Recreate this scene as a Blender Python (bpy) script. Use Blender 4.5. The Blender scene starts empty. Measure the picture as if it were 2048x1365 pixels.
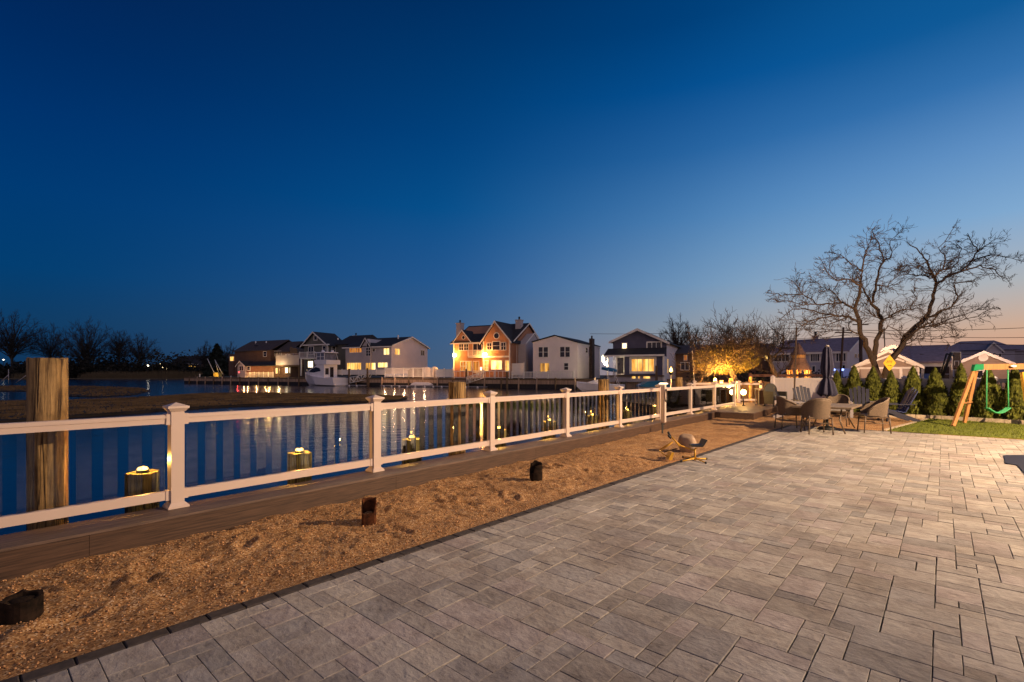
import bpy, bmesh, math, random
from mathutils import Vector, Matrix

# ---------------------------------------------------------------- camera, sky, light
scene = bpy.context.scene
COL = scene.collection
EYE, FPX, CX, HY = 1.5, 973.0, 1024.0, 749.5
cam_d = bpy.data.cameras.new("camera")
cam_d.sensor_width = 36.0
cam_d.lens = FPX / 2048 * 36
cam_d.shift_y = (HY - 682.5) / 2048
cam_d.clip_start, cam_d.clip_end = 0.05, 3000
cam = bpy.data.objects.new("camera", cam_d)
COL.objects.link(cam)
cam.location = (0, 0, EYE)
cam.rotation_euler = (math.radians(90), 0, 0)
scene.camera = cam
scene.view_settings.view_transform = 'Standard'
scene.view_settings.look = 'None'
scene.view_settings.exposure = 0.0
scene.view_settings.gamma = 1.0
scene.render.engine = 'CYCLES'
scene.cycles.use_denoising = True
scene.cycles.max_bounces = 8
scene.cycles.transparent_max_bounces = 24
scene.cycles.sample_clamp_indirect = 8.0
scene.cycles.caustics_reflective = False
scene.cycles.caustics_refractive = False

def lin(c):
    return tuple(((v / 255) / 12.92 if v / 255 <= 0.04045 else ((v / 255 + 0.055) / 1.055) ** 2.4) for v in c)

world = bpy.data.worlds.new("World")
scene.world = world
world.use_nodes = True
wn, wl = world.node_tree.nodes, world.node_tree.links
wn.clear()
def wnode(t, **k):
    n = wn.new(t)
    for a, b in k.items(): setattr(n, a, b)
    return n
tc = wnode('ShaderNodeTexCoord')
nrm = wnode('ShaderNodeVectorMath', operation='NORMALIZE'); wl.new(tc.outputs['Generated'], nrm.inputs[0])
sep = wnode('ShaderNodeSeparateXYZ'); wl.new(nrm.outputs[0], sep.inputs[0])
def ramp(stops):
    r = wnode('ShaderNodeValToRGB')
    r.color_ramp.interpolation = 'EASE' if False else 'LINEAR'
    el = r.color_ramp.elements
    el[0].position, el[0].color = stops[0][0], (*lin(stops[0][1]), 1)
    el[1].position, el[1].color = stops[-1][0], (*lin(stops[-1][1]), 1)
    for p, c in stops[1:-1]:
        e = el.new(p); e.color = (*lin(c), 1)
    wl.new(sep.outputs['Z'], r.inputs[0])
    return r
SKY_A = [(0.0, (14, 48, 82)), (0.0784, (14, 59, 99)), (0.1559, (2, 62, 113)), (0.2646, (0, 58, 115)), (0.3641, (0, 50, 108)), (0.4526, (0, 42, 96)), (0.5294, (2, 36, 86)), (1.0, (1, 19, 47))]
SKY_B = [(0.0, (78, 100, 128)), (0.0967, (61, 98, 140)), (0.1912, (40, 92, 148)), (0.3208, (8, 83, 143)), (0.4346, (2, 69, 129)), (0.5309, (0, 59, 114)), (0.6102, (0, 48, 99)), (1.0, (0, 26, 54))]
SKY_C = [(0.0, (192, 158, 148)), (0.0862, (158, 166, 172)), (0.171, (124, 161, 195)), (0.2888, (84, 136, 187)), (0.3949, (45, 106, 167)), (0.4873, (6, 83, 150)), (0.5658, (0, 66, 126)), (1.0, (0, 36, 69))]
SKY_D = [(0.0, (228, 156, 116)), (0.0677, (212, 172, 143)), (0.1349, (178, 181, 184)), (0.2303, (130, 171, 210)), (0.3195, (98, 146, 198)), (0.401, (52, 114, 175)), (0.474, (16, 91, 152)), (1.0, (8, 50, 83))]
rA, rB, rC, rD = ramp(SKY_A), ramp(SKY_B), ramp(SKY_C), ramp(SKY_D)
def wmath(op, a, b=None, clamp=False):
    n = wnode('ShaderNodeMath', operation=op, use_clamp=clamp)
    for i, v in enumerate((a, b)):
        if v is None: continue
        if isinstance(v, (int, float)): n.inputs[i].default_value = v
        else: wl.new(v, n.inputs[i])
    return n.outputs[0]
az = wmath('ARCTAN2', sep.outputs['X'], sep.outputs['Y'])          # 0 ahead, + to the right
def mrange(src, a, b, smooth=True):
    n = wnode('ShaderNodeMapRange'); n.interpolation_type = 'SMOOTHSTEP' if smooth else 'LINEAR'; n.clamp = True
    n.inputs['From Min'].default_value, n.inputs['From Max'].default_value = a, b
    wl.new(src, n.inputs['Value']); return n.outputs['Result']
def wmix(f, a, b):
    n = wnode('ShaderNodeMix', data_type='RGBA')
    wl.new(f, n.inputs['Factor']); wl.new(a, n.inputs['A']); wl.new(b, n.inputs['B']); return n.outputs['Result']
c1 = wmix(mrange(az, -0.85, 0.12), rA.outputs[0], rB.outputs[0])
c2 = wmix(mrange(az, -0.18, 0.62), c1, rC.outputs[0])
c2 = wmix(mrange(az, 0.28, 0.96), c2, rD.outputs[0])
# lilac glow added to the unseen twilight sky behind the camera as fill
back = wmath('MULTIPLY', mrange(wmath('MULTIPLY', sep.outputs['Y'], -1.0), 0.15, 0.95), mrange(sep.outputs['Z'], -0.05, 0.12))
fill_glow = wnode('ShaderNodeRGB'); fill_glow.outputs[0].default_value = (0.50, 0.38, 0.41, 1)
c3 = wmix(back, c2, fill_glow.outputs[0])
bg = wnode('ShaderNodeBackground'); wl.new(c3, bg.inputs['Color']); bg.inputs['Strength'].default_value = 1.0
wo = wnode('ShaderNodeOutputWorld'); wl.new(bg.outputs[0], wo.inputs['Surface'])

# the warm house flood that lights the patio, outside the frame on the right
fl = bpy.data.lights.new("patio_flood", 'SPOT'); fl.energy = 16500; fl.color = (1.0, 0.69, 0.42)
fl.shadow_soft_size = 0.10; fl.spot_size = math.radians(137); fl.spot_blend = 0.6
flo = bpy.data.objects.new("patio_flood", fl); COL.objects.link(flo)
flo.location = (14.2, 4.8, 6.2)
flo.rotation_euler = (Vector((7.0, 13.5, 0.0)) - Vector(flo.location)).to_track_quat('-Z', 'Y').to_euler()
# afterglow of the sun just below the horizon, far right
sl = bpy.data.lights.new("sun", 'SUN'); sl.energy = 0.12; sl.angle = math.radians(40); sl.color = (1.0, 0.62, 0.45)
slo = bpy.data.objects.new("sun", sl); COL.objects.link(slo)
slo.rotation_euler = (Vector((-0.93, -0.12, -0.22))).to_track_quat('-Z', 'Y').to_euler()

# ---------------------------------------------------------------- helpers
def XY(px, Y): return ((px - CX) / FPX * Y, Y)
def ZZ(py, Y): return EYE - (py - HY) / FPX * Y
def PT(px, py, Y): return Vector(((px - CX) / FPX * Y, Y, ZZ(py, Y)))
def GR(px, py, z=0.0):
    Y = FPX * (EYE - z) / (py - HY)
    return Vector(((px - CX) / FPX * Y, Y, z))

class MB:
    def __init__(self, M=None):
        self.v, self.f, self.s, self.M = [], [], [], M
        self.col = None
    def add(self, vs, fs, smooth=False):
        o = len(self.v)
        for p in vs:
            p = Vector(p)
            self.v.append(self.M @ p if self.M is not None else p)
        for f in fs:
            self.f.append(tuple(i + o for i in f)); self.s.append(smooth)
        return self
    def box(self, c, s, rz=0.0, R=None):
        if R is None: R = Matrix.Rotation(rz, 3, 'Z')
        hx, hy, hz = s[0] / 2, s[1] / 2, s[2] / 2
        c = Vector(c)
        vs = [c + R @ Vector((x * hx, y * hy, z * hz)) for z in (-1, 1) for y in (-1, 1) for x in (-1, 1)]
        return self.add(vs, [(0, 2, 3, 1), (4, 5, 7, 6), (0, 1, 5, 4), (2, 6, 7, 3), (0, 4, 6, 2), (1, 3, 7, 5)])
    def b2(self, x0, x1, y0, y1, z0, z1):
        return self.box(((x0 + x1) / 2, (y0 + y1) / 2, (z0 + z1) / 2), (abs(x1 - x0), abs(y1 - y0), abs(z1 - z0)))
    def cbox(self, x0, x1, y0, y1, z0, z1, ch):
        """box with its top edges chamfered"""
        pts = [(x0, y0), (x1, y0), (x1, y1), (x0, y1)]
        inn = [(x0 + ch, y0 + ch), (x1 - ch, y0 + ch), (x1 - ch, y1 - ch), (x0 + ch, y1 - ch)]
        vs = [(x, y, z0) for x, y in pts] + [(x, y, z1 - ch) for x, y in pts] + [(x, y, z1) for x, y in inn]
        fs = [(3, 2, 1, 0), (8, 9, 10, 11)]
        for i in range(4):
            j = (i + 1) % 4
            fs += [(i, j, j + 4, i + 4), (i + 4, j + 4, j + 8, i + 8)]
        return self.add(vs, fs)
    def prism(self, poly, axis, a0, a1):
        n = len(poly)
        def mk(p, a):
            return (a, p[0], p[1]) if axis == 'x' else (p[0], a, p[1]) if axis == 'y' else (p[0], p[1], a)
        vs = [mk(p, a0) for p in poly] + [mk(p, a1) for p in poly]
        fs = [tuple(range(n)), tuple(range(2 * n - 1, n - 1, -1))]
        for i in range(n):
            j = (i + 1) % n
            fs.append((i, i + n, j + n, j))
        return self.add(vs, fs)
    def tube(self, pts, rad, n=8, caps=True, smooth=True):
        pts = [Vector(p) for p in pts]
        if isinstance(rad, (int, float)): rad = [rad] * len(pts)
        vs, fs = [], []
        ref = None
        for i, p in enumerate(pts):
            a = pts[max(0, i - 1)]; b = pts[min(len(pts) - 1, i + 1)]
            t = (b - a)
            if t.length < 1e-9: t = Vector((0, 0, 1))
            t.normalize()
            if ref is None:
                ref = Vector((0, 0, 1)) if abs(t.z) < 0.9 else Vector((1, 0, 0))
            x = t.cross(ref)
            if x.length < 1e-6: x = t.cross(Vector((0, 1, 0)))
            x.normalize(); y = t.cross(x); ref = x.cross(t)
            for k in range(n):
                an = 2 * math.pi * k / n
                vs.append(p + (x * math.cos(an) + y * math.sin(an)) * rad[i])
        for i in range(len(pts) - 1):
            for k in range(n):
                k2 = (k + 1) % n
                fs.append((i * n + k, i * n + k2, (i + 1) * n + k2, (i + 1) * n + k))
        if caps:
            fs.append(tuple(range(n - 1, -1, -1)))
            m = (len(pts) - 1) * n
            fs.append(tuple(range(m, m + n)))
        return self.add(vs, fs, smooth)
    def cyl(self, p0, p1, r0, r1=None, n=12, smooth=True):
        return self.tube([p0, p1], [r0, r0 if r1 is None else r1], n, True, smooth)
    def lathe(self, prof, n=16, c=(0, 0, 0), smooth=True):
        vs, fs = [], []
        for r, z in prof:
            for k in range(n):
                a = 2 * math.pi * k / n
                vs.append((c[0] + r * math.cos(a), c[1] + r * math.sin(a), c[2] + z))
        for i in range(len(prof) - 1):
            for k in range(n):
                k2 = (k + 1) % n
                fs.append((i * n + k, i * n + k2, (i + 1) * n + k2, (i + 1) * n + k))
        fs.append(tuple(range(n - 1, -1, -1))); m = (len(prof) - 1) * n
        fs.append(tuple(range(m, m + n)))
        return self.add(vs, fs, smooth)
    def quad(self, a, b, c, d): return self.add([a, b, c, d], [(0, 1, 2, 3)])

def mesh(name, mb, mat):
    me = bpy.data.meshes.new(name)
    me.from_pydata([tuple(v) for v in mb.v], [], mb.f)
    me.polygons.foreach_set('use_smooth', mb.s)
    if mat: me.materials.append(mat)
    me.validate(); me.update()
    return me
def tag(o, label=None, cat=None, group=None, kind=None):
    if label: o['label'] = label
    if cat: o['category'] = cat
    if group: o['group'] = group
    if kind: o['kind'] = kind
    return o
def thing(name, label, cat, loc=(0, 0, 0), rz=0.0, group=None):
    o = bpy.data.objects.new(name, None); COL.objects.link(o)
    o.location = loc; o.rotation_euler = (0, 0, rz); o.empty_display_size = 0.2
    return tag(o, label, cat, group)
def part(name, mb, mat, parent=None, label=None, loc=None, rz=None):
    o = bpy.data.objects.new(name, mesh(name, mb, mat)); COL.objects.link(o)
    if parent: o.parent = parent
    if loc is not None: o.location = loc
    if rz is not None: o.rotation_euler = (0, 0, rz)
    if label: o['label'] = label
    return o
def solo(name, mb, mat, label, cat, group=None, loc=None, rz=None):
    return tag(part(name, mb, mat, None, None, loc, rz), label, cat, group)
def struct(name, mb, mat, loc=None, rz=None):
    return tag(part(name, mb, mat, None, None, loc, rz), kind='structure')
def stuff(name, mb, mat, label, cat):
    return tag(part(name, mb, mat), label, cat, kind='stuff')
def dup(o, parent=None):
    c = o.copy(); COL.objects.link(c)
    if parent: c.parent = parent
    for ch in list(o.children): dup(ch, c)
    return c
def point_light(parent, loc, energy, color=(1, 0.62, 0.25), r=0.03, name="bulb_light"):
    l = bpy.data.lights.new(name, 'POINT'); l.energy = energy; l.color = color; l.shadow_soft_size = r
    o = bpy.data.objects.new(name, l); COL.objects.link(o); o.parent = parent; o.location = loc
    return o

# ---------------------------------------------------------------- materials
def newmat(name):
    m = bpy.data.materials.new(name); m.use_nodes = True
    nt = m.node_tree; nt.nodes.clear()
    out = nt.nodes.new('ShaderNodeOutputMaterial')
    return m, nt, out
def N(nt, t, **k):
    n = nt.nodes.new(t)
    for a, b in k.items(): setattr(n, a, b)
    return n
def coords(nt, scale=(1, 1, 1), kind='Object'):
    t = N(nt, 'ShaderNodeTexCoord'); mp = N(nt, 'ShaderNodeMapping')
    mp.inputs['Scale'].default_value = scale
    nt.links.new(t.outputs[kind], mp.inputs['Vector'])
    return mp.outputs['Vector']
def cramp(nt, src, stops):
    r = N(nt, 'ShaderNodeValToRGB'); el = r.color_ramp.elements
    el[0].position, el[0].color = stops[0][0], (*stops[0][1], 1)
    el[1].position, el[1].color = stops[-1][0], (*stops[-1][1], 1)
    for p, c in stops[1:-1]:
        e = el.new(p); e.color = (*c, 1)
    nt.links.new(src, r.inputs[0]); return r.outputs[0]
def noise(nt, vec, scale=5, detail=5, rough=0.6):
    n = N(nt, 'ShaderNodeTexNoise'); n.inputs['Scale'].default_value = scale
    n.inputs['Detail'].default_value = detail; n.inputs['Roughness'].default_value = rough
    nt.links.new(vec, n.inputs['Vector']); return n.outputs['Fac']
def bump(nt, src, strength, dist):
    b = N(nt, 'ShaderNodeBump'); b.inputs['Strength'].default_value = strength; b.inputs['Distance'].default_value = dist
    nt.links.new(src, b.inputs['Height']); return b.outputs['Normal']
def M(name, col, rough=0.6, var=0.2, scale=4.0, stretch=(1, 1, 1), bmp=0.0, bdist=0.01, metal=0.0, col2=None, siding=0.0, spec=0.4):
    m, nt, out = newmat(name)
    p = N(nt, 'ShaderNodeBsdfPrincipled'); nt.links.new(p.outputs[0], out.inputs[0])
    p.inputs['Roughness'].default_value = rough; p.inputs['Metallic'].default_value = metal
    p.inputs['Specular IOR Level'].default_value = spec
    v = coords(nt, stretch); n = noise(nt, v, scale)
    lo = tuple(c * (1 - var) for c in col) if col2 is None else col2
    hi = tuple(min(1, c * (1 + var)) for c in col)
    nt.links.new(cramp(nt, n, [(0.3, lo), (0.7, hi)]), p.inputs['Base Color'])
    if siding:
        v2 = coords(nt); sx = N(nt, 'ShaderNodeSeparateXYZ'); nt.links.new(v2, sx.inputs[0])
        d = N(nt, 'ShaderNodeMath', operation='DIVIDE'); nt.links.new(sx.outputs['Z'], d.inputs[0]); d.inputs[1].default_value = siding
        fr = N(nt, 'ShaderNodeMath', operation='FRACT'); nt.links.new(d.outputs[0], fr.inputs[0])
        nt.links.new(bump(nt, fr.outputs[0], 0.8, 0.05), p.inputs['Normal'])
    elif bmp:
        nt.links.new(bump(nt, n, bmp, bdist), p.inputs['Normal'])
    return m
def MGLOW(name, lo, hi, strength, scale=1.5, stretch=(1, 1, 0.4)):
    """a lit window: curtains and lamps seen through the pane"""
    m, nt, out = newmat(name)
    v = coords(nt, stretch); n = noise(nt, v, scale, 3, 0.55)
    c = cramp(nt, n, [(0.34, lo), (0.62, hi)])
    e = N(nt, 'ShaderNodeEmission'); nt.links.new(c, e.inputs[0]); e.inputs[1].default_value = strength
    g = N(nt, 'ShaderNodeBsdfGlossy'); g.inputs['Roughness'].default_value = 0.1; g.inputs['Color'].default_value = (0.05, 0.05, 0.05, 1)
    a = N(nt, 'ShaderNodeAddShader'); nt.links.new(e.outputs[0], a.inputs[0]); nt.links.new(g.outputs[0], a.inputs[1])
    nt.links.new(a.outputs[0], out.inputs[0]); return m
def MEMIT(name, col, strength):
    m, nt, out = newmat(name)
    e = N(nt, 'ShaderNodeEmission'); e.inputs[0].default_value = (*col, 1); e.inputs[1].default_value = strength
    nt.links.new(e.outputs[0], out.inputs[0]); return m
# ---------------------------------------------------------------- near setting: water, ground, gravel, patio
import numpy as np
rng = random.Random(7)
WZ = -0.5
A_ANG = math.atan2(0.7483, 0.6634)
E0 = Vector((-2.472, 2.414, 0))
def LW(x, y, z=0.0):            # patio frame (x along the edge, y towards the canal) -> world
    return Vector((E0.x + x * 0.6634 - y * 0.7483, E0.y + x * 0.7483 + y * 0.6634, z))
PM = Matrix.Translation(E0) @ Matrix.Rotation(A_ANG, 4, 'Z')

# water
m_water, nt, out = newmat("water")
p = N(nt, 'ShaderNodeBsdfPrincipled'); nt.links.new(p.outputs[0], out.inputs[0])
p.inputs['Base Color'].default_value = (0.002, 0.011, 0.034, 1); p.inputs['Roughness'].default_value = 0.135
p.inputs['IOR'].default_value = 1.38
v = coords(nt, (1, 1, 1)); n1 = noise(nt, v, 2.2, 4, 0.55); v2 = coords(nt, (0.6, 0.6, 1)); n2 = noise(nt, v2, 0.35, 2, 0.5)
ad = N(nt, 'ShaderNodeMath', operation='ADD'); nt.links.new(n1, ad.inputs[0])
mu = N(nt, 'ShaderNodeMath', operation='MULTIPLY'); nt.links.new(n2, mu.inputs[0]); mu.inputs[1].default_value = 2.0
nt.links.new(mu.outputs[0], ad.inputs[1])
nt.links.new(bump(nt, ad.outputs[0], 0.24, 0.05), p.inputs['Normal'])
mb = MB(); mb.quad((-900, -120, WZ), (900, -120, WZ), (900, 1500, WZ), (-900, 1500, WZ))
struct('water', mb, m_water)

m_soil = M('soil', (0.10, 0.085, 0.055), 0.95, 0.4, 3, bmp=0.5, bdist=0.03)
m_wood_dark = M('bulkhead_timber', (0.13, 0.085, 0.05), 0.9, 0.5, 5, (6, 6, 0.5), 0.6, 0.02)
# ground on this side of the canal
RD = Vector((0.6333, 0.7738, 0)); RN = Vector((-0.7738, 0.6333, 0)); P0 = Vector((-3.252, 4.709, 0.22))
def RL(t, off=0.0, z=0.22):
    q = P0 + RD * t + RN * off; return Vector((q.x, q.y, z))
g0 = RL(-14, 0.12, -0.09); g1 = RL(19.6, 0.12, -0.09)
poly = [g0, g1, Vector((7.9, 21.6, 0)), Vector((7.6, 24, 0)), Vector((6.5, 30, 0)), Vector((9.5, 42, 0)), Vector((15.5, 52, 0)), Vector((29, 60, 0)), Vector((60, 150, 0)), Vector((900, 400, 0)), Vector((900, -120, 0)), Vector((-20, -120, 0))]
mb = MB(); mb.prism([(q.x, q.y) for q in poly][::-1], 'z', -1.6, -0.1)
struct('ground', mb, m_soil)

# gravel
m_gravel, nt, out = newmat("gravel")
p = N(nt, 'ShaderNodeBsdfPrincipled'); nt.links.new(p.outputs[0], out.inputs[0]); p.inputs['Roughness'].default_value = 0.85
p.inputs['Specular IOR Level'].default_value = 0.25
v = coords(nt)
vo = N(nt, 'ShaderNodeTexVoronoi'); vo.inputs['Scale'].default_value = 105; nt.links.new(v, vo.inputs['Vector'])
hs = N(nt, 'ShaderNodeSeparateXYZ'); nt.links.new(vo.outputs['Color'], hs.inputs[0])
cc = cramp(nt, hs.outputs['X'], [(0.0, (0.08, 0.032, 0.014)), (0.25, (0.28, 0.137, 0.050)), (0.6, (0.42, 0.222, 0.084)), (0.88, (0.55, 0.335, 0.145)), (1.0, (0.74, 0.54, 0.34))])
nl = noise(nt, v, 1.6, 4, 0.6)
dk = N(nt, 'ShaderNodeMix', data_type='RGBA', blend_type='MULTIPLY'); dk.inputs['Factor'].default_value = 1.0
nt.links.new(cc, dk.inputs['A']); nt.links.new(cramp(nt, nl, [(0.3, (0.62, 0.58, 0.55)), (0.62, (1, 1, 1))]), dk.inputs['B'])
nt.links.new(dk.outputs['Result'], p.inputs['Base Color'])
nt.links.new(bump(nt, vo.outputs['Distance'], -1.0, 0.012), p.inputs['Normal'])
def ydeck(x): return 1.7256 + 0.03815 * x
R_ = np.random.RandomState(3)
def grid_mesh(name, X, Y, Z, mat):
    nx, ny = X.shape
    vs = np.stack([X.ravel(), Y.ravel(), Z.ravel()], 1)
    idx = np.arange(nx * ny).reshape(nx, ny)
    f = np.stack([idx[:-1, :-1].ravel(), idx[1:, :-1].ravel(), idx[1:, 1:].ravel(), idx[:-1, 1:].ravel()], 1)
    me = bpy.data.meshes.new(name); me.from_pydata(vs.tolist(), [], f.tolist())
    me.polygons.foreach_set('use_smooth', [True] * len(f)); me.materials.append(mat)
    o = bpy.data.objects.new(name, me); COL.objects.link(o); o.matrix_world = PM.copy(); return o
def vnoise(X, Y, s, seed):
    r = np.random.RandomState(seed); T = r.rand(64, 64)
    u, w = X / s, Y / s; i, j = np.floor(u).astype(int), np.floor(w).astype(int); fu, fw = u - i, w - j
    fu, fw = fu * fu * (3 - 2 * fu), fw * fw * (3 - 2 * fw)
    g = lambda a, b: T[a % 64, b % 64]
    return (g(i, j) * (1 - fu) + g(i + 1, j) * fu) * (1 - fw) + (g(i, j + 1) * (1 - fu) + g(i + 1, j + 1) * fu) * fw
nx, ny = 760, 72
xs = np.concatenate([np.linspace(-3, 8, 520), np.linspace(8, 22.6, nx - 519)[1:]])
X = np.repeat(xs[:, None], ny, 1); W = np.linspace(0, 1, ny)[None, :]
Y = 0.0 + W * (ydeck(X) + 0.03)
Z = 0.03 * (vnoise(X, Y, 0.5, 1) - 0.5) + 0.035 * (vnoise(X, Y, 0.22, 2) - 0.5) * np.clip(1.3 - X / 9, 0.25, 1) + 0.022 * (vnoise(X, Y, 0.07, 5) - 0.5) + 0.012 * (vnoise(X, Y, 0.033, 6) - 0.5)
for k in range(46):                                             # footprints trodden into the gravel near the house
    fx, fy = R_.uniform(-1.5, 6.5), R_.uniform(0.35, 1.55); an = R_.uniform(0, 3.1)
    dx, dy = X - fx, Y - fy; u = dx * math.cos(an) + dy * math.sin(an); w_ = -dx * math.sin(an) + dy * math.cos(an)
    d2 = (u / 0.15) ** 2 + (w_ / 0.065) ** 2
    Z += R_.uniform(0.3, 0.9) * (-0.045 * np.exp(-d2) + 0.028 * np.exp(-(np.sqrt(d2) - 1.5) ** 2 / 0.2))
edge = np.clip(Y / 0.25, 0, 1); Z = Z * edge + 0.004 * edge + 0.0
def gz(x, y):
    i = int(np.argmin(np.abs(xs - x))); j = int(np.argmin(np.abs(Y[i] - y))); return float(Z[i, j])
tag(grid_mesh('gravel', X, Y, Z, m_gravel), 'orange tan pea gravel strip trodden between the deck and the grey patio', 'gravel', kind='stuff')
xs2 = np.linspace(15.9, 23.2, 60); ys2 = np.linspace(-9, 0.02, 70)
X2, Y2 = np.meshgrid(xs2, ys2, indexing='ij'); Z2 = 0.02 * (vnoise(X2, Y2, 0.4, 9) - 0.5)
Z2[:2, :] = -0.03
struct('gravel_bed', MB(), m_gravel) if False else tag(grid_mesh('gravel_bed', X2, Y2, Z2, m_gravel), kind='structure')
# loose pebbles on top of the strip
mb = MB()
for k in range(5200):
    x = rng.uniform(-1.2, 4.5) if rng.random() < 0.75 else rng.uniform(4.5, 9); y = rng.uniform(0.02, ydeck(x) - 0.02)
    z = gz(x, y); s = rng.uniform(0.004, 0.0085) * (1.5 if rng.random() < 0.05 else 1)
    R3 = Matrix.Rotation(rng.uniform(0, 6.28), 3, Vector((rng.random(), rng.random(), rng.random() + 0.1)).normalized())
    c = LW(x, y, z + s * 0.5)
    vs = [c + R3 @ Vector(q) * s for q in ((1.3, 0, 0), (-1.2, 0.1, 0), (0, 1, 0), (0.1, -1, 0), (0, 0, 0.8), (0, 0, -0.8))]
    mb.add(vs, [(0, 2, 4), (2, 1, 4), (1, 3, 4), (3, 0, 4), (2, 0, 5), (1, 2, 5), (3, 1, 5), (0, 3, 5)], True)
m_peb = M('pebble', (0.52, 0.29, 0.13), 0.8, 0.5, 30, col2=(0.22, 0.10, 0.04))
stuff('loose_pebbles', mb, m_peb, 'loose tan pebbles lying on the gravel strip beside the patio edge', 'pebbles')

# patio pavers: one sheet of stones laid in an ashlar pattern
m_pav, nt, out = newmat("paver_stone")
p = N(nt, 'ShaderNodeBsdfPrincipled'); nt.links.new(p.outputs[0], out.inputs[0]); p.inputs['Roughness'].default_value = 0.72
p.inputs['Specular IOR Level'].default_value = 0.3
at = N(nt, 'ShaderNodeAttribute'); at.attribute_name = 'stone'
ofs = N(nt, 'ShaderNodeAttribute'); ofs.attribute_name = 'shift'
t = N(nt, 'ShaderNodeTexCoord'); va = N(nt, 'ShaderNodeVectorMath', operation='ADD')
nt.links.new(t.outputs['Object'], va.inputs[0]); nt.links.new(ofs.outputs['Vector'], va.inputs[1])
mp = N(nt, 'ShaderNodeMapping'); mp.inputs['Scale'].default_value = (1.0, 0.62, 1); nt.links.new(va.outputs[0], mp.inputs['Vector'])
nA = noise(nt, mp.outputs[0], 17, 8, 0.7); nB = noise(nt, va.outputs[0], 5, 4, 0.6)
vein = noise(nt, mp.outputs[0], 26, 3, 0.5)
mx = N(nt, 'ShaderNodeMix', data_type='RGBA', blend_type='MULTIPLY'); mx.inputs['Factor'].default_value = 1.0
nt.links.new(at.outputs['Color'], mx.inputs['A'])
nt.links.new(cramp(nt, nA, [(0.26, (0.45, 0.42, 0.40)), (0.42, (0.88, 0.87, 0.86)), (0.6, (1.02, 1.01, 1.0)), (0.75, (1.22, 1.2, 1.18))]), mx.inputs['B'])
mx2 = N(nt, 'ShaderNodeMix', data_type='RGBA', blend_type='MULTIPLY'); mx2.inputs['Factor'].default_value = 1.0
nt.links.new(mx.outputs['Result'], mx2.inputs['A']); nt.links.new(cramp(nt, nB, [(0.3, (0.80, 0.76, 0.74)), (0.65, (1.06, 1.05, 1.04))]), mx2.inputs['B'])
st_ = noise(nt, t.outputs['Object'], 0.9, 5, 0.65); mx3 = N(nt, 'ShaderNodeMix', data_type='RGBA', blend_type='MULTIPLY'); mx3.inputs['Factor'].default_value = 1.0
nt.links.new(mx2.outputs['Result'], mx3.inputs['A']); nt.links.new(cramp(nt, st_, [(0.34, (0.74, 0.70, 0.68)), (0.55, (1, 1, 1))]), mx3.inputs['B'])
nt.links.new(mx3.outputs['Result'], p.inputs['Base Color'])
b1 = N(nt, 'ShaderNodeMath', operation='ADD'); nt.links.new(nA, b1.inputs[0]); nt.links.new(vein, b1.inputs[1])
nt.links.new(bump(nt, b1.outputs[0], 0.9, 0.009), p.inputs['Normal'])
MOD = 0.118; NXc, NYc = 170, 80; X0p = -4.06
grid = np.zeros((NXc, NYc), bool)
shapes = [((2, 2), 3.0), ((2, 3), 2.4), ((1, 3), 1.0), ((1, 2), 2.8), ((1, 1), 0.9), ((2, 1), 1.2), ((3, 2), 0.9)]
mb = MB(); cols, shf = [], []
for i in range(NXc):
    for j in range(NYc):
        if grid[i, j]: continue
        opts = []
        for (a, b), w in shapes:
            if i + a <= NXc and j + b <= NYc and not grid[i:i + a, j:j + b].any(): opts.append(((a, b), w))
        (a, b) = rng.choices([o[0] for o in opts], [o[1] for o in opts])[0]
        grid[i:i + a, j:j + b] = True
        gx = rng.choice((0.0012, 0.0015, 0.002))
        gy = rng.choice((0.0015, 0.002, 0.002, 0.0025, 0.003, 0.0045))
        x0, x1 = X0p + i * MOD + gx, X0p + (i + a) * MOD - gx
        y1, y0 = -0.105 - j * MOD - gy, -0.105 - (j + b) * MOD + gy
        z = rng.uniform(-0.0025, 0.0015)
        nf = len(mb.f)
        mb.cbox(x0, x1, y0, y1, -0.04, z, rng.uniform(0.0012, 0.0028))
        base = rng.uniform(0.33, 0.47); tone = rng.random()
        if tone < 0.16: c = (base * 0.97, base * 0.88, base * 0.83)
        elif tone < 0.32: c = (base * 0.80, base * 0.77, base * 0.73)
        elif tone < 0.5: c = (base, base * 0.93, base * 0.82)
        else: c = (base, base * 0.94, base * 0.855)
        sv = (rng.uniform(0, 40), rng.uniform(0, 40), rng.uniform(0, 9))
        for _ in range(len(mb.f) - nf): cols.append((*c, 1)); shf.append(sv)
pat = part('patio', mb, m_pav); tag(pat, kind='structure'); pat.matrix_world = PM.copy()
ca = pat.data.attributes.new('stone', 'FLOAT_COLOR', 'FACE'); ca.data.foreach_set('color', [q for c in cols for q in c])
sa = pat.data.attributes.new('shift', 'FLOAT_VECTOR', 'FACE'); sa.data.foreach_set('vector', [q for c in shf for q in c])
m_joint = M('joint_sand', (0.075, 0.060, 0.047), 0.95, 0.3, 20)
mb = MB(PM); mb.b2(-4.1, 16.02, -9.6, 0.0, -0.09, -0.014)
struct('patio_bedding', mb, m_joint)
m_char = M('charcoal_brick', (0.050, 0.040, 0.036), 0.8, 0.4, 18, bmp=0.4, bdist=0.006)
mb = MB(PM)
x = -4.06
while x < 15.95:
    z = rng.uniform(0.0, 0.006); mb.cbox(x + 0.003, x + 0.201, -0.101, -0.002 + rng.uniform(-0.003, 0.004), -0.05, z, 0.006); x += 0.204
y = -0.1
while y > -3.3:
    mb.cbox(15.97, 16.07, y - 0.201, y - 0.003, -0.05, 0.004, 0.006); y -= 0.204
struct('patio_border', mb, m_char)

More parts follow.
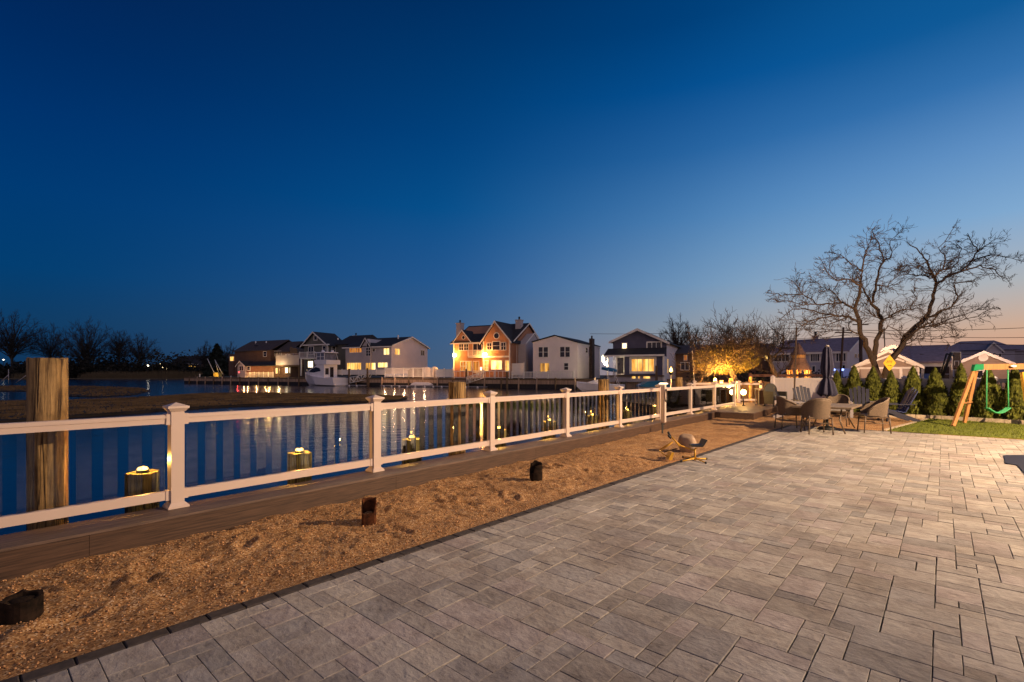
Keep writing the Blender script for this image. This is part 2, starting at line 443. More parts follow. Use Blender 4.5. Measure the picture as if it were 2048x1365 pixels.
# lawn with its pale kerb
m_lawn = M('lawn', (0.115, 0.135, 0.010), 0.9, 0.35, 6, (1, 1, 1), 0.7, 0.02)
G1 = Vector((9.98, 12.93, 0)); G2 = Vector((14.07, 16.36, 0)); G3 = Vector((15.22, 14.38, 0)); G4 = Vector((18.8, 8.2, 0)); G5 = Vector((16.3, 7.3, 0))
mb = MB(); mb.prism([(q.x, q.y) for q in (G5, G4, G3, G2, G1)], 'z', -0.06, 0.018)
struct('lawn', mb, m_lawn)
mb = MB()
for k in range(15000):
    u, w = rng.random(), rng.random()
    q = (G1 * (1 - u) + G5 * u) * (1 - w) + (G2 * (1 - u) + G4 * u) * w
    q = (G1 * (1 - u) + G5 * u).lerp(G2.lerp(G3, min(1, u / 0.26)) if u < 0.26 else G3.lerp(G4, (u - 0.26) / 0.74), w)
    h = rng.uniform(0.02, 0.045); an = rng.uniform(0, 3.14); dx, dy = math.cos(an) * 0.008, math.sin(an) * 0.008
    lx, ly = rng.uniform(-0.02, 0.02), rng.uniform(-0.02, 0.02)
    mb.add([(q.x - dx, q.y - dy, 0.016), (q.x + dx, q.y + dy, 0.016), (q.x + lx, q.y + ly, 0.018 + h)], [(0, 1, 2)])
stuff('grass', mb, m_lawn, 'short green artificial grass in the wedge lawn below the hedge', 'grass')
m_kerb = M('pale_kerb', (0.42, 0.34, 0.24), 0.85, 0.3, 12, bmp=0.3)
def kerb_run(mbx, p0, p1, w, h, bl=0.4):
    d = (p1 - p0); L = d.length; d.normalize(); rz = math.atan2(d.y, d.x); n = int(L / bl)
    for i in range(n):
        c = p0 + d * ((i + 0.5) * L / n)
        mbx.box((c.x, c.y, h / 2 - 0.05), (L / n - 0.012, w, h + 0.1), rz)
mb = MB(); kerb_run(mb, G1 + Vector((-0.05, 0.06, 0)), G2 + Vector((-0.05, 0.06, 0)), 0.09, 0.025); kerb_run(mb, Vector((12.95, 17.3, 0)), G2 + Vector((0.02, 0.06, 0)), 0.16, 0.13, 0.3); kerb_run(mb, G2 + Vector((0.06, 0.05, 0)), G3.lerp(G4, 1.0) + Vector((0.06, 0.05, 0)), 0.16, 0.13, 0.3)
struct('kerb', mb, m_kerb)
# planting soil behind the kerb
mb = MB(); mb.prism([(12.95, 17.4), (14.1, 16.45), (18.9, 8.3), (20.2, 9.0), (12.8, 20.6), (11.2, 20.4)], 'z', -0.08, 0.085)
struct('planting_bed', mb, M('mulch', (0.055, 0.03, 0.015), 0.95, 0.5, 25, bmp=0.8, bdist=0.03))

# ---------------------------------------------------------------- deck and railing
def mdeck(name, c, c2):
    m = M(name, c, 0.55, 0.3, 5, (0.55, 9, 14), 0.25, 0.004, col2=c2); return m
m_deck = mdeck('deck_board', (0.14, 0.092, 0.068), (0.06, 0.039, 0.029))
m_white = M('white_vinyl', (0.58, 0.455, 0.38), 0.38, 0.03, 3, spec=0.5)
m_cap = M('white_cap', (0.62, 0.50, 0.42), 0.35, 0.03, 3)
DM = Matrix.Translation(Vector((P0.x, P0.y, 0))) @ Matrix.Rotation(math.atan2(RD.y, RD.x), 4, 'Z')   # x along the rail, y to the water
deck = thing('deck', 'long low brown composite deck step carrying the white railing', 'deck', (P0.x, P0.y, 0), math.atan2(RD.y, RD.x))
xd0, xd1 = -14.0, 15.64
mb = MB(); e = -0.333
x = -13.6
k = 0
mbf = MB()
while x < xd1:
    x2 = min(x + 3.66, xd1)
    mb.b2(x + 0.001, x2 - 0.002, e - 0.012, e + 0.135, 0.197, 0.22)
    mb.b2(x + 0.001, x2 - 0.002, e + 0.139, e + 0.285, 0.197, 0.22)
    mb.b2(x + 0.001, x2 - 0.002, e + 0.289, e + 0.436, 0.197, 0.22)
    x += 3.66
x = -12.9
while x < xd1:
    x2 = min(x + 3.05, xd1)
    mbf.b2(x + 0.0015, x2 - 0.0015, e, e + 0.022, -0.06, 0.193); x += 3.05
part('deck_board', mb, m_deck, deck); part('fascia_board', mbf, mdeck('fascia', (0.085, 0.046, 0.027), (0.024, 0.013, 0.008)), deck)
mb = MB(); mb.b2(xd0, xd1, e + 0.03, e + 0.40, -0.6, 0.19); part('frame', mb, m_wood_dark, deck)
# corner platform
pf = [(7.13, 16.66), (7.99, 16.07), (11.55, 20.75), (12.0, 22.2), (8.45, 22.75), (8.0, 21.2), (8.62, 19.78), (6.66, 17.30)]
plat = thing('platform', 'brown composite corner platform at the far end of the railing', 'deck')
mb = MB(); mb.prism(pf, 'z', 0.196, 0.221); part('deck_board', mb, m_deck, plat)
cxp = sum(q[0] for q in pf) / 8; cyp = sum(q[1] for q in pf) / 8
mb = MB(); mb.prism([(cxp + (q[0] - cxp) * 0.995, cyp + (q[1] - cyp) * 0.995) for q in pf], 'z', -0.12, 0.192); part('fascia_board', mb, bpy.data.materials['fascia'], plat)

# clear balusters: panes that let the water through and mirror a little of the yard
m_glass, nt, out = newmat("clear_baluster")
tr = N(nt, 'ShaderNodeBsdfTransparent'); tr.inputs[0].default_value = (0.93, 0.95, 0.96, 1)
gl = N(nt, 'ShaderNodeBsdfGlossy'); gl.inputs['Roughness'].default_value = 0.03
fr = N(nt, 'ShaderNodeFresnel'); fr.inputs['IOR'].default_value = 1.55
sc_ = N(nt, 'ShaderNodeMath', operation='MULTIPLY', use_clamp=True); sc_.inputs[1].default_value = 1.5; nt.links.new(fr.outputs[0], sc_.inputs[0])
mi = N(nt, 'ShaderNodeMixShader'); nt.links.new(sc_.outputs[0], mi.inputs[0]); nt.links.new(tr.outputs[0], mi.inputs[1]); nt.links.new(gl.outputs[0], mi.inputs[2])
nt.links.new(mi.outputs[0], out.inputs[0])

def post_parts(root, x, y=0.0, base=True):
    mb = MB(); h = 0.055
    mb.cbox(x - h, x + h, y - h, y + h, 0.0, 0.965, 0.004); po = part('post', mb, m_white, root)
    mb = MB()
    mb.prism([(x - .088, y - .088), (x + .088, y - .088), (x + .088, y + .088), (x - .088, y + .088)], 'z', 0.958, 0.978)
    mb.add([(x - .06, y - .06, .925), (x + .06, y - .06, .925), (x + .06, y + .06, .925), (x - .06, y + .06, .925), (x - .086, y - .086, .9575), (x + .086, y - .086, .9575), (x + .086, y + .086, .9575), (x - .086, y + .086, .9575)],
           [(3, 2, 1, 0), (4, 5, 6, 7), (0, 1, 5, 4), (1, 2, 6, 5), (2, 3, 7, 6), (3, 0, 4, 7)])
    mb.add([(x - .08, y - .08, .9785), (x + .08, y - .08, .9785), (x + .08, y + .08, .9785), (x - .08, y + .08, .9785), (x, y, 1.012)], [(0, 1, 4), (1, 2, 4), (2, 3, 4), (3, 0, 4), (3, 2, 1, 0)])
    part('cap', mb, m_cap, po)
    if base:
        mb = MB()
        b0, b1 = 0.088, 0.06
        mb.add([(x - b0, y - b0, 0.001), (x + b0, y - b0, 0.001), (x + b0, y + b0, 0.001), (x - b0, y + b0, 0.001), (x - b0, y - b0, .018), (x + b0, y - b0, .018), (x + b0, y + b0, .018), (x - b0, y + b0, .018),
                (x - b1, y - b1, .05), (x + b1, y - b1, .05), (x + b1, y + b1, .05), (x - b1, y + b1, .05)],
               [(3, 2, 1, 0), (0, 1, 5, 4), (1, 2, 6, 5), (2, 3, 7, 6), (3, 0, 4, 7), (4, 5, 9, 8), (5, 6, 10, 9), (6, 7, 11, 10), (7, 4, 8, 11), (8, 9, 10, 11)])
        part('base', mb, m_white, po)
def rail_at_px(px):
    t_ = (px - CX) / FPX
    return (t_ * P0.y - P0.x) / (RD.x - t_ * RD.y)
rail = thing('railing', 'long white vinyl railing with clear flat balusters along the canal edge', 'railing', (P0.x, P0.y, 0.22), math.atan2(RD.y, RD.x))
sx = [-2.43, 0.0] + [rail_at_px(q) for q in (750, 980.5, 1131.5, 1238, 1318, 1380, 1428, 1468)]
for s in sx: post_parts(rail, s)
for i in range(len(sx) - 1):
    a, b = sx[i] + 0.052, sx[i + 1] - 0.052
    mb = MB(); mb.cbox(a, b, -0.042, 0.042, 0.862, 0.897, 0.008); mb.b2(a, b, -0.034, 0.034, 0.812, 0.861)
    for e_ in (a + .02, b - .02): mb.b2(e_ - .02, e_ + .02, -.047, .047, .80, .903)
    part('top_rail', mb, m_white, rail)
    mb = MB(); mb.cbox(a, b, -0.03, 0.03, 0.085, 0.168, 0.006)
    for e_ in (a + .02, b - .02): mb.b2(e_ - .02, e_ + .02, -.036, .036, .078, .175)
    part('bottom_rail', mb, m_white, rail)
    if i < 6:
        n = 13 if i < 5 else 10
        for q in range(n):
            c = a + (q + 0.5) * (b - a) / n
            mb = MB(); mb.b2(c - 0.05, c + 0.05, -0.004, 0.004, 0.1675, 0.8125); part('baluster', mb, m_glass, rail)
    else:
        mb = MB(); mb.b2(a + 0.01, b - 0.01, -0.004, 0.004, 0.1675, 0.8125); part('glass_panel', mb, m_glass, rail)
# second railing, along the far side of the platform
q0, q1 = Vector((8.46, 22.55, 0.22)), Vector((11.75, 22.05, 0.22))
dd = q1 - q0; rail2 = thing('railing', 'short white railing along the back of the corner platform', 'railing', q0, math.atan2(dd.y, dd.x))
L = dd.length
ss = [0, 0.28 * L, 0.58 * L, 0.87 * L]
for s in ss: post_parts(rail2, s)
for i in range(3):
    a, b = ss[i] + .05, ss[i + 1] - .05
    mb = MB(); mb.b2(a, b, -0.042, 0.042, 0.81, 0.897); part('top_rail', mb, m_white, rail2)
    mb = MB(); mb.b2(a, b, -0.03, 0.03, 0.085, 0.168); part('bottom_rail', mb, m_white, rail2)
# open gate leaf standing at the front of the deck, with a lit cap and a cable loop
gp = GR(1327, 845, 0.22)
gate = thing('gate_post', 'white gate post at the deck front edge with lit cap and cable loop', 'post', gp, math.atan2(RD.y, RD.x))
mb = MB(); mb.cbox(-.055, .055, -.055, .055, 0.0, 1.02, .004); part('post', mb, m_white, gate)
mb = MB(); mb.cbox(-.09, .09, -.09, .09, 1.021, 1.06, .02); part('lamp_cap', mb, MEMIT('cap_light', (1.0, 0.72, 0.45), 3.0), gate)
mb = MB(); mb.tube([(0.0 + 0.07 * math.cos(a), -0.07, 0.72 + 0.17 * math.sin(a)) for a in [k * 0.42 for k in range(16)]], 0.012, 6); part('cable', mb, M('black_cable', (0.02, 0.018, 0.016), 0.5), gate)

# ---------------------------------------------------------------- pilings
def mpile(name, c, c2): 
    m, nt, out = newmat(name)
    p = N(nt, 'ShaderNodeBsdfPrincipled'); nt.links.new(p.outputs[0], out.inputs[0]); p.inputs['Roughness'].default_value = 0.85
    v = coords(nt, (24, 24, 1.6)); a = noise(nt, v, 1.4, 8, 0.7); vc = coords(nt, (9, 9, 0.35)); ck = noise(nt, vc, 1.6, 3, 0.5); v2 = coords(nt, (3, 3, 2)); b = noise(nt, v2, 2, 4, 0.6)
    mx = N(nt, 'ShaderNodeMix', data_type='RGBA', blend_type='MULTIPLY'); mx.inputs['Factor'].default_value = 0.85
    nt.links.new(cramp(nt, a, [(0.36, c2), (0.5, c), (0.7, tuple(q * 1.5 for q in c))]), mx.inputs['A'])
    nt.links.new(cramp(nt, b, [(0.3, (0.35, 0.30, 0.22)), (0.55, (1, 1, 1))]), mx.inputs['B'])
    my = N(nt, 'ShaderNodeMix', data_type='RGBA', blend_type='MULTIPLY'); my.inputs['Factor'].default_value = 1.0
    nt.links.new(mx.outputs['Result'], my.inputs['A']); ckr = cramp(nt, ck, [(0.465, (1, 1, 1)), (0.488, (0.16, 0.12, 0.10)), (0.502, (0.16, 0.12, 0.10)), (0.53, (1, 1, 1))]); nt.links.new(ckr, my.inputs['B'])
    nt.links.new(my.outputs['Result'], p.inputs['Base Color'])
    sm = N(nt, 'ShaderNodeMath', operation='ADD'); nt.links.new(a, sm.inputs[0]); nt.links.new(ckr, sm.inputs[1]); nt.links.new(bump(nt, sm.outputs[0], 0.9, 0.02), p.inputs['Normal'])
    return m
m_pile = mpile('piling_wood', (0.30, 0.19, 0.075), (0.10, 0.055, 0.02))
m_pile_g = mpile('piling_wood_green', (0.20, 0.17, 0.05), (0.07, 0.055, 0.015))
def piling_mb(r, z0, z1, seed, taper=0.93):
    rg = random.Random(seed); mb = MB(); n = 26; ang = [1 + rg.uniform(-0.05, 0.05) for _ in range(n)]
    for c in range(rg.randint(2, 4)): ang[rg.randrange(n)] *= 0.9
    zs = [z0 + (z1 - z0) * k / 10 for k in range(11)]
    vs, fs = [], []
    for i, z in enumerate(zs):
        k_ = 1 + (taper - 1) * i / 10
        for q in range(n):
            a = 2 * math.pi * q / n; rr_ = r * k_ * (ang[q] + rg.uniform(-0.012, 0.012))
            vs.append((rr_ * math.cos(a), rr_ * math.sin(a), z + (rg.uniform(-.012, .004) if i == 10 else 0)))
    for i in range(10):
        for q in range(n):
            fs.append((i * n + q, i * n + (q + 1) % n, (i + 1) * n + (q + 1) % n, (i + 1) * n + q))
    mb.add(vs, fs, True); mb.add(vs[-n:], [tuple(range(n))]); return mb
def on_line(px, off):
    t_ = (px - CX) / FPX; q = P0 + RN * off
    s = (t_ * q.y - q.x) / (RD.x - t_ * RD.y); q = q + RD * s
    return Vector((q.x, q.y, 0))
talls = [(96, 0.183, 716, 'thick tall weathered piling with cracked top behind the nearest railing panel', 0.45),
         (914, 0.150, 764, 'tall pale round piling standing behind the third railing panel', 0.75),
         (1207, 0.143, 759, 'tall split topped piling in front of the moored white boat', 0.55),
         (1358, 0.12, 755, 'dark tall piling behind the gate near the torch', 0.6)]
for i, (px, r, py, lab, off) in enumerate(talls):
    q = on_line(px, off); r *= math.cos(math.atan((px - CX) / FPX)); o = solo('piling', piling_mb(r, -1.6, ZZ(py, q.y), 40 + i, 1.0 if i else 1.0), m_pile, lab, 'piling', 'tall mooring pilings', (q.x, q.y, 0), i * 1.3)
shorts = [(285.5, 0.178, 944, 'nearest short cut piling with glowing light behind the first panel'),
          (599, 0.150, 905, 'short cut piling with light in the middle of the second railing panel'),
          (824, 0.155, 878, 'short green piling with light just past the second railing post'),
          (998, 0.135, 859, 'low green piling with light half hidden behind the third railing post'),
          (1097, 0.148, 843, 'short green piling with light just before the fourth railing post'),
          (1184, 0.13, 832, 'short piling with light just left of the split topped piling'),
          (1253.5, 0.14, 822, 'short piling with light right behind the fifth railing post'),
          (1310.5, 0.14, 814, 'short piling with light just left of the gate'),
          (1354.7, 0.14, 808, 'short piling with light below the dark tall piling'),
          (1397, 0.14, 803, 'farthest short piling with light before the corner platform')]
m_led = MEMIT('led_light', (1.0, 0.55, 0.10), 9.0)
m_blk = M('black_plastic', (0.015, 0.015, 0.016), 0.45)
for i, (px, r, py, lab) in enumerate(shorts):
    q = on_line(px, 0.45); zt = ZZ(py, q.y); r *= math.cos(math.atan((px - CX) / FPX))
    solo('cut_piling', piling_mb(r, -1.6, zt, 70 + i, 1.0), m_pile_g, lab.replace(' with glowing light', '').replace(' with light', ''), 'piling', 'short cut pilings behind the railing', (q.x, q.y, 0), i * 0.9)
    lt = thing('piling_light', 'solar puck light glowing on the ' + ['nearest short piling', 'piling behind the second panel', 'green piling past the second post', 'piling half hidden by the third post', 'piling before the fourth post', 'piling beside the split topped piling', 'piling behind the fifth post', 'piling left of the gate', 'piling right of the gate', 'piling nearest the platform'][i], 'light', (q.x, q.y, zt), 0, 'solar lights on the cut pilings')
    mb = MB(); mb.lathe([(0.055, -0.004), (0.055, 0.016), (0.045, 0.02)], 14); part('housing', mb, m_blk, lt)
    for k in range(3):
        a = k * 2.1 + i; mb = MB(); mb.lathe([(0.019, 0.021), (0.023, 0.034), (0.010, 0.05)], 8, (0.026 * math.cos(a), 0.026 * math.sin(a), 0)); part('bulb', mb, m_led, lt)
    point_light(lt, (0, 0, 0.10), 17, (1, 0.50, 0.08), 0.02)

# ---------------------------------------------------------------- things on the gravel
m_rust = M('rusted_steel', (0.085, 0.030, 0.012), 0.9, 0.6, 14, bmp=0.5, bdist=0.008, col2=(0.008, 0.005, 0.004), spec=.1)
m_rustd = M('dark_rust', (0.020, 0.012, 0.008), 0.9, 0.6, 14, bmp=0.6, bdist=0.01, col2=(0.005, 0.004, 0.003), spec=.1)
def jag_tube(r, hs, th, seed, square=0.0, n=20):
    """broken open pipe stump: hs gives the wall height round the rim"""
    rg = random.Random(seed); mb = MB(); vs, fs = [], []
    for k in range(n):
        a = 2 * math.pi * k / n
        sq = 1.0 / max(abs(math.cos(a)), abs(math.sin(a))) if square else 1
        q = 1 + (min(sq, 1.25) - 1) * square
        h = hs[int(k / n * len(hs))] + rg.uniform(-0.008, 0.008)
        for rr_, z in ((r * q, -0.08), (r * q, h), ((r - th) * q, h - 0.004), ((r - th) * q, -0.06)):
            vs.append((rr_ * math.cos(a), rr_ * math.sin(a), z))
    for k in range(n):
        k2 = (k + 1) % n
        for j in range(3): fs.append((k * 4 + j, k2 * 4 + j, k2 * 4 + j + 1, k * 4 + j + 1))
    return mb.add(vs, fs)
q = GR(738, 1046); g = 'rusty stumps in the gravel'
st = thing('steel_stump', 'rusty square steel stump with a bright broken inner wall beside the second post', 'stump', (q.x, q.y, 0.0), 0.3, g)
part('shell', jag_tube(0.072, [0.235, 0.24, 0.24, 0.235, 0.235, 0.10, 0.115, 0.11, 0.12, 0.22], 0.012, 1, 0.9), m_rust, st)
mb = MB(); mb.lathe([(0.063, -0.05), (0.063, 0.09), (0.03, 0.11)], 10); part('gravel_fill', mb, m_gravel, st)
q = GR(1072, 962)
st = thing('steel_stump', 'black notched steel stump standing in the gravel near the middle', 'stump', (q.x, q.y, 0.0), 0.2, g)
part('shell', jag_tube(0.088, [0.24, 0.26, 0.27, 0.24, 0.12, 0.09, 0.12, 0.22, 0.23, 0.24], 0.02, 2, 0.5), m_rustd, st)
q = GR(30, 1246)
st = thing('steel_stump', 'wide low dark rusted stump at the lower left corner', 'stump', (q.x - 0.02, q.y + 0.06, 0.0), 0.1, g)
part('shell', jag_tube(0.088, [0.125, 0.135, 0.14, 0.135, 0.125, 0.13, 0.125, 0.12], 0.02, 3, 0.5), m_rustd, st)
mb = MB(); mb.lathe([(0.07, -0.05), (0.07, 0.11), (0.04, 0.12)], 12); part('gravel_fill', mb, m_rustd, st)
# black stake by the deck
q = GR(1325, 868); mb = MB(); mb.box((0, 0, 0.12), (0.05, 0.012, 0.26), 0.4); mb.box((0.015, 0.0, 0.245), (0.085, 0.02, 0.03), 0.4)
solo('garden_stake', mb, m_blk, 'small black stake pushed into the gravel against the deck', 'stake', None, (q.x, q.y, 0))
# boulder
def rock_mb(rx, ry, rz_, seed):
    bm = bmesh.new(); bmesh.ops.create_icosphere(bm, subdivisions=4, radius=1.0); rg = random.Random(seed)
    ds = [(Vector((rg.gauss(0, 1), rg.gauss(0, 1), rg.gauss(0, 1))).normalized(), rg.uniform(0.72, 0.95)) for _ in range(11)]
    mb = MB()
    for v_ in bm.verts:
        d = v_.co.normalized(); r = 1.0
        for dr, cut in ds:
            c = d.dot(dr)
            if c > 0.05 and cut / c < r: r = 0.25 * r + 0.75 * cut / c
        r *= 1 + 0.02 * math.sin(d.x * 13 + d.y * 7) * math.cos(d.z * 11)
        mb.v.append(Vector((d.x * r * rx, d.y * r * ry, d.z * r * rz_)))
    mb.f = [tuple(v_.index for v_ in f.verts) for f in bm.faces]; mb.s = [True] * len(mb.f); bm.free(); return mb
q = GR(1379, 906); rm = rock_mb(0.165, 0.20, 0.235, 5)
for v_ in rm.v: v_.x += -0.12 * v_.z
solo('boulder', rm, M('boulder_stone', (0.36, 0.25, 0.165), 0.85, 0.3, 5, bmp=0.5, bdist=0.02), 'tan rounded boulder sitting on gravel behind the yellow digger', 'boulder', None, (q.x, q.y + 0.1, 0.14), 0.3)
# toy ride-on digger
dg = thing('toy_digger', 'yellow metal ride-on sand digger toy with black seat at the patio edge', 'toy', GR(1390, 921), 0)
m_yel = M('yellow_paint', (0.62, 0.33, 0.03), 0.4, 0.15, 8)
Yd = dg.location.y
def dl(px, py, dy=0.0): 
    w_ = PT(px, py, Yd + dy); return w_ - Vector(dg.location)
mb = MB()
for px, py in ((1363, 924.5), (1412.5, 919.5), (1411, 927.5), (1367, 916)):
    gq = GR(px, py) - Vector(dg.location); mb.cyl((0, 0, 0.035), (gq.x, gq.y, 0.014), 0.013, n=8)
mb.cyl((0, 0, 0.0), (0, 0, 0.2), 0.017, n=8); mb.cyl((0, 0, 0.2), dl(1393, 896), 0.013, n=8)
part('frame', mb, m_yel, dg)
for px, py in ((1363, 924.5), (1412.5, 919.5), (1411, 927.5), (1367, 916)):
    gq = GR(px, py) - Vector(dg.location); d = Vector((gq.x, gq.y, 0)).normalized(); mb = MB(); e_ = Vector((gq.x, gq.y, 0.015)); mb.cyl(e_ - d * 0.01, e_ + d * 0.02, 0.017, n=8); part('foot', mb, m_blk, dg)
mb = MB(); s0 = dl(1396, 893)
mb.add([s0 + Vector(w_) for w_ in ((-.13, -.09, 0.0), (.05, -.10, 0.0), (.13, -.10, .12), (.13, .10, .12), (.05, .10, 0.0), (-.13, .09, 0.0), (-.12, -.08, .03), (.05, -.10, .035), (.10, -.10, .13), (.10, .10, .13), (.05, .10, .035), (-.12, .08, .03))],
       [(0, 5, 4, 1), (1, 4, 3, 2), (6, 7, 10, 11), (7, 8, 9, 10), (0, 1, 7, 6), (1, 2, 8, 7), (2, 3, 9, 8), (3, 4, 10, 9), (4, 5, 11, 10), (5, 0, 6, 11)]); part('seat', mb, m_blk, dg)
mb = MB(); mb.tube([Vector((0, 0, 0.17)), dl(1361, 892, .1), dl(1341, 873, .15)], 0.014, 8); mb.tube([dl(1359, 893, .05), dl(1343, 874, .1)], 0.011, 8)
mb.tube([dl(1346, 884, .13), dl(1330, 893, .2), dl(1319, 900, .25)], 0.012, 8); mb.tube([dl(1344, 886, .05), dl(1322, 902, .1)], 0.010, 8); part('boom', mb, m_yel, dg)
mb = MB(); mb.cyl(dl(1336, 864, .15), dl(1341, 874, .15), 0.02, n=8); mb.cyl(dl(1336, 871, .1), dl(1342, 877, .1), 0.018, n=8); part('handle', mb, m_blk, dg)
mb = MB(); mb.tube([dl(1358, 896, .05), dl(1340, 901, .08), dl(1328, 905, .1)], 0.008, 6); part('chain', mb, m_rustd, dg)
mb = MB(); b0 = dl(1339, 911, -0.1); mb.prism([(b0.x - .045, b0.z - .07), (b0.x + .02, b0.z - .07), (b0.x + .055, b0.z + .06), (b0.x + .01, b0.z + .06)], 'y', b0.y - 0.08, b0.y + 0.1)
mb.tube([dl(1337, 915, -.1), dl(1326, 908, .0), dl(1318, 901, .2)], 0.012, 6); part('bucket', mb, m_yel, dg)
# dark patch on the paving, built as a thin navy sheet at the right edge
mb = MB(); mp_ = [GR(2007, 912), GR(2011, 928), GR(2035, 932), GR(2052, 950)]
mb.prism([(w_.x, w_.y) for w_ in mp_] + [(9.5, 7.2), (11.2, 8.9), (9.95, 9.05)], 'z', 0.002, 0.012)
solo('dark_patch', mb, M('navy_patch', (0.006, 0.008, 0.022), 0.7, 0.3, 8), 'flat dark navy patch on the patio at the right edge', 'mat')
# ---------------------------------------------------------------- houses: shared kit
class Fac:
    """front plane of a house: local x along the front, y into the depth, z up; px() turns photo measures into local metres"""
    def __init__(s, px, py, Y, rz):
        s.o = PT(px, py, Y); s.rz = rz
        s.u = Vector((math.cos(rz), math.sin(rz))); s.v = Vector((-math.sin(rz), math.cos(rz)))
    def at(s, px, py, d=0.0):
        t_ = (px - CX) / FPX; ox, oy = s.o.x + s.v.x * d, s.o.y + s.v.y * d
        k = (t_ * oy - ox) / (s.u.x - t_ * s.u.y); Y = oy + s.u.y * k
        return k, ZZ(py, Y) - s.o.z
    def x(s, px, d=0.0): return s.at(px, 700, d)[0]
    def side(s, px, py, X):
        t_ = (px - CX) / FPX; ox, oy = s.o.x + s.u.x * X, s.o.y + s.u.y * X
        k = (t_ * oy - ox) / (s.v.x - t_ * s.v.y); Y = oy + s.v.y * k
        return k, ZZ(py, Y) - s.o.z
m_shing = M('roof_shingle', (0.030, 0.030, 0.036), 0.9, 0.35, 3, (1, 1, 4), 0.3, 0.02)
m_shing_b = M('roof_shingle_brown', (0.075, 0.058, 0.055), 0.9, 0.35, 3, (1, 1, 4), 0.3, 0.02)
m_trim = M('white_trim', (0.72, 0.68, 0.64), 0.6, 0.06, 2)
m_dark = M('dark_pane', (0.010, 0.009, 0.013), 0.12, 0.5, 1.5, col2=(0.03, 0.02, 0.022), spec=0.6)
m_litA = MGLOW('lit_yellow', (0.55, 0.20, 0.02), (1.0, 0.62, 0.16), 1.5, 1.6, (1, 1, 0.25))
m_litB = MGLOW('lit_bright', (1.0, 0.50, 0.07), (1.0, 0.80, 0.34), 1.9, 1.2, (1, 1, 0.4))
m_litO = MGLOW('lit_orange', (0.26, 0.06, 0.008), (0.85, 0.32, 0.05), 0.9, 2.0, (1, 1, 0.25))
m_litC = MGLOW('lit_curtain', (0.10, 0.03, 0.01), (1.0, 0.48, 0.08), 1.2, 2.6, (1.6, 1.6, 0.08))
m_litW = MGLOW('lit_white', (1.0, 0.72, 0.34), (1.0, 0.90, 0.66), 3.5, 1.0)
def win(house, f, x0, x1, z0, z1, mat, face='front', d=0.0, cols=2, rows=2, fr=0.09, trim=None, name='window', label=None):
    """a window: frame with its pane; on the front plane at depth d, or on the right side wall at x = d"""
    mb = MB(); b = 0.035; pr = 0.05
    def bx(m_, a0, a1, c0, c1, o0, o1):
        if face == 'front': m_.b2(a0, a1, d - o1, d - o0, c0, c1)
        elif face == 'right': m_.b2(d + o0, d + o1, a0, a1, c0, c1)
        else: m_.b2(d - o1, d - o0, a0, a1, c0, c1)
    bx(mb, x0 - fr, x1 + fr, z1, z1 + fr, 0.003, pr); bx(mb, x0 - fr, x1 + fr, z0 - fr, z0, 0.003, pr)
    bx(mb, x0 - fr, x0, z0, z1, 0.003, pr); bx(mb, x1, x1 + fr, z0, z1, 0.003, pr)
    for k in range(1, cols): c = x0 + (x1 - x0) * k / cols; bx(mb, c - b, c + b, z0, z1, 0.02, pr - 0.005)
    for k in range(1, rows): c = z0 + (z1 - z0) * k / rows; bx(mb, x0, x1, c - 0.025, c + 0.025, 0.02, pr - 0.008)
    w = part(name, mb, trim or m_trim, house, label)
    mb = MB(); bx(mb, x0 + .002, x1 - .002, z0 + .002, z1 - .002, 0.004, 0.018); part('pane', mb, mat, w)
    return w
def wpx(house, f, a, b, c, e, mat, d=0.0, **k):
    """window on the front between photo x a..b and y c (top)..e (bottom)"""
    x0, z1 = f.at(a, c, d); x1, z0 = f.at(b, e, d); return win(house, f, x0, x1, z0, z1, mat, 'front', d, **k)
def wside(house, f, X, a, b, c, e, mat, **k):
    y0, z1 = f.side(a, c, X); y1, z0 = f.side(b, e, X); return win(house, f, y0, y1, z0, z1, mat, 'right', X, **k)
def roof_x(house, x0, x1, y0, y1, ze, zr, mat=None, ov=0.35, th=0.14, ym=None, name='roof'):
    """gable roof with its ridge along the front"""
    ym = (y0 + y1) / 2 if ym is None else ym
    mb = MB(); s0 = (zr - ze) / (ym - y0); s1 = (zr - ze) / (y1 - ym)
    mb.prism([(y0 - ov, ze - ov * s0 + .01), (ym, zr + .01), (y1 + ov, ze - ov * s1 + .01), (y1 + ov, ze - ov * s1 + .01 + th), (ym, zr + .01 + th), (y0 - ov, ze - ov * s0 + .01 + th)], 'x', x0 - ov, x1 + ov)
    return part(name, mb, mat or m_shing, house)
def roof_y(house, x0, x1, y0, y1, ze0, zr, mat=None, ov=0.35, th=0.14, xm=None, ze1=None, name='roof'):
    """gable roof facing the front"""
    xm = (x0 + x1) / 2 if xm is None else xm; ze1 = ze0 if ze1 is None else ze1
    s0 = (zr - ze0) / (xm - x0); s1 = (zr - ze1) / (x1 - xm); mb = MB()
    mb.prism([(x0 - ov, ze0 - ov * s0 + .01), (xm, zr + .01), (x1 + ov, ze1 - ov * s1 + .01), (x1 + ov, ze1 - ov * s1 + .01 + th), (xm, zr + .01 + th), (x0 - ov, ze0 - ov * s0 + .01 + th)], 'y', y0 - ov, y1 + ov)
    return part(name, mb, mat or m_shing, house)
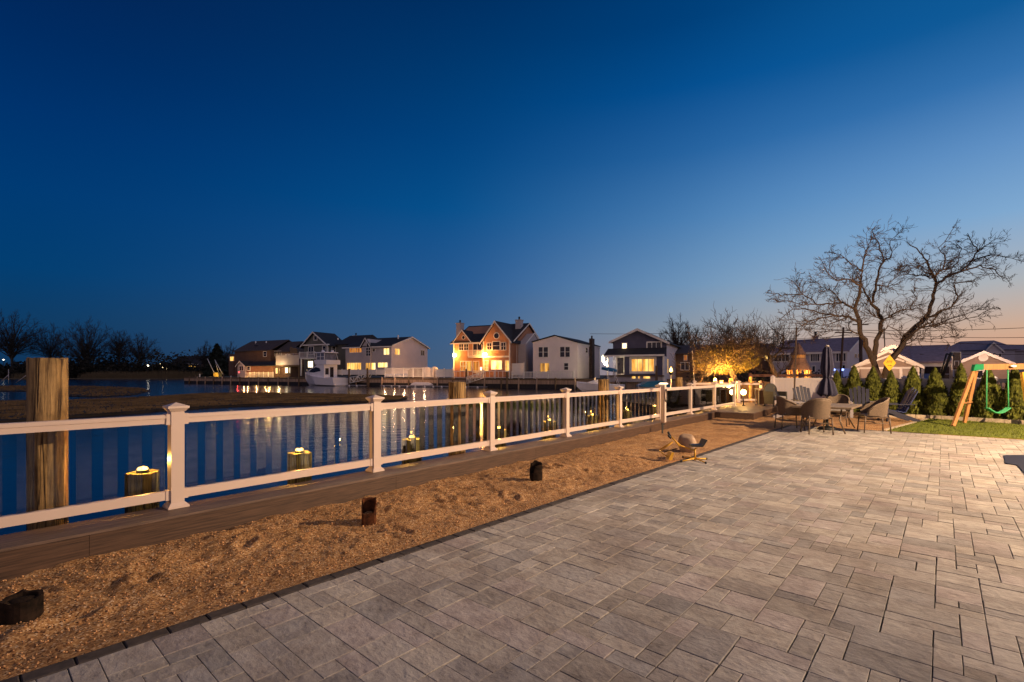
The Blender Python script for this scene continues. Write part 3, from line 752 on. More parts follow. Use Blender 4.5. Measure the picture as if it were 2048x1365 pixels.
def rake_y(house, x0, x1, y, ze0, zr, ov=0.35, w=0.20, xm=None, ze1=None, mat=None):
    """white boards along the sloping edges of a front gable at depth y"""
    xm = (x0 + x1) / 2 if xm is None else xm; ze1 = ze0 if ze1 is None else ze1
    s0 = (zr - ze0) / (xm - x0); s1 = (zr - ze1) / (x1 - xm); mb = MB()
    a = (x0 - ov - .02, ze0 - ov * s0 + .17); m_ = (xm, zr + .18); b = (x1 + ov + .02, ze1 - ov * s1 + .17)
    mb.prism([a, m_, b, (b[0], b[1] - w), (m_[0], m_[1] - w * 1.1), (a[0], a[1] - w)], 'y', y - ov - .05, y - ov - .003)
    return part('rake_board', mb, mat or m_trim, house)
def rake_x(house, X, y0, y1, ze, zr, ov=0.35, w=0.2, ym=None, mat=None):
    ym = (y0 + y1) / 2 if ym is None else ym
    s0 = (zr - ze) / (ym - y0); s1 = (zr - ze) / (y1 - ym); mb = MB()
    a = (y0 - ov - .02, ze - ov * s0 + .17); m_ = (ym, zr + .18); b = (y1 + ov + .02, ze - ov * s1 + .17)
    mb.prism([a, m_, b, (b[0], b[1] - w), (m_[0], m_[1] - w * 1.1), (a[0], a[1] - w)], 'x', X + ov + .003, X + ov + .05)
    return part('rake_board', mb, mat or m_trim, house)
def chimney(house, x, y, w, z0, z1, mat, name='chimney'):
    mb = MB(); mb.b2(x - w / 2, x + w / 2, y - w / 2, y + w / 2, z0, z1); mb.b2(x - w / 2 - .07, x + w / 2 + .07, y - w / 2 - .07, y + w / 2 + .07, z1 + .003, z1 + .15)
    c = part(name, mb, mat, house); mb = MB(); mb.cyl((x, y, z1 + .15), (x, y, z1 + .55), .14, n=10); mb.cyl((x, y, z1 + .55), (x, y, z1 + .68), .22, .05, n=10); part('flue', mb, m_blk, c); return c
def disc(house, f, px, py, rad, mat, d=0.0, name='round_window'):
    x, z = f.at(px, py, d); mb = MB(); n = 24
    vs = []
    for k in range(n):
        a = 2 * math.pi * k / n
        for rr_, y in ((rad, d - .055), (rad * 1.28, d - .055), (rad * 1.28, d - .003), (rad, d - .003)): vs.append((x + rr_ * math.cos(a), y, z + rr_ * math.sin(a)))
    fs = [(k * 4 + j, k * 4 + (j + 1) % 4, ((k + 1) % n) * 4 + (j + 1) % 4, ((k + 1) % n) * 4 + j) for k in range(n) for j in range(4)]
    mb.add(vs, fs); w = part(name, mb, m_trim, house)
    mb = MB(); mb.prism([(x + rad * math.cos(2 * math.pi * k / n), z + rad * math.sin(2 * math.pi * k / n)) for k in range(n)], 'y', d - .02, d - .004); part('pane', mb, mat, w)
def rail_mb(mb, x0, x1, y, z0, z1, gap=0.18, t=0.035, post=1.8):
    mb.b2(x0, x1, y - .035, y + .035, z1 - .07, z1); mb.b2(x0, x1, y - .02, y + .02, z0 + .05, z0 + .11)
    n = max(1, int((x1 - x0) / gap))
    for k in range(n):
        c = x0 + (k + .5) * (x1 - x0) / n; mb.b2(c - t / 2, c + t / 2, y - t / 2, y + t / 2, z0 + .11, z1 - .07)
    n = max(1, round((x1 - x0) / post))
    for k in range(n + 1):
        c = x0 + k * (x1 - x0) / n; mb.b2(c - .06, c + .06, y - .061, y + .061, z0, z1 + .08)
def lamp_fix(parent, loc, energy, color=(1, 0.55, 0.16), es=60, r=0.14, name='wall_lamp', off=(0, -0.35, 0.0)):
    mb = MB(); mb.lathe([(r * .5, -r), (r, -r * .5), (r, r * .5), (r * .5, r)], 10, loc); l = part(name, mb, MEMIT('lamp_glow', color, es), parent)
    point_light(parent, (loc[0] + off[0], loc[1] + off[1], loc[2] + off[2]), energy, color, 0.08, 'lamp_light')
BR = math.atan2(-0.445, 0.895)          # how the far bank runs

# ---------------------------------------------------------------- far bank
BK0, BK1 = Vector((-72.0, 107.0, 0)), Vector((14.5, 63.9, 0))
bd = (BK1 - BK0).normalized()
BZ = 0.93
mb = MB(); bpoly = [(BK0.x - 22, BK0.y + 48), (BK0.x, BK0.y), (BK1.x, BK1.y), (25, 62.5), (60, 152), (260, 420), (-160, 420)]
mb.prism(bpoly, 'z', -1.6, BZ - 0.05); struct('far_bank', mb, m_soil)
m_sheet = M('bulkhead_wood', (0.34, 0.235, 0.165), 0.85, 0.55, 1.2, (6, 6, 0.35), 0.5, 0.03)
m_wet = M('wet_wood', (0.018, 0.013, 0.010), 0.5, 0.4, 3)
bh = thing('bulkhead', 'long timber sheet pile bulkhead holding the far bank below the houses', 'bulkhead', (BK0.x, BK0.y, 0), math.atan2(bd.y, bd.x))
LB = (BK1 - BK0).length
mb = MB(); x = 0.0; rg = random.Random(4)
while x < LB - 0.3:
    w = rg.uniform(0.24, 0.30); mb.b2(x, x + w - 0.015, -0.09 - rg.uniform(0, 0.02), 0, 0.12, BZ - .25); x += w
part('sheathing', mb, m_sheet, bh)
mb = MB(); mb.b2(0, LB, -0.085, 0.0, -0.9, 0.117); part('wet_band', mb, m_wet, bh)
mb = MB(); mb.b2(0, LB, -0.16, 0.2, BZ - .249, BZ - 0.03); part('cap_beam', mb, m_wood_dark, bh)
for k in range(34):
    x = 2 + k * LB / 34
    mb = MB(); mb.cyl((x, -0.22, -1.2), (x + .05, -0.2, BZ + 0.12), .13, .12, 8); part('pile', mb, m_sheet if k % 3 else m_wood_dark, bh)
# second bulkhead, in front of the blue house, running on to the right
mb = MB(); b2 = thing('bulkhead', 'short low timber bulkhead below the dark blue house behind the blue tarp', 'bulkhead', (BK1.x, BK1.y, 0), math.atan2(62.5 - BK1.y, 25 - BK1.x))
L2 = math.hypot(10.5, 1.4); x = 0
while x < L2 - .2: mb.b2(x, x + .27, -0.05, 0.08, -0.9, BZ - .22); x += .285
part('sheathing', mb, m_sheet, b2); mb = MB(); mb.b2(0, L2, -0.12, 0.2, BZ - .219, BZ - .02); part('cap_beam', mb, m_wood_dark, b2)

m_tan = M('tan_siding', (0.40, 0.195, 0.115), 0.75, 0.08, 1, siding=0.16)
m_wht = M('white_siding', (0.78, 0.70, 0.72), 0.7, 0.05, 1, siding=0.16)
m_grn = M('grey_green_siding', (0.14, 0.14, 0.125), 0.8, 0.1, 1, siding=0.16)
m_lil = M('grey_lilac_siding', (0.46, 0.42, 0.45), 0.75, 0.06, 1, siding=0.16)
m_nvy = M('navy_siding', (0.085, 0.085, 0.145), 0.75, 0.15, 1, siding=0.18)
m_brn = M('brown_siding', (0.13, 0.075, 0.055), 0.85, 0.15, 1, siding=0.18)

# ---- tan house with two wall lamps
f = Fac(907, 755, 79.6, BR); T = thing('house', 'tan two storey house with steep gables and two bright wall lamps', 'house', f.o, BR, 'houses on the far bank')
xm0, xm1 = f.x(966), f.x(1020.5); xR = f.x(1034, 1.6); zE = f.at(935, 684.5)[1]; D = 9.5
ysd, zpk = f.side(1052.5, 648, xR)
zR = zpk
mb = MB(); mb.prism([(0, 0), (D, 0), (D, zE), (D / 2, zR - .1), (0, zE)], 'x', 0, xm0 - .02); part('wall', mb, m_tan, T)
mb = MB(); mb.prism([(1.6, 0), (D + 1.6, 0), (D + 1.6, zE), (D / 2 + 1.6, zR - .1), (1.6, zE)], 'x', xm1 + .02, xR); part('wall', mb, m_tan, T)
xa, za = f.at(991.4, 644, -0.7); xm0, xm1 = f.x(966, -.7), f.x(1020.5, -.7)
mb = MB(); mb.prism([(xm0, 0), (xm1, 0), (xm1, zE), (xa, za), (xm0, zE)], 'y', -0.7, 7.5); part('wall', mb, m_tan, T)
roof_x(T, 0, xR, 0.0, D + 1.4, zE, zR, ov=.4); rake_x(T, xR, 0.0, D + 1.4, zE, zR, ov=.4)
roof_y(T, xm0, xm1, -0.7, 6.5, zE, za, ov=.4, xm=xa); rake_y(T, xm0, xm1, -0.7, zE, za, ov=.4, w=.28, xm=xa)
x0, x1 = f.x(911), f.x(942.5); xm_, zm_ = f.at(927, 662)
mb = MB(); mb.prism([(x0, zE + .1), (x1, zE + .1), (xm_, zm_)], 'y', -0.25, 3.0); part('dormer_wall', mb, m_tan, T)
roof_y(T, x0, x1, -0.25, 2.6, zE + .1, zm_, ov=.2, name='dormer_roof'); rake_y(T, x0, x1, -0.25, zE + .1, zm_, ov=.2, w=.22)
disc(T, f, 993, 672, .42, m_dark, -.7); disc(T, f, 927, 675.5, .26, m_dark, -.25)
mb = MB(); zb = f.at(990, 714, -.7)[1]
mb.b2(xm0, xm1, -.76, -.703, zb - .12, zb + .12); mb.b2(-.02, .22, -.06, -.003, 0, zE); mb.b2(xm0, xm0 + .2, -.765, -.703, 0, zb - .121); mb.b2(xm1 - .2, xm1, -.765, -.703, 0, zb - .121); mb.b2(xm0, xm0 + .2, -.765, -.703, zb + .121, zE); mb.b2(xm1 - .2, xm1, -.765, -.703, zb + .121, zE)
mb.b2(-.4, xm0 - .03, -.48, -.405, zE - .33, zE - .12); mb.b2(xR - .2, xR + .03, 1.53, 1.597, 0, zE); part('trim', mb, m_trim, T)
wpx(T, f, 918.5, 926.5, 689, 701, m_dark); wpx(T, f, 928.5, 936.5, 689, 701, m_dark)
wpx(T, f, 946.5, 963, 688.5, 710, m_dark, cols=2, rows=1, name='balcony_door')
wpx(T, f, 974.5, 983, 687, 700, m_dark, d=-.7); wpx(T, f, 985.7, 999.5, 684, 700, m_dark, d=-.7, cols=1); wpx(T, f, 1002.5, 1011.5, 686, 700, m_dark, d=-.7)
x0, x1 = f.x(936, -1.3), f.x(964.5, -1.3); z = f.at(950, 713, -1.3)[1]
mb = MB(); mb.b2(x0, x1, -1.3, -.003, z - .2, z); part('balcony_floor', mb, m_trim, T)
mb = MB(); rail_mb(mb, x0, x1, -1.25, z + .002, z + 1.0, .16); part('balcony_rail', mb, m_trim, T)
wpx(T, f, 921.5, 931.5, 723.5, 742, m_litO); wpx(T, f, 933.5, 943, 723.5, 742, m_litC, cols=1, rows=1)
wpx(T, f, 947, 957.5, 723.5, 745, m_litO, cols=1, rows=1, name='door'); wpx(T, f, 960.5, 964, 735, 743, m_litW, cols=1, rows=1)
wpx(T, f, 969, 976, 722, 742, m_litA, d=-.7, cols=1, rows=3); wpx(T, f, 983, 1003.5, 722, 739, m_litB, d=-.7, cols=2, rows=1); wpx(T, f, 1011, 1018, 722, 743, m_litA, d=-.7, cols=1, rows=2)
chimney(T, f.x(919, 5), 5.2, 1.0, zE, f.at(919, 648, 5)[1], m_lil); chimney(T, f.x(1038.5, 4), 4.0, .95, zE, f.at(1038, 642, 4)[1], m_lil)
yv = f.side(1065, 700, xR)[0]
mb = MB(); mb.prism([(2.0, 0), (8.5, 0), (8.5, zE * .92), (5.2, zE * 1.25), (2.0, zE * .92)], 'x', xR + .02, xR + 1.3); part('side_bay', mb, m_lil, T)
rake_x(T, xR + 1.3, 2.0, 8.5, zE * .92, zE * 1.25, ov=.08)
win(T, f, 6.8, 7.6, zE * .55, zE * .80, m_dark, 'right', xR + 1.3)
for px, py, d in ((911.5, 711, 0), (972.5, 709.5, -.7)):
    x, z = f.at(px, py, d); lamp_fix(T, (x, d - .34, z), 600, (1, .42, .085), 110, .27, off=(0, -1.0, -.35))

# ---- plain white house to its right
f = Fac(1066, 757, 72.6, BR); Wt = thing('house', 'plain white two storey house with low gable and dark side chimney', 'house', f.o, BR, 'houses on the far bank')
x1 = f.x(1155); xa, za = f.at(1110, 672.5); ze0 = f.at(1068, 685)[1]; ze1 = f.at(1155, 686)[1]; D = f.side(1199, 700, x1)[0]
mb = MB(); mb.prism([(0, 0), (x1, 0), (x1, ze1), (xa, za), (0, ze0)], 'y', 0, D); part('wall', mb, m_wht, Wt)
roof_y(Wt, 0, x1, 0, D, ze0, za, ov=.15, xm=xa, ze1=ze1); rake_y(Wt, 0, x1, 0, ze0, za, ov=.15, w=.1, xm=xa, ze1=ze1, mat=m_blk)
for a, b, c, e in ((1077.5, 1085.5, 695, 714.5), (1087.5, 1096, 695, 714.5), (1120.5, 1129, 694.5, 714), (1131, 1139.5, 694.5, 714)): wpx(Wt, f, a, b, c, e, m_dark, cols=1, fr=.06)
wpx(Wt, f, 1080.5, 1099, 727, 745, m_litC, cols=2, rows=1, name='sliding_door'); wpx(Wt, f, 1128.5, 1136.5, 727, 740, m_dark, cols=1)
y0, z0 = f.side(1177.5, 690, x1); y1, z1 = f.side(1183.5, 669, x1)
mb = MB(); z1 -= .75; mb.b2(x1 + .01, x1 + .5, y0 + .15, y1 - .15, 0, z1); mb.cyl((x1 + .25, (y0 + y1) / 2, z1), (x1 + .25, (y0 + y1) / 2, z1 + .45), .13, n=8); part('chimney', mb, M('dark_brick', (.045, .03, .028), .9, .4, 4), Wt)
wside(Wt, f, x1, 1171, 1175, 696, 706, m_dark, cols=1)
mb = MB(); z = ze1; mb.b2(x1 + .003, x1 + .12, -.1, D + .1, z - .25, z - .07); mb.b2(x1 + .01, x1 + .09, D - .2, D - .1, 0, z - .26); part('gutter', mb, m_trim, Wt)

# ---- dark blue house
f = Fac(1214, 764, 64.5, BR); Bl = thing('house', 'dark blue house with porch and wide bright yellow ground floor window', 'house', f.o, BR, 'houses on the far bank')
x1 = f.x(1328.5); xb = f.x(1226, 1.6); xa, za = f.at(1276, 660, 1.6); ze = f.at(1330, 685, 1.6)[1]; zel = f.at(1226, 683.5, 1.6)[1]; zp = f.at(1270, 712)[1]; zt = f.at(1270, 703, 1.6)[1]
D = f.side(1358, 700, x1)[0]; zb_ = f.at(1270, 751)[1]
mb = MB(); mb.prism([(xb, 0), (x1, 0), (x1, ze), (xa, za), (xb, zel)], 'y', 1.6, 1.85); part('front_wall', mb, m_nvy, Bl)
mb = MB(); mb.prism([(xb, 0), (x1, 0), (x1, ze), (xa, za), (xb, zel)], 'y', 1.852, D); part('side_wall', mb, m_wht, Bl)
mb = MB(); mb.b2(f.x(1250), x1, 0.0, 1.597, zb_, zp - .02); part('ground_floor', mb, m_nvy, Bl)
mb = MB(); mb.b2(0, x1 - .01, .05, 1.58, 0, zb_ - .15); part('basement_wall', mb, m_lil, Bl)
mb = MB(); mb.prism([(-.5, zp), (1.59, zt + .25), (1.59, zt + .42), (-.5, zp + .15)], 'x', -.3, x1 + .05); part('porch_roof', mb, m_shing, Bl)
mb = MB(); mb.b2(-.35, x1 + .1, -.58, -.503, zp - .12, zp + .12); mb.b2(-.02, .14, .02, .16, zb_, zp); mb.b2(f.x(1232), f.x(1232) + .14, .02, .16, zb_, zp); mb.b2(x1 - .2, x1 + .04, -.05, 1.59, 0, zp - .121); part('trim', mb, m_trim, Bl)
mb = MB(); mb.b2(-.3, x1, -.25, 1.59, zb_ - .14, zb_ - .003); part('porch_floor', mb, m_wood_dark, Bl)
roof_y(Bl, xb, x1, 1.6, D, zel, za, ov=.45, xm=xa, ze1=ze); rake_y(Bl, xb, x1, 1.6, zel, za, ov=.45, w=.3, xm=xa, ze1=ze)
wpx(Bl, f, 1245, 1253, 687.5, 697, m_litW, d=1.6, cols=1, rows=1, fr=.12); wpx(Bl, f, 1295, 1321.5, 686, 699, m_dark, d=1.6, cols=3, rows=1, fr=.15)
wpx(Bl, f, 1263.5, 1308, 719, 743, m_litA, cols=4, rows=1, fr=.3)
for a, b in ((1264, 1271), (1276.5, 1279.5), (1287, 1300)): wpx(Bl, f, a, b, 752.5, 757.5, m_litA, d=.05, cols=1, rows=1, fr=.08)
wpx(Bl, f, 1234, 1247, 716, 748, m_dark, d=1.59, cols=1, rows=1, name='porch_door', fr=.12)
wside(Bl, f, x1, 1323, 1328, 718, 743, m_litA, cols=1, rows=1) if False else None
x, z = f.at(1209, 727); lamp_fix(Bl, (x, .3, z), 160, (1, .80, .48), 260, .17, 'porch_lantern', off=(0, -.6, 0))
x, z = f.at(1204, 718); mb = MB(); mb.lathe([(.1, -.5), (.2, -.3), (.2, .3), (.1, .5)], 10, (x, .6, z)); part('porch_lantern', mb, MEMIT('white_lantern', (1, .78, .45), 6), Bl)
win(Bl, f, 2.4, 2.9, zb_ + .3, zp - .4, m_litA, 'right', x1, cols=1, rows=1)

# ---- white L house with yellow ground floor
f = Fac(691, 748, 88.5, BR); Lh = thing('house', 'white house with arched centre window and yellow lit ground floor', 'house', f.o, BR, 'houses on the far bank')
x1 = f.x(784); ze = f.at(720, 693.5)[1]; ym, zr = f.side(822, 675.5, x1); D = f.side(855, 700, x1)[0]
mb = MB(); mb.prism([(0, 0), (D, 0), (D, ze), (ym, zr), (0, ze)], 'x', 0, x1 - .25); part('front_wall', mb, m_lil, Lh)
mb = MB(); mb.prism([(0, 0), (D, 0), (D, ze), (ym, zr), (0, ze)], 'x', x1 - .248, x1); part('side_wall', mb, m_wht, Lh)
roof_x(Lh, 0, x1, 0, D, ze, zr, ov=.35, ym=ym); rake_x(Lh, x1, 0, D, ze, zr, ov=.35, ym=ym, w=.25)
xg0, xg1 = f.x(726), f.x(743); xgm, zg = f.at(734, 678, -.3)
mb = MB(); mb.prism([(xg0, 0), (xg1, 0), (xg1, ze), (xgm, zg), (xg0, ze)], 'y', -.3, 4); part('gable_bay', mb, m_lil, Lh)
roof_y(Lh, xg0, xg1, -.3, 3.6, ze, zg, ov=.25, name='gable_roof'); rake_y(Lh, xg0, xg1, -.3, ze, zg, ov=.25, w=.2)
mb = MB(); xs0, zs0 = f.at(743, 694, 3.0); mb.prism([(0.5, zr + .17), (6.0, zr + .17), (6.0, zr + 1.2), (.5, zr + 1.0)], 'y', D * .5, D * .5 + 4); part('rear_roof', mb, m_shing, Lh) if False else None
wpx(Lh, f, 699.5, 723.5, 695, 705, m_litO, cols=5, rows=1, fr=.08); wpx(Lh, f, 732.5, 741, 696, 712, m_dark, d=-.3, cols=2, rows=3, fr=.06); wpx(Lh, f, 733.5, 740, 686.5, 694.5, m_dark, d=-.3, cols=1, rows=1, fr=.05, name='arch_window')
wpx(Lh, f, 745.5, 750, 698.5, 703.5, m_dark, cols=1, rows=1); wpx(Lh, f, 768, 778.5, 697.5, 709.5, m_litB, cols=2, rows=1, fr=.1)
wpx(Lh, f, 694.5, 722.5, 726.5, 745, m_litA, cols=4, rows=1, fr=.08, name='sliding_door'); wpx(Lh, f, 732, 741, 726.5, 745, m_litC, d=-.3, cols=2, rows=1, fr=.06); wpx(Lh, f, 743.5, 751, 726.5, 745, m_litB, cols=1, rows=1, fr=.08); wpx(Lh, f, 756.5, 775, 726, 735, m_litB, cols=3, rows=1, fr=.08)
wside(Lh, f, x1, 790, 799, 697.5, 710, m_litA, cols=2, rows=1, fr=.12); wside(Lh, f, x1, 841.5, 848.5, 701, 711.5, m_dark, cols=2, rows=1, fr=.08)
x, z = f.at(796.5, 676, 4); mb = MB(); mb.cyl((x, 4, z - 1), (x, 4, z + .5), .14, n=8); part('vent_pipe', mb, m_trim, Lh)
mb = MB(); mb.b2(-.45, xg0 - .3, -.44, -.36, ze - .3, ze - .1); part('gutter', mb, m_trim, Lh); mb = MB(); mb.b2(xg1 + .3, x1 + .3, -.44, -.36, ze - .3, ze - .1); part('gutter', mb, m_trim, Lh)

# ---- grey green house behind the yacht
f = Fac(608, 752, 94.0, BR); Gg = thing('house', 'grey green house with white balcony and gable behind the motor yacht', 'house', f.o, BR, 'houses on the far bank')
x1 = f.x(655.5); xa, za = f.at(629.5, 665.5); ze = f.at(640, 690)[1]; D = f.side(691, 700, x1)[0]
mb = MB(); mb.prism([(0, 0), (x1, 0), (x1, ze), (xa, za), (0, ze)], 'y', 0, D); part('wall', mb, m_grn, Gg)
roof_y(Gg, 0, x1, 0, D, ze, za, ov=.5, xm=xa); rake_y(Gg, 0, x1, 0, ze, za, ov=.5, w=.25, xm=xa)
mb = MB(); mb.b2(-.5, x1 + .45, -.42, -.003, ze - .12, ze + .1); mb.b2(x1 - .12, x1 + .06, -.06, .12, 0, ze - .13); mb.b2(x1 + .003, x1 + .08, .2, D, ze - .25, ze - .05); part('trim', mb, m_trim, Gg)
wpx(Gg, f, 628.5, 634, 673, 680, m_dark, cols=1, rows=1, fr=.14); wpx(Gg, f, 617.5, 627, 694.5, 709, m_dark, cols=2, rows=1, fr=.12, name='balcony_door'); wpx(Gg, f, 645.5, 652, 693, 704.5, m_dark, cols=1, rows=2, fr=.12)
wside(Gg, f, x1, 664, 670.5, 693.5, 704.5, m_dark, cols=1, rows=2, fr=.12); wpx(Gg, f, 616.5, 626, 723, 735, m_litW, cols=3, rows=1, fr=.1)
x0, x2 = f.x(599, -1.6), f.x(629, -1.6); z = f.at(614, 715.5, -1.6)[1]
mb = MB(); mb.b2(x0, x2, -1.6, -.003, z - .25, z); mb.b2(x0 + .1, x0 + .3, -1.5, -1.3, 0, z - .25); part('balcony_floor', mb, m_trim, Gg); mb = MB(); rail_mb(mb, x0, x2, -1.55, z + .002, z + 1.05, .17); part('balcony_rail', mb, m_trim, Gg)
x, z = f.at(712, 680, 6); chimney(Gg, f.x(712, 9), 9, .9, ze, f.at(712, 673, 9)[1], m_trim)
x, z = f.at(668, 681, 3); mb = MB(); mb.cyl((x, 4, z - .5), (x, 4, z + .5), .15, n=8); part('vent_pipe', mb, m_trim, Gg)
mb = MB(); mb.prism([(1.5, ze), (9.5, ze), (9.5, ze + .1), (5.5, za - .35), (1.5, ze + .1)], 'x', x1 + .1, x1 + 6.0); part('wing_roof', mb, m_shing, Gg)
mb = MB(); mb.b2(x1 + .05, x1 + 5.8, 2.0, 9.0, 0, ze - .01); part('wing_wall', mb, m_grn, Gg)

# ---- dark brown house and the red boathouse in front of it
f = Fac(469, 752, 113, BR); Br = thing('house', 'big dark brown house with broad roof behind the red boathouse', 'house', f.o, BR, 'houses on the far bank')
x1 = f.x(541); x2 = f.x(578, 1); ze = f.at(500, 702)[1]; zr = f.at(500, 684, 4)[1]; D = 9
mb = MB(); mb.b2(0, x1, 0, D, 0, ze); mb.b2(x1 + .01, x2, 1, D - 1, 0, ze - .4); part('wall', mb, m_brn, Br)
roof_x(Br, 0, x1, 0, D, ze, zr, m_shing_b, ov=.3); roof_x(Br, x1 + .4, x2, 1, D - 1, ze - .4, zr - .5, m_shing_b, ov=.25)
wpx(Br, f, 527, 533, 704, 713, m_dark, cols=1); wpx(Br, f, 543, 562, 703, 712, m_dark, d=1, cols=6, rows=1, fr=.06)
mb = MB(); xs_, zs_ = f.at(512, 693, 1.8); mb.box((xs_, 2.2, zs_ + .12), (1.0, 1.0, .08)); part('skylight', mb, m_dark, Br)
for px in (510, 531): xs_, zs_ = f.at(px, 687, 3.2); mb = MB(); mb.cyl((xs_, 3.4, zs_ - .4), (xs_, 3.4, zs_ + .5), .14, n=8); part('vent_pipe', mb, m_trim, Br)
x0_, z0_ = f.at(459, 712, -1); wpx(Br, f, 460.5, 468, 714, 722, m_litA, d=-.2, cols=1, rows=1)
mb = MB(); mb.b2(f.x(459), -.01, -.18, 4, 0, f.at(465, 709)[1]); part('side_wing', mb, m_brn, Br)

f = Fac(475, 757.5, 108, BR); Bo = thing('boathouse', 'low reddish boathouse with small gable and lit fence behind the dock', 'boathouse', f.o, BR)
x1 = f.x(490); x2 = f.x(545, .3); xa, za = f.at(481.5, 723.5); ze = f.at(482, 732)[1]
m_red = M('red_siding', (0.24, 0.115, 0.075), .8, .12, 1, siding=.18)
mb = MB(); mb.prism([(0, 0), (x1, 0), (x1, ze), (xa, za), (0, ze)], 'y', 0, 5); part('gable_wall', mb, m_lil, Bo)
mb = MB(); mb.b2(x1 + .01, x2, .3, 5, 0, ze - .1); part('wall', mb, m_red, Bo)
roof_y(Bo, 0, x1, 0, 5, ze, za, ov=.3, xm=xa); rake_y(Bo, 0, x1, 0, ze, za, ov=.3, w=.22, xm=xa)
roof_x(Bo, x1 - .6, x2 + 2.5, .3, 6, ze - .08, za - .05, ov=.2)
wpx(Bo, f, 479, 486.5, 733, 741.5, m_dark, cols=2, rows=1); wpx(Bo, f, 494.5, 500, 734, 740.5, m_dark, d=.3, cols=1, rows=2, fr=.16)
wpx(Bo, f, 552, 558.5, 737, 747, m_litB, d=.1, cols=1, rows=1); wpx(Bo, f, 571, 580, 736, 746, m_litW, d=.1, cols=1, rows=1, name='lit_door') 
mb = MB(); mb.b2(x2 + .02, x2 + 5.2, .45, 4.5, 0, ze - .5); part('annex_wall', mb, m_brn, Bo); point_light(Bo, (x2 + 1.5, -1.6, 2.0), 320, (1, .56, .18), .15, 'annex_light'); point_light(Bo, (x2 + 4.5, -1.6, 2.2), 260, (1, .66, .30), .15, 'annex_light'); point_light(Bo, (x1 + 2.5, -2.0, 1.2), 160, (1, .5, .16), .15, 'annex_light')
# white deck house with panels
f = Fac(552, 731, 101, BR); Dk = thing('roof_deck', 'white panelled roof deck with small red cabin beside the balcony', 'deck', f.o, BR)
x1 = f.x(598); zt = f.at(570, 711)[1]
mb = MB(); mb.b2(0, x1, -.02, .08, 0, zt); rail_mb(mb, 0, x1, .02, zt - .6, zt + .3, .4); part('rail_panel', mb, m_lil, Dk)
mb = MB(); a0, z1 = f.at(569, 707, 1.5); a1, _ = f.at(596, 707, 1.5); mb.b2(a0, a1, 1.5, 4.5, -.1, z1); part('cabin_wall', mb, m_red, Dk)
wpx(Dk, f, 572, 580, 711, 722, m_dark, d=1.5, cols=2, rows=1, fr=.2)
mb = MB(); mb.b2(-.1, x1 + .1, -.1, 5, -.25, -.005); part('deck_floor', mb, m_wood_dark, Dk); mb = MB()
for xx in (.3, x1 / 2, x1 - .3): mb.b2(xx - .12, xx + .12, .2, .44, -(f.o.z - BZ + .1), -.251)
part('post', mb, m_wood_dark, Dk) if False else [part('post', MB().b2(xx - .12, xx + .12, .2, .44, -(f.o.z - BZ + .1), -.251), m_wood_dark, Dk) for xx in (.3, x1 / 2, x1 - .3)]
mb = MB(); mb.prism([(f.x(578, 5), 0), (f.x(598, 5), 0), (f.x(594, 5), f.at(590, 698, 5)[1]), (f.x(580, 5), f.at(590, 694, 5)[1])], 'y', 5, 7); part('dormer', mb, m_shing_b, Dk)
# lit white fence in front of the boathouse
def far_fence(px0, py0, Y0, px1, py1, Y1, h, label, mat=None, solid=False, gap=.2, post=1.9, group='white fences on the far bank'):
    a, b = PT(px0, py0, Y0), PT(px1, py1, Y1); d = b - a; L_ = math.hypot(d.x, d.y)
    t_ = thing('fence', label, 'fence', a, math.atan2(d.y, d.x), group); mb = MB()
    mb.b2(0, L_, -.03, .03, h - .1, h); mb.b2(0, L_, -.025, .025, .1, .18)
    if solid: mb.b2(0, L_, -.012, .012, .181, h - .101)
    else:
        n = int(L_ / gap)
        for k in range(n): c = (k + .5) * L_ / n; mb.b2(c - .045, c + .045, -.015, .015, .181, h - .101)
    part('panel', mb, mat or m_trim, t_)
    n = max(1, round(L_ / post))
    for k in range(n + 1): c = k * L_ / n; mb = MB(); mb.cbox(c - .07, c + .07, -.071, .071, 0, h + .12, .03); part('post', mb, mat or m_trim, t_)
    return t_
ft = far_fence(491, 757, 106.5, 546, 757.5, 100, 1.25, 'white picket fence glowing yellow in front of the red boathouse', gap=.34)
for k, (px, dz) in enumerate(((508, .9), (524, .9), (540, .9))):
    w_ = PT(px, 757, 104 - k * 2.2) - Vector(ft.location); c, s = math.cos(-ft.rotation_euler.z), math.sin(-ft.rotation_euler.z)
    point_light(ft, (w_.x * c - w_.y * s, -1.5, 1.6), 170, (1, .58, .18), .1, 'fence_light')
ft = far_fence(770, 755, 82.2, 866, 756, 77.2, 1.55, 'white picket fence lit pink beside the white house with yellow windows', gap=.25)
for k in range(5): point_light(ft, (1.0 + k * 2.1, -1.1, .5), 60, (1, .55, .30), .08, 'fence_light')
far_fence(668, 751, 88, 770, 752, 82.5, 1.0, 'plain low white panel wall between the yacht and the gangway', solid=True)
far_fence(872, 756, 77.0, 905, 757, 75.6, 1.35, 'short white fence left of the tan house', solid=True)
far_fence(908, 757, 75.6, 1019, 757.5, 71.4, 1.15, 'see through white railing in front of the tan house', gap=.7, post=2.2)
far_fence(1024, 757.5, 71.3, 1147, 758, 66.6, 1.0, 'low white fence in front of the plain white house', gap=.22)
far_fence(1020, 752, 74.8, 1048, 752, 73.6, 1.9, 'tall white solid fence between the tan and the plain white house', solid=True)
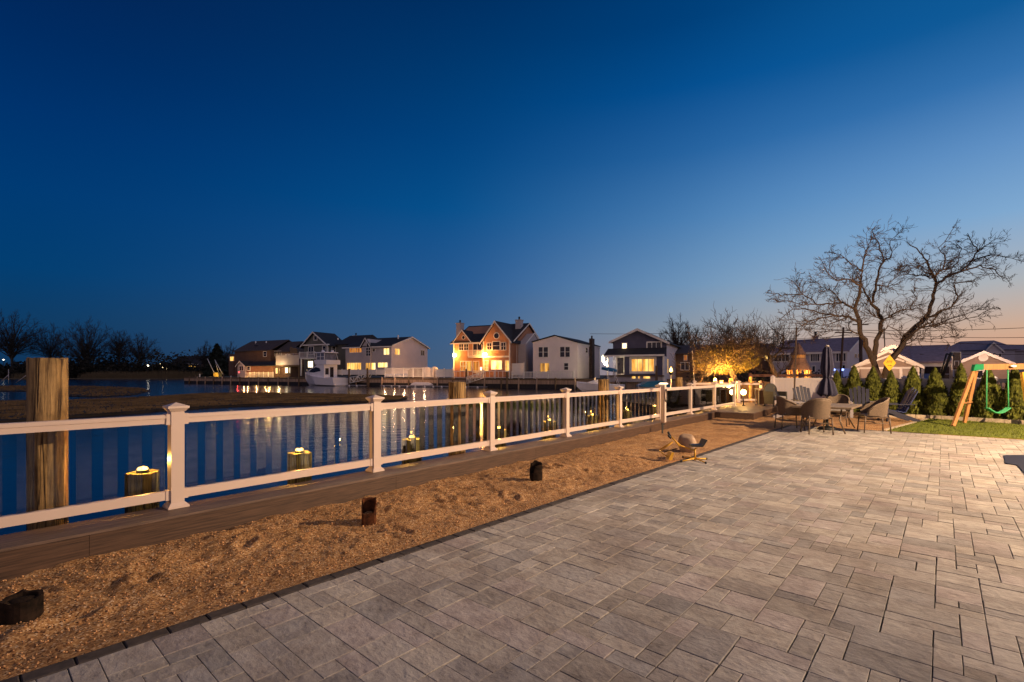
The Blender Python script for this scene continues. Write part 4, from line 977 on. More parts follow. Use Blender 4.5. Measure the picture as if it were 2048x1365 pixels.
# ---------------------------------------------------------------- boats and docks on the far side
def hull_mb(L, B, hb, hs, draft=0.35, flare=0.75, n=14):
    """bow towards +x; sheer hb at the bow, hs at the stern; z=0 is the waterline"""
    mb = MB(); vs = []
    for i in range(n + 1):
        t_ = i / n; x = -L / 2 + L * t_
        w = B / 2 * max(0.015, (1 - max(0, (t_ - .35) / .65) ** 2.3)); zs = hs + (hb - hs) * t_ ** 1.8
        fl_ = flare + (0.35 - flare) * max(0, (t_ - .5) / .5) if t_ > .5 else flare + .12
        keel = -draft + (draft + zs * .55) * max(0, (t_ - .78) / .22) ** 1.6
        ch = keel + (zs - keel) * .32
        for y, z in ((0, keel), (w * fl_, ch), (w, zs), (w * .93, zs + .05), (0, zs + .07 + .05 * t_)): vs.append((x, y, z))
        for y, z in ((w * .93, zs + .05), (w, zs), (w * fl_, ch)): vs.append((x, -y, z))
    fs = []
    for i in range(n):
        for k in range(8): fs.append((i * 8 + k, i * 8 + (k + 1) % 8, (i + 1) * 8 + (k + 1) % 8, (i + 1) * 8 + k))
    fs += [tuple(range(7, -1, -1)), tuple(range(n * 8, n * 8 + 8))]
    return mb.add(vs, fs, False)
m_gel = M('white_gelcoat', (0.82, 0.79, 0.82), 0.3, 0.05, 1, spec=.6)
m_blu = M('blue_canvas', (0.015, 0.12, 0.28), .8, .2, 3)
yw = PT(646, 773, 87); yw.z = WZ
Ya = thing('motor_yacht', 'white flybridge motor yacht moored below the grey green house', 'boat', yw, math.atan2(.55, -.83))
part('hull', hull_mb(10.6, 3.8, 2.35, 1.35, .4), m_gel, Ya)
mb = MB(); mb.prism([(3.1, 2.15), (2.2, 2.75), (.6, 3.35), (-.2, 3.75), (-2.2, 3.75), (-2.2, 1.35), (0, 1.5)], 'y', -1.35, 1.35); part('deckhouse', mb, m_gel, Ya)
mb = MB()
for sg in (-1, 1): mb.prism([(2.3, 2.45), (1.3, 2.98), (.2, 3.3), (-.9, 3.15), (-1.3, 2.6), (.8, 2.35)], 'y', sg * 1.355, sg * 1.375)
mb.add([(3.0, -1.1, 2.32), (3.0, 1.1, 2.32), (.7, 1.1, 3.42), (.7, -1.1, 3.42)], [(0, 1, 2, 3)]); part('windscreen', mb, m_dark, Ya)
mb = MB(); mb.prism([(.2, 3.76), (.6, 4.55), (.2, 4.6), (-2.9, 4.55), (-2.9, 3.76)], 'y', -1.45, 1.45); part('flybridge', mb, m_gel, Ya)
mb = MB(); mb.b2(-2.1, .1, -1.2, 1.2, 4.56, 5.75)
part('bridge_enclosure', mb, M('clear_vinyl', (.16, .17, .22), .15, .3, 2), Ya)
mb = MB()
for x_ in (-2.1, -1.0, .1):
    for sg in (-1, 1): mb.tube([(x_ - .25, sg * 1.42, 4.56), (x_, sg * 1.22, 5.8)], .045, 6)
mb.b2(-2.15, .15, -1.23, -1.21, 5.1, 5.16); mb.b2(-2.15, .15, 1.21, 1.23, 5.1, 5.16); part('arch_frame', mb, m_gel, Ya)
mb = MB(); mb.cbox(-2.5, .5, -1.35, 1.35, 5.8, 5.95, .04); part('hardtop', mb, m_gel, Ya)
for x_, y_ in ((-.6, .4), (-1.9, -.6)): mb = MB(); mb.lathe([(.1, 0), (.28, .08), (.3, .22), (.16, .34)], 12, (x_, y_, 5.953)); part('radar_dome', mb, m_gel, Ya)
mb = MB(); mb.b2(-2.26, -2.21, -.55, .15, 1.5, 3.3); part('cabin_door', mb, m_dark, Ya); mb = MB(); mb.b2(-2.26, -2.21, .45, 1.1, 2.0, 3.1); part('aft_window', mb, m_dark, Ya)
mb = MB(); mb.b2(-5.5, -4.82, -1.5, 1.5, .15, .28); part('swim_platform', mb, m_gel, Ya)
mb = MB()
for sg in (-1, 1):
    pts = [(4.6, sg * .12, 2.95), (3.4, sg * 1.0, 2.75), (1.6, sg * 1.62, 2.4)]
    mb.tube(pts, .025, 5)
    for q in pts: mb.cyl(q, (q[0], q[1], q[2] - .62), .02, n=5)
part('bow_rail', mb, M('steel', (.6, .6, .62), .25, .1, 2, metal=.9), Ya)
mb = MB(); mb.b2(-4.815, -4.83, .1, .9, .82, .90); part('transom_lettering', mb, m_dark, Ya)

# small white boat half hidden behind the split topped piling
bw = PT(1200, 784, 58.5); bw.z = WZ
Sb = thing('motor_boat', 'small white cuddy boat with blue folded canopy moored before the blue house', 'boat', bw, math.radians(176))
part('hull', hull_mb(5.6, 2.1, 1.05, .75, .25), m_gel, Sb)
mb = MB(); mb.prism([(1.6, 1.0), (.6, 1.35), (-.3, 1.42), (-.5, .85)], 'y', -.75, .75); part('cabin', mb, m_gel, Sb)
mb = MB(); mb.prism([(.55, 1.18), (-.2, 1.36), (-.22, 1.2), (.3, 1.1)], 'y', -.765, -.752); mb.add([(-.3, -.7, 1.42), (-.3, .7, 1.42), (-.75, .65, 1.85), (-.75, -.65, 1.85)], [(0, 1, 2, 3)]); part('windscreen', mb, m_dark, Sb)
mb = MB(); mb.tube([(-.2, 0, 2.75), (-1.2, 0, 2.6), (-2.0, 0, 2.45)], [.16, .24, .14], 8); part('canopy', mb, m_blu, Sb)
for sg in (-1, 1): mb = MB(); mb.tube([(-1.0, sg * .85, .8), (-.9, sg * .6, 2.6)], .025, 5); mb.tube([(-2.2, sg * .8, .8), (-1.5, sg * .5, 2.5)], .025, 5); part('canopy_frame', mb, m_gel, Sb)
mb = MB(); mb.b2(-3.1, -2.7, -.25, .25, -.1, 1.15); part('outboard_motor', mb, m_blk, Sb)
# boat under a blue tarp
bw = PT(1306, 786, 57); bw.z = WZ
Tb = thing('covered_boat', 'boat wrapped in a bright blue tarp behind the railing near the gate', 'boat', bw, math.radians(184))
part('hull', hull_mb(3.6, 1.6, .8, .6, .2), m_gel, Tb)
mb = MB(); mb.prism([(-1.75, .55), (-1.55, .95), (-.8, 1.28), (.9, 1.18), (1.75, .72), (1.7, .55)], 'y', -.86, .86); part('tarp', mb, M('blue_tarp', (.01, .16, .30), .6, .2, 2), Tb)
# upturned white dinghy, green kayak, floats
q = PT(847, 771, 78.5); q.z = WZ
mb = MB(); mb.prism([(-2.2, .12), (-1.9, .42), (-1.2, .62), (1.2, .58), (1.9, .4), (2.2, .12)], 'y', -.6, .6); solo('dinghy', mb, M('white_tarp', (.5, .5, .58), .7, .1, 2), 'pale upturned dinghy lying on the float below the pink lit fence', 'boat', None, (q.x, q.y, q.z + .16), BR)
q = PT(886, 772, 77); q.z = WZ
mb = MB(); mb.tube([(-1.9, 0, .12), (-1.3, 0, .12), (0, 0, .12), (1.3, 0, .12), (1.9, 0, .12)], [.03, .22, .32, .22, .03], 10); solo('kayak', mb, M('lime_plastic', (.28, .42, .02), .45, .1, 2), 'lime green kayak lying on the float left of the tan house', 'kayak', None, (q.x, q.y, q.z + .22), BR)
m_dockg = M('dock_grey', (.26, .25, .28), .85, .25, 3)
def floatdock(px, Y, L_, W_, label, rz=BR):
    q = PT(px, 775, Y); t_ = thing('floating_dock', label, 'dock', (q.x, q.y, WZ), rz, 'floating docks on the far side'); mb = MB(); n = int(L_ / .5)
    for k in range(n): c = -L_ / 2 + (k + .5) * L_ / n; mb.b2(c - L_ / n / 2 + .02, c + L_ / n / 2 - .02, -W_ / 2, W_ / 2, .08, .22)
    part('deck', mb, m_dockg, t_); mb = MB()
    for k in range(int(L_ / 1.4)): c = -L_ / 2 + (k + .5) * L_ / int(L_ / 1.4); mb.cyl((c, -W_ / 2 - .05, .1), (c, -W_ / 2 + .1, .1), .14, n=8)
    part('float', mb, m_gel, t_); return t_
floatdock(805, 79.2, 8, 1.6, 'long grey float carrying the upturned dinghy'); floatdock(880, 76.0, 6.4, 1.4, 'grey float carrying the lime kayak'); floatdock(948, 73.2, 4.0, 1.3, 'short grey float below the tan house'); floatdock(535, 97.0, 9, 1.5, 'low pale float in front of the boathouse'); floatdock(712, 83.0, 3.4, 1.4, 'small grey float at the foot of the gangway')
def gangway(px0, py0, Y0, px1, py1, Y1, label):
    a, b = PT(px0, py0, Y0), PT(px1, py1, Y1); d = b - a; L_ = d.length; t_ = thing('gangway', label, 'gangway', a, math.atan2(d.y, d.x)); hx = math.hypot(d.x, d.y); sl_ = d.z / hx; mb = MB(); mb2 = MB()
    P_ = lambda x, h, y: (x, y, x * sl_ + h)
    for y in (-.5, .5):
        mb.tube([P_(0, .05, y), P_(hx, .05, y)], .05, 5); mb.tube([P_(0, 1.0, y), P_(hx, 1.0, y)], .05, 5); n = 6
        for k in range(n): x0 = k * hx / n; x1_ = (k + 1) * hx / n; mb.tube([P_(x0, .05, y), P_(x1_, 1.0, y)] if k % 2 else [P_(x0, 1.0, y), P_(x1_, .05, y)], .04, 5); mb.tube([P_(x0, .05, y), P_(x0, 1.0, y)], .035, 5)
    part('truss', mb, m_trim, t_); mb2.add([P_(0, .06, -.48), P_(hx, .06, -.48), P_(hx, .06, .48), P_(0, .06, .48)], [(0, 1, 2, 3)]); part('walkway', mb2, m_dockg, t_)
gangway(700, 767, 83.5, 745, 758, 84.4, 'white truss gangway sloping down to the float beside the yacht'); gangway(934, 768, 73.6, 968, 757, 73.4, 'grey gangway sloping to the float before the tan house')
for px, py, Y, h, lab in ((698, 771, 84.5, 3.0, 'dark mooring pile left of the truss gangway'), (735, 771, 83.2, 3.1, 'dark mooring pile behind the truss gangway'), (933, 773, 73.4, 2.8, 'dark mooring pile on the left below the tan house'), (1014, 777, 70.2, 2.4, 'dark mooring pile on the right below the tan house'), (1313, 775, 60, 3.1, 'dark mooring pile right of the blue house front')):
    q = PT(px, py, Y); solo('mooring_pile', piling_mb(.16, -1.5, WZ + h, px), m_wood_dark, lab, 'pile', 'dark mooring piles on the far side', (q.x, q.y, 0))
# people-less bits on shore: covered stack and domes by the white house, grill, torch
q = PT(838, 753, 80.5); mb = MB(); mb.b2(-1.9, 1.2, -.6, .6, 0, 1.2); mb.prism([(-2.0, 1.203), (1.3, 1.203), (1.0, 1.6), (-1.2, 1.6)], 'y', -.7, .7); solo('garden_bench', mb, m_brn, 'dark covered bench box behind the pink lit fence', 'bench', None, (q.x, q.y, BZ - .05), BR)
for px, lab in ((853.5, 'left pale dome shaped plastic cover beside the white house'), (869, 'right pale dome shaped plastic cover beside the white house')):
    q = PT(px, 756, 79); mb = MB(); mb.lathe([(.72, 0), (.72, 1.1), (.66, 1.45), (.45, 1.75), (.1, 1.88)], 16); solo('dome_cover', mb, M('frosted_plastic', (.5, .48, .54), .5, .05, 1), lab, 'cover', 'dome covers', (q.x, q.y, BZ - .05))
q = GR(1340, 776, .2); Yt = 26.0; q = PT(1341, 790, Yt)
Tt = thing('torch', 'flaming garden torch on a pale pole behind the dark tall piling', 'torch', (q.x, q.y, WZ - .4))
h_ = ZZ(750, Yt) - (WZ - .4); mb = MB(); mb.cyl((-.05, 0, 0), (.03, 0, h_), .028, n=6); part('pole', mb, m_trim, Tt)
mb = MB(); mb.lathe([(.03, 0), (.09, .06), (.11, .14)], 10, (.03, 0, h_)); part('bowl', mb, m_blk, Tt); mb = MB(); mb.lathe([(.03, .145), (.09, .2), (.06, .3), (.012, .42)], 8, (.03, 0, h_)); part('flame', mb, MEMIT('flame', (1, .5, .1), 14), Tt)
point_light(Tt, (.03, 0, h_ + .5), 60, (1, .5, .15), .08)
a, b = PT(1384.5, 702, 27), PT(1391, 800, 27); mb = MB(); mb.cyl(b, a, .035, .025, 6); solo('boat_mast', mb, m_trim, 'thin pale leaning mast left of the orange lit tree', 'mast')

# ---------------------------------------------------------------- trees
m_bark = M('bark', (0.085, 0.055, 0.035), .9, .4, 6, (3, 3, 1), .6, .02)
m_twig = M('twig', (0.055, 0.034, 0.024), .9, .3, 6)
m_barkd = M('far_bark', (0.030, 0.026, 0.024), .9, .3, 2)
def grow(mbT, p, d, L_, r, lev, rg, spread=.55, up=.25, kids=(3, 4), wob=.18, minr=.006, sides=(8, 6, 4, 3, 3), shrink=.66, mbB=None, splitlev=2):
    n = 4; pts = [Vector(p)]; rad = [r]; dd = Vector(d).normalized(); P_ = Vector(p)
    for k in range(n):
        dd = (dd + Vector((rg.gauss(0, wob), rg.gauss(0, wob), rg.gauss(0, wob) + up * .12))).normalized()
        P_ = P_ + dd * (L_ / n); pts.append(P_.copy()); rad.append(max(minr, r * (1 - .5 * (k + 1) / n)))
    if lev == 0: rad[-1] = minr * .5
    tgt = mbT if (mbB is None or lev >= splitlev) else mbB
    tgt.tube(pts, rad, sides[max(0, min(4, 4 - lev))], False)
    if lev == 0: return
    for k in range(rg.randint(*kids)):
        t_ = rg.uniform(.35, 1.0) if k else 1.0; i = min(n, max(1, int(t_ * n)))
        ax = Vector((rg.gauss(0, 1), rg.gauss(0, 1), rg.gauss(0, 1))); ax = (ax - dd * ax.dot(dd)).normalized()
        nd = (dd + ax * rg.uniform(spread * .5, spread * 1.35) + Vector((0, 0, up * .5))).normalized()
        grow(mbT, pts[i], nd, L_ * shrink * rg.uniform(.75, 1.15), max(minr, rad[i] * .72), lev - 1, rg, spread, up, kids, wob, minr, sides, shrink, mbB, splitlev)
def bare_tree(name, label, px, py, Y, htpx, seed, mat=None, lev=5, trunk=.28, group=None, spread=.6, up=.5, r=None, kids=(3, 4), lean=(0, 0), zb=None, minr=.02):
    q = PT(px, py, Y); H = htpx / FPX * Y * 1.22; rg = random.Random(seed); t_ = thing(name, label, 'tree', (q.x, q.y, q.z if zb is None else zb), 0, group)
    mT, mB_ = MB(), MB(); L0 = H * trunk; r = r or H * .022
    mB_.tube([(0, 0, -.4), (lean[0] * .5, 0, L0 * .5), (lean[0], lean[1], L0)], [r * 1.25, r, r * .9], 8, False)
    for k in range(4):
        a = k * 1.57 + rg.uniform(-.5, .5); s = rg.uniform(.3, .8)
        grow(mT, (lean[0], lean[1], L0 * rg.uniform(.85, 1)), (math.cos(a) * s, math.sin(a) * s, 1), H * .27 * rg.uniform(.85, 1.15), r * .62, lev - 2, rg, spread, up, kids, .10, minr, mbB=mB_, splitlev=lev - 2)
    part('trunk', mB_, mat or m_bark, t_) ; part('crown', mT, mat or m_twig, t_); return t_
SHZ = WZ + .25
def fan_tree(name, label, px, pybase, Y, pytop, wpx, seed, mat=None, group=None, zb=None, n=34, tr=.30, r=None, minr=.035, low=.30):
    """round headed bare tree: limbs fan out from the fork to an egg shaped crown, each feathered with twigs"""
    q = PT(px, pybase, Y); z0 = q.z if zb is None else zb; H = ZZ(pytop, Y) - z0; W = wpx / FPX * Y / 2; rg = random.Random(seed); r = r or H * .02
    t_ = thing(name, label, 'tree', (q.x, q.y, z0), 0, group); mT, mB_ = MB(), MB(); f0 = Vector((0, 0, H * tr))
    mB_.tube([(0, 0, -.5), (r * .4, 0, H * tr * .5), f0, (0, 0, H * .62)], [r * 1.3, r, r * .85, r * .35], 8, False)
    for k in range(n):
        u = (k + .5) / n; el = math.asin(1 - u * (1 + low * .9)) if 1 - u * (1 + low * .9) > -1 else -1.2; a = k * 2.4 + rg.uniform(-.3, .3); rr_ = rg.uniform(.78, 1.02)
        e_ = Vector((W * rr_ * math.cos(el) * math.cos(a), W * rr_ * math.cos(el) * math.sin(a), H * (.56 + .44 * rr_ * math.sin(el)))); s0 = f0 + Vector((0, 0, rg.uniform(-.05, .22) * H)); d = e_ - s0
        c1_ = s0 + Vector((d.x * .35, d.y * .35, d.z * .6)); pts = []
        for i in range(7): t1 = i / 6; pts.append(s0 * (1 - t1) ** 2 + c1_ * 2 * t1 * (1 - t1) + e_ * t1 * t1 + Vector((rg.gauss(0, 1), rg.gauss(0, 1), rg.gauss(0, 1))) * H * .008 * (0 < i < 6))
        mB_.tube(pts, [max(minr, r * .42 * (1 - .85 * i / 6)) for i in range(7)], 5, False)
        for i in range(2, 7):
            for j in range(4):
                dr = (pts[min(6, i + 1)] - pts[i - 1]).normalized(); ax = Vector((rg.gauss(0, 1), rg.gauss(0, 1), rg.gauss(.35, 1))).normalized()
                grow(mT, pts[i], (dr + ax * .8).normalized(), H * rg.uniform(.05, .11), minr * 1.1, 1, rg, .7, .4, (3, 4), .14, minr, (3, 3, 3, 3, 3), .7)
    part('trunk', mB_, mat or m_bark, t_); part('crown', mT, mat or m_twig, t_); return t_
gt = 'bare trees on the far left shore'
fan_tree('bare_tree', 'tall bare tree at the left end of the far shore', 24, 757, 228, 632, 108, 1, m_barkd, gt, SHZ, 46, r=.6)
fan_tree('bare_tree', 'thin bare tree just right of the tall far left one', 101, 757, 240, 657, 64, 2, m_barkd, gt, SHZ, 30, r=.4)
fan_tree('bare_tree', 'broad fan shaped bare tree above the tall piling', 172, 757, 232, 645, 92, 13, m_barkd, gt, SHZ, 44, .18, r=.55)
fan_tree('bare_tree', 'slim upright bare tree between the two rounded ones', 238, 757, 240, 666, 38, 4, m_barkd, gt, SHZ, 26, .42, r=.5, low=.1)
fan_tree('bare_tree', 'low rounded bare tree at the right of the dark shore', 279, 757, 240, 672, 68, 5, m_barkd, gt, SHZ, 36, r=.45)
fan_tree('bare_tree', 'small bare tree beside the dark evergreen', 410, 757, 215, 688, 34, 6, m_barkd, gt, SHZ, 20, r=.3)
fan_tree('bare_tree', 'bare tree between the evergreen and the brown house', 457, 757, 215, 690, 34, 8, m_barkd, gt, SHZ, 20, r=.3)
gr_ = 'bare trees behind the right hand houses'
fan_tree('bare_tree', 'bare tree rising behind the dark blue house', 1354, 752, 85, 637, 62, 21, m_twig, gr_, .8, 30, .3, .2, .016)
fan_tree('bare_tree', 'second bare tree right of the dark blue house', 1388, 752, 88, 655, 56, 22, m_twig, gr_, .8, 26, .3, .2, .016)
# scrub mass below the far left trees, reeds, and the low land they stand on
def leafcloud(mb, c, rx, ry, rz_, n, s, rg, hollow=.4, flat=False):
    for _ in range(n):
        while True:
            u = Vector((rg.uniform(-1, 1), rg.uniform(-1, 1), rg.uniform(-1, 1)))
            if hollow < u.length < 1: break
        q = Vector((c[0] + u.x * rx, c[1] + u.y * ry, c[2] + u.z * rz_)); R3 = Matrix.Rotation(rg.uniform(0, 6.28), 3, Vector((rg.gauss(0, 1), rg.gauss(0, 1), rg.gauss(0, 1) + .01)).normalized()); k = s * rg.uniform(.6, 1.3)
        mb.add([q + R3 @ Vector(w_) * k for w_ in ((-.5, 0, 0), (0, -.32, .06), (.5, 0, 0), (0, .32, .06))], [(0, 1, 2, 3)])
m_scrub = M('dark_scrub', (.020, .019, .014), .95, .4, 1)
rg = random.Random(11)
mb = MB(); far_pts = []
mb.prism([(-420, 214), (-140, 214), (-126, 224), (-60, 226), (-60, 420), (-420, 420)], 'z', -1.5, WZ + .3)
struct('far_shore', mb, m_soil)
mb = MB()
for k in range(330):
    x = rg.uniform(-262, -136); Y = rg.uniform(224, 258); h = rg.uniform(1.8, 5.2) * (1.7 if -215 < x < -192 or -172 < x < -160 else 1)
    leafcloud(mb, (x, Y, WZ + h * .75), rg.uniform(4, 8), 3.5, h, 110, 1.3, rg, 0)
for k in range(90):
    x = rg.uniform(-145, -70); Y = rg.uniform(236, 270); h = rg.uniform(1.6, 4.4); leafcloud(mb, (x, Y, WZ + h * .7), 6, 3.5, h, 110, 1.2, rg, 0)
stuff('undergrowth', mb, m_scrub, 'dark scrub massed under the bare trees on the far left shore', 'scrub')
m_reed = M('reed', (.115, .085, .045), .9, .4, 2)
mb = MB()
for k in range(7000):
    u = rg.random(); x = -250 + 125 * u; Y = rg.uniform(214.5, 221)
    dens = vnoise(np.array([x]), np.array([3.0]), 14, 4)[0]
    if dens < .3: continue
    h = rg.uniform(2.2, 4.2) * (.55 + .6 * dens); l_ = rg.uniform(-.3, .3); w_ = .09
    mb.add([(x - w_, Y, WZ), (x + w_, Y, WZ), (x + l_, Y, WZ + h)], [(0, 1, 2)])
stuff('reeds', mb, m_reed, 'pale dry reeds along the water under the far left trees', 'reeds')
# dark evergreen
def conifer(name, label, px, py, Y, htpx, wpx, seed, mat, n=2600, leaf=.5, zb=None, powr=1.0, group=None, cat='tree'):
    q = PT(px, py, Y); H = htpx / FPX * Y; Rr = wpx / FPX * Y / 2; rg = random.Random(seed); t_ = thing(name, label, cat, (q.x, q.y, q.z if zb is None else zb), 0, group)
    mb = MB()
    for _ in range(n):
        z = H * (1 - rg.random() ** .62) * .97 + H * .03; a = rg.uniform(0, 6.283)
        rz_ = Rr * (1 - (z / H)) ** powr * (1 + .22 * math.sin(z / H * 40 + math.sin(a * 3) * 2)); rr_ = rz_ * math.sqrt(rg.uniform(.2, 1)); k = leaf * rg.uniform(.6, 1.2)
        c = Vector((rr_ * math.cos(a), rr_ * math.sin(a), z)); R3 = Matrix.Rotation(a, 3, 'Z') @ Matrix.Rotation(rg.uniform(.1, .9), 3, 'Y') @ Matrix.Rotation(rg.uniform(-.7, .7), 3, 'X')
        mb.add([c + R3 @ Vector(w_) * k for w_ in ((-.6, 0, 0), (0, -.3, .08), (.6, 0, 0), (0, .3, .08))], [(0, 1, 2, 3)])
    part('crown', mb, mat, t_); mb = MB(); mb.cyl((0, 0, -.2), (0, 0, H * .9), H * .018, .02, 6); part('trunk', mb, m_bark, t_); return t_
conifer('evergreen_tree', 'dark pointed evergreen left of the brown house', 434, 756, 200, 70, 52, 3, M('spruce', (.014, .020, .012), .95, .4, 2), 3600, 1.5, WZ + .2, .8)
# little house beyond the water, lit yellow
f = Fac(345, 755, 250, math.radians(-8)); Fh = thing('house', 'small dark hip roofed house with yellow lit porch beyond the water', 'house', f.o, f.rz)
mb = MB(); mb.b2(0, f.x(400), 0, 9, -1.2, f.at(370, 729)[1]); part('wall', mb, m_brn, Fh); roof_x(Fh, 0, f.x(400), 0, 9, f.at(370, 729)[1], f.at(370, 713, 4)[1], ov=.6)
wpx(Fh, f, 377, 391, 732, 738, m_litA, cols=3, rows=1, fr=.05); wpx(Fh, f, 332 + 18, 357, 733, 738, m_dark, cols=1, rows=1, fr=.05)
mb = MB(); mb.b2(f.x(372), f.x(398), -.7, -.6, f.at(370, 730)[1], f.at(370, 728)[1]); part('trim', mb, m_trim, Fh)
rg = random.Random(77)
for i, (px, py, Y, lab) in enumerate(((7, 720, 226, 'single far lamp at the left edge of the shore'), (296, 731.5, 222, 'bright white lamp on the far shore above the reeds'), (321, 729, 234, 'upper yellow lamp in the far dark trees'), (326, 735, 230, 'middle yellow lamp in the far dark trees'), (333, 738, 228, 'lower yellow lamp in the far dark trees'))):
    q = PT(px, py, Y); t_ = thing('street_lamp', lab, 'lamp', (q.x, q.y, WZ)); mb = MB(); mb.cyl((0, 0, 0), (0, 0, q.z - WZ - .2), .08, n=6); part('pole', mb, m_blk, t_); mb = MB(); mb.lathe([(.12, -.3), (.32, 0), (.12, .3)], 8, (0, 0, q.z - WZ)); part('lamp_head', mb, MEMIT('far_lamp', (1, .75, .4) if i > 1 else (1, .9, .7), 9 if i == 1 else 4), t_)
# workboat with gantry poles and low yellow skiff at the dock's end
q = PT(416, 764, 128); q.z = WZ
Wk = thing('skiff', 'small yellow green skiff moored at the tip of the far dock', 'boat', q, math.radians(178)); part('hull', hull_mb(2.9, 1.3, .75, .55, .2, n=8), M('pale_yellow', (.42, .44, .18), .5, .1, 2), Wk); mb = MB(); mb.b2(-.6, -.2, -.45, .45, .6, .68); part('seat', mb, m_trim, Wk)
q = PT(438, 760, 128); gz_ = thing('work_boat', 'work boat with two leaning poles lit yellow at the far dock', 'boat', (q.x, q.y, WZ), math.radians(-12))
part('hull', hull_mb(4.5, 1.8, 1.1, .9, .3, n=10), m_gel, gz_); mb = MB(); mb.b2(-1.2, .3, -.6, .6, .95, 2.5); part('wheelhouse', mb, M('yellow_cabin', (.55, .38, .08), .6, .2, 2), gz_)
mb = MB(); mb.tube([(-.8, 0, 1.2), (-3.6, 0, 6.2)], .07, 5); mb.tube([(1.2, 0, 2.0), (-1.3, 0, 5.9)], .06, 5); mb.tube([(-.1, 0, 2.4), (-1.25, 0, 5.85)], .05, 5); part('boom', mb, m_trim, gz_)
point_light(gz_, (.2, -2.0, 2.2), 160, (1, .6, .15), .1)
mb = MB(); mb.prism([(PT(392, 760, 132).x, 132), (PT(470, 760, 118).x, 118), (PT(470, 760, 121).x, 121), (PT(392, 760, 135).x, 135)], 'z', -1.2, WZ + .55); solo('jetty', mb, m_wet, 'dark low jetty running out left of the boathouse', 'jetty')
for i, px in enumerate((390, 399.5, 447, 462, 470)): 
    q = PT(px, 762, 130 - (px - 390) * .14); mb = piling_mb(.16, -1.5, WZ + (1.9 + .25 * (i % 3)), i); solo('jetty_pile', mb, m_trim if i % 2 else m_wood_dark, ['dark post at the outer tip of the jetty', 'pale post near the outer tip of the jetty', 'dark post between skiff and work boat', 'pale post left of the boathouse', 'dark post at the inner end of the jetty'][i], 'post', 'jetty posts', (q.x, q.y, 0))
q = PT(482, 750, 106); Rl = thing('dock_lamp', 'small red lamp glowing on the fence before the boathouse', 'lamp', (q.x, q.y - .8, BZ - .05)); mb = MB(); mb.cyl((0, 0, 0), (0, 0, 1.0), .04, n=6); part('pole', mb, m_blk, Rl); mb = MB(); mb.lathe([(.08, 0), (.14, .1), (.08, .22)], 8, (0, 0, 1.0)); part('lamp_head', mb, MEMIT('red_lamp', (1, .06, .06), 8), Rl); point_light(Rl, (0, -.5, 1.1), 22, (1, .08, .06), .08)
# bare white pipe rails at the far left waterline
for i, (px0, px1) in enumerate(((0, 17), (32, 54))):
    a, b, c = PT(px0, 766, 70), PT(px1, 750, 70), PT(px1, 768, 70); mb = MB(); mb.tube([a, b], .045, 5); mb.tube([(b.x, b.y, b.z + .75), (c.x, c.y, c.z)], .04, 5); solo('pipe_frame', mb, m_lil, ['left pale pipe frame standing at the marsh edge', 'right pale pipe frame next to the tall piling'][i], 'frame', 'pipe frames')

# ---------------------------------------------------------------- marsh islands
m_marsh = M('marsh_soil', (.020, .014, .009), .95, .5, 1.5, bmp=.6, bdist=.05)
m_mgrass = M('marsh_grass', (.16, .10, .045), .9, .5, .6, col2=(.05, .032, .016))
def island(name, poly, h, tufts, seed, gl=.22):
    """poly: waterline outline; raised crown with dry grass"""
    n = len(poly); c = Vector((sum(p_[0] for p_ in poly) / n, sum(p_[1] for p_ in poly) / n)); mb = MB(); rg = random.Random(seed)
    fine = []
    for i in range(n):
        a, b = Vector(poly[i]), Vector(poly[(i + 1) % n]); m_ = max(2, int((b - a).length / .5)); m_ = min(m_, 60)
        for k in range(m_): fine.append(a.lerp(b, k / m_) + Vector((rg.uniform(-.12, .12), rg.uniform(-.12, .12))))
    n = len(fine); vs = []
    for sc_k, z in ((1.0, -.25), (.995, h * .55), (.97, h), (.5, h * 1.15)):
        for p_ in fine: q = c + (p_ - c) * sc_k; vs.append((q.x, q.y, WZ + z))
    vs.append((c.x, c.y, WZ + h * 1.15)); fs = []
    for r_ in range(3):
        for k in range(n): k2 = (k + 1) % n; fs.append((r_ * n + k, r_ * n + k2, (r_ + 1) * n + k2, (r_ + 1) * n + k))
    for k in range(n): fs.append((3 * n + k, 3 * n + (k + 1) % n, 4 * n))
    mb.add(vs, fs); struct(name, mb, m_marsh)
    g_ = MB(); tot = 0
    xs_ = [p_.x for p_ in fine]; ys_ = [p_.y for p_ in fine]
    def inside(x, y):
        r_ = False; j = n - 1
        for i in range(n):
            if (ys_[i] > y) != (ys_[j] > y) and x < (xs_[j] - xs_[i]) * (y - ys_[i]) / (ys_[j] - ys_[i]) + xs_[i]: r_ = not r_
            j = i
        return r_
    while tot < tufts:
        x, y = rg.uniform(min(xs_), max(xs_)), rg.uniform(min(ys_), max(ys_))
        if not inside(x, y): continue
        tot += 1; an = rg.uniform(-.9, .9); hh = gl * rg.uniform(.5, 1.3); s = rg.uniform(.3, 1.0) * gl; w_ = .03 + .0012 * y
        for b_ in range(3):
            ox, oy = rg.gauss(0, .12), rg.gauss(0, .12); lx = s * math.cos(an + b_ * .5) * rg.uniform(.4, 1.2); ly = s * math.sin(an) * .5
            g_.add([(x + ox - w_, y + oy, WZ + h * 1.0), (x + ox + w_, y + oy, WZ + h * 1.0), (x + ox + lx, y + oy + ly, WZ + h + hh)], [(0, 1, 2)])
    return g_
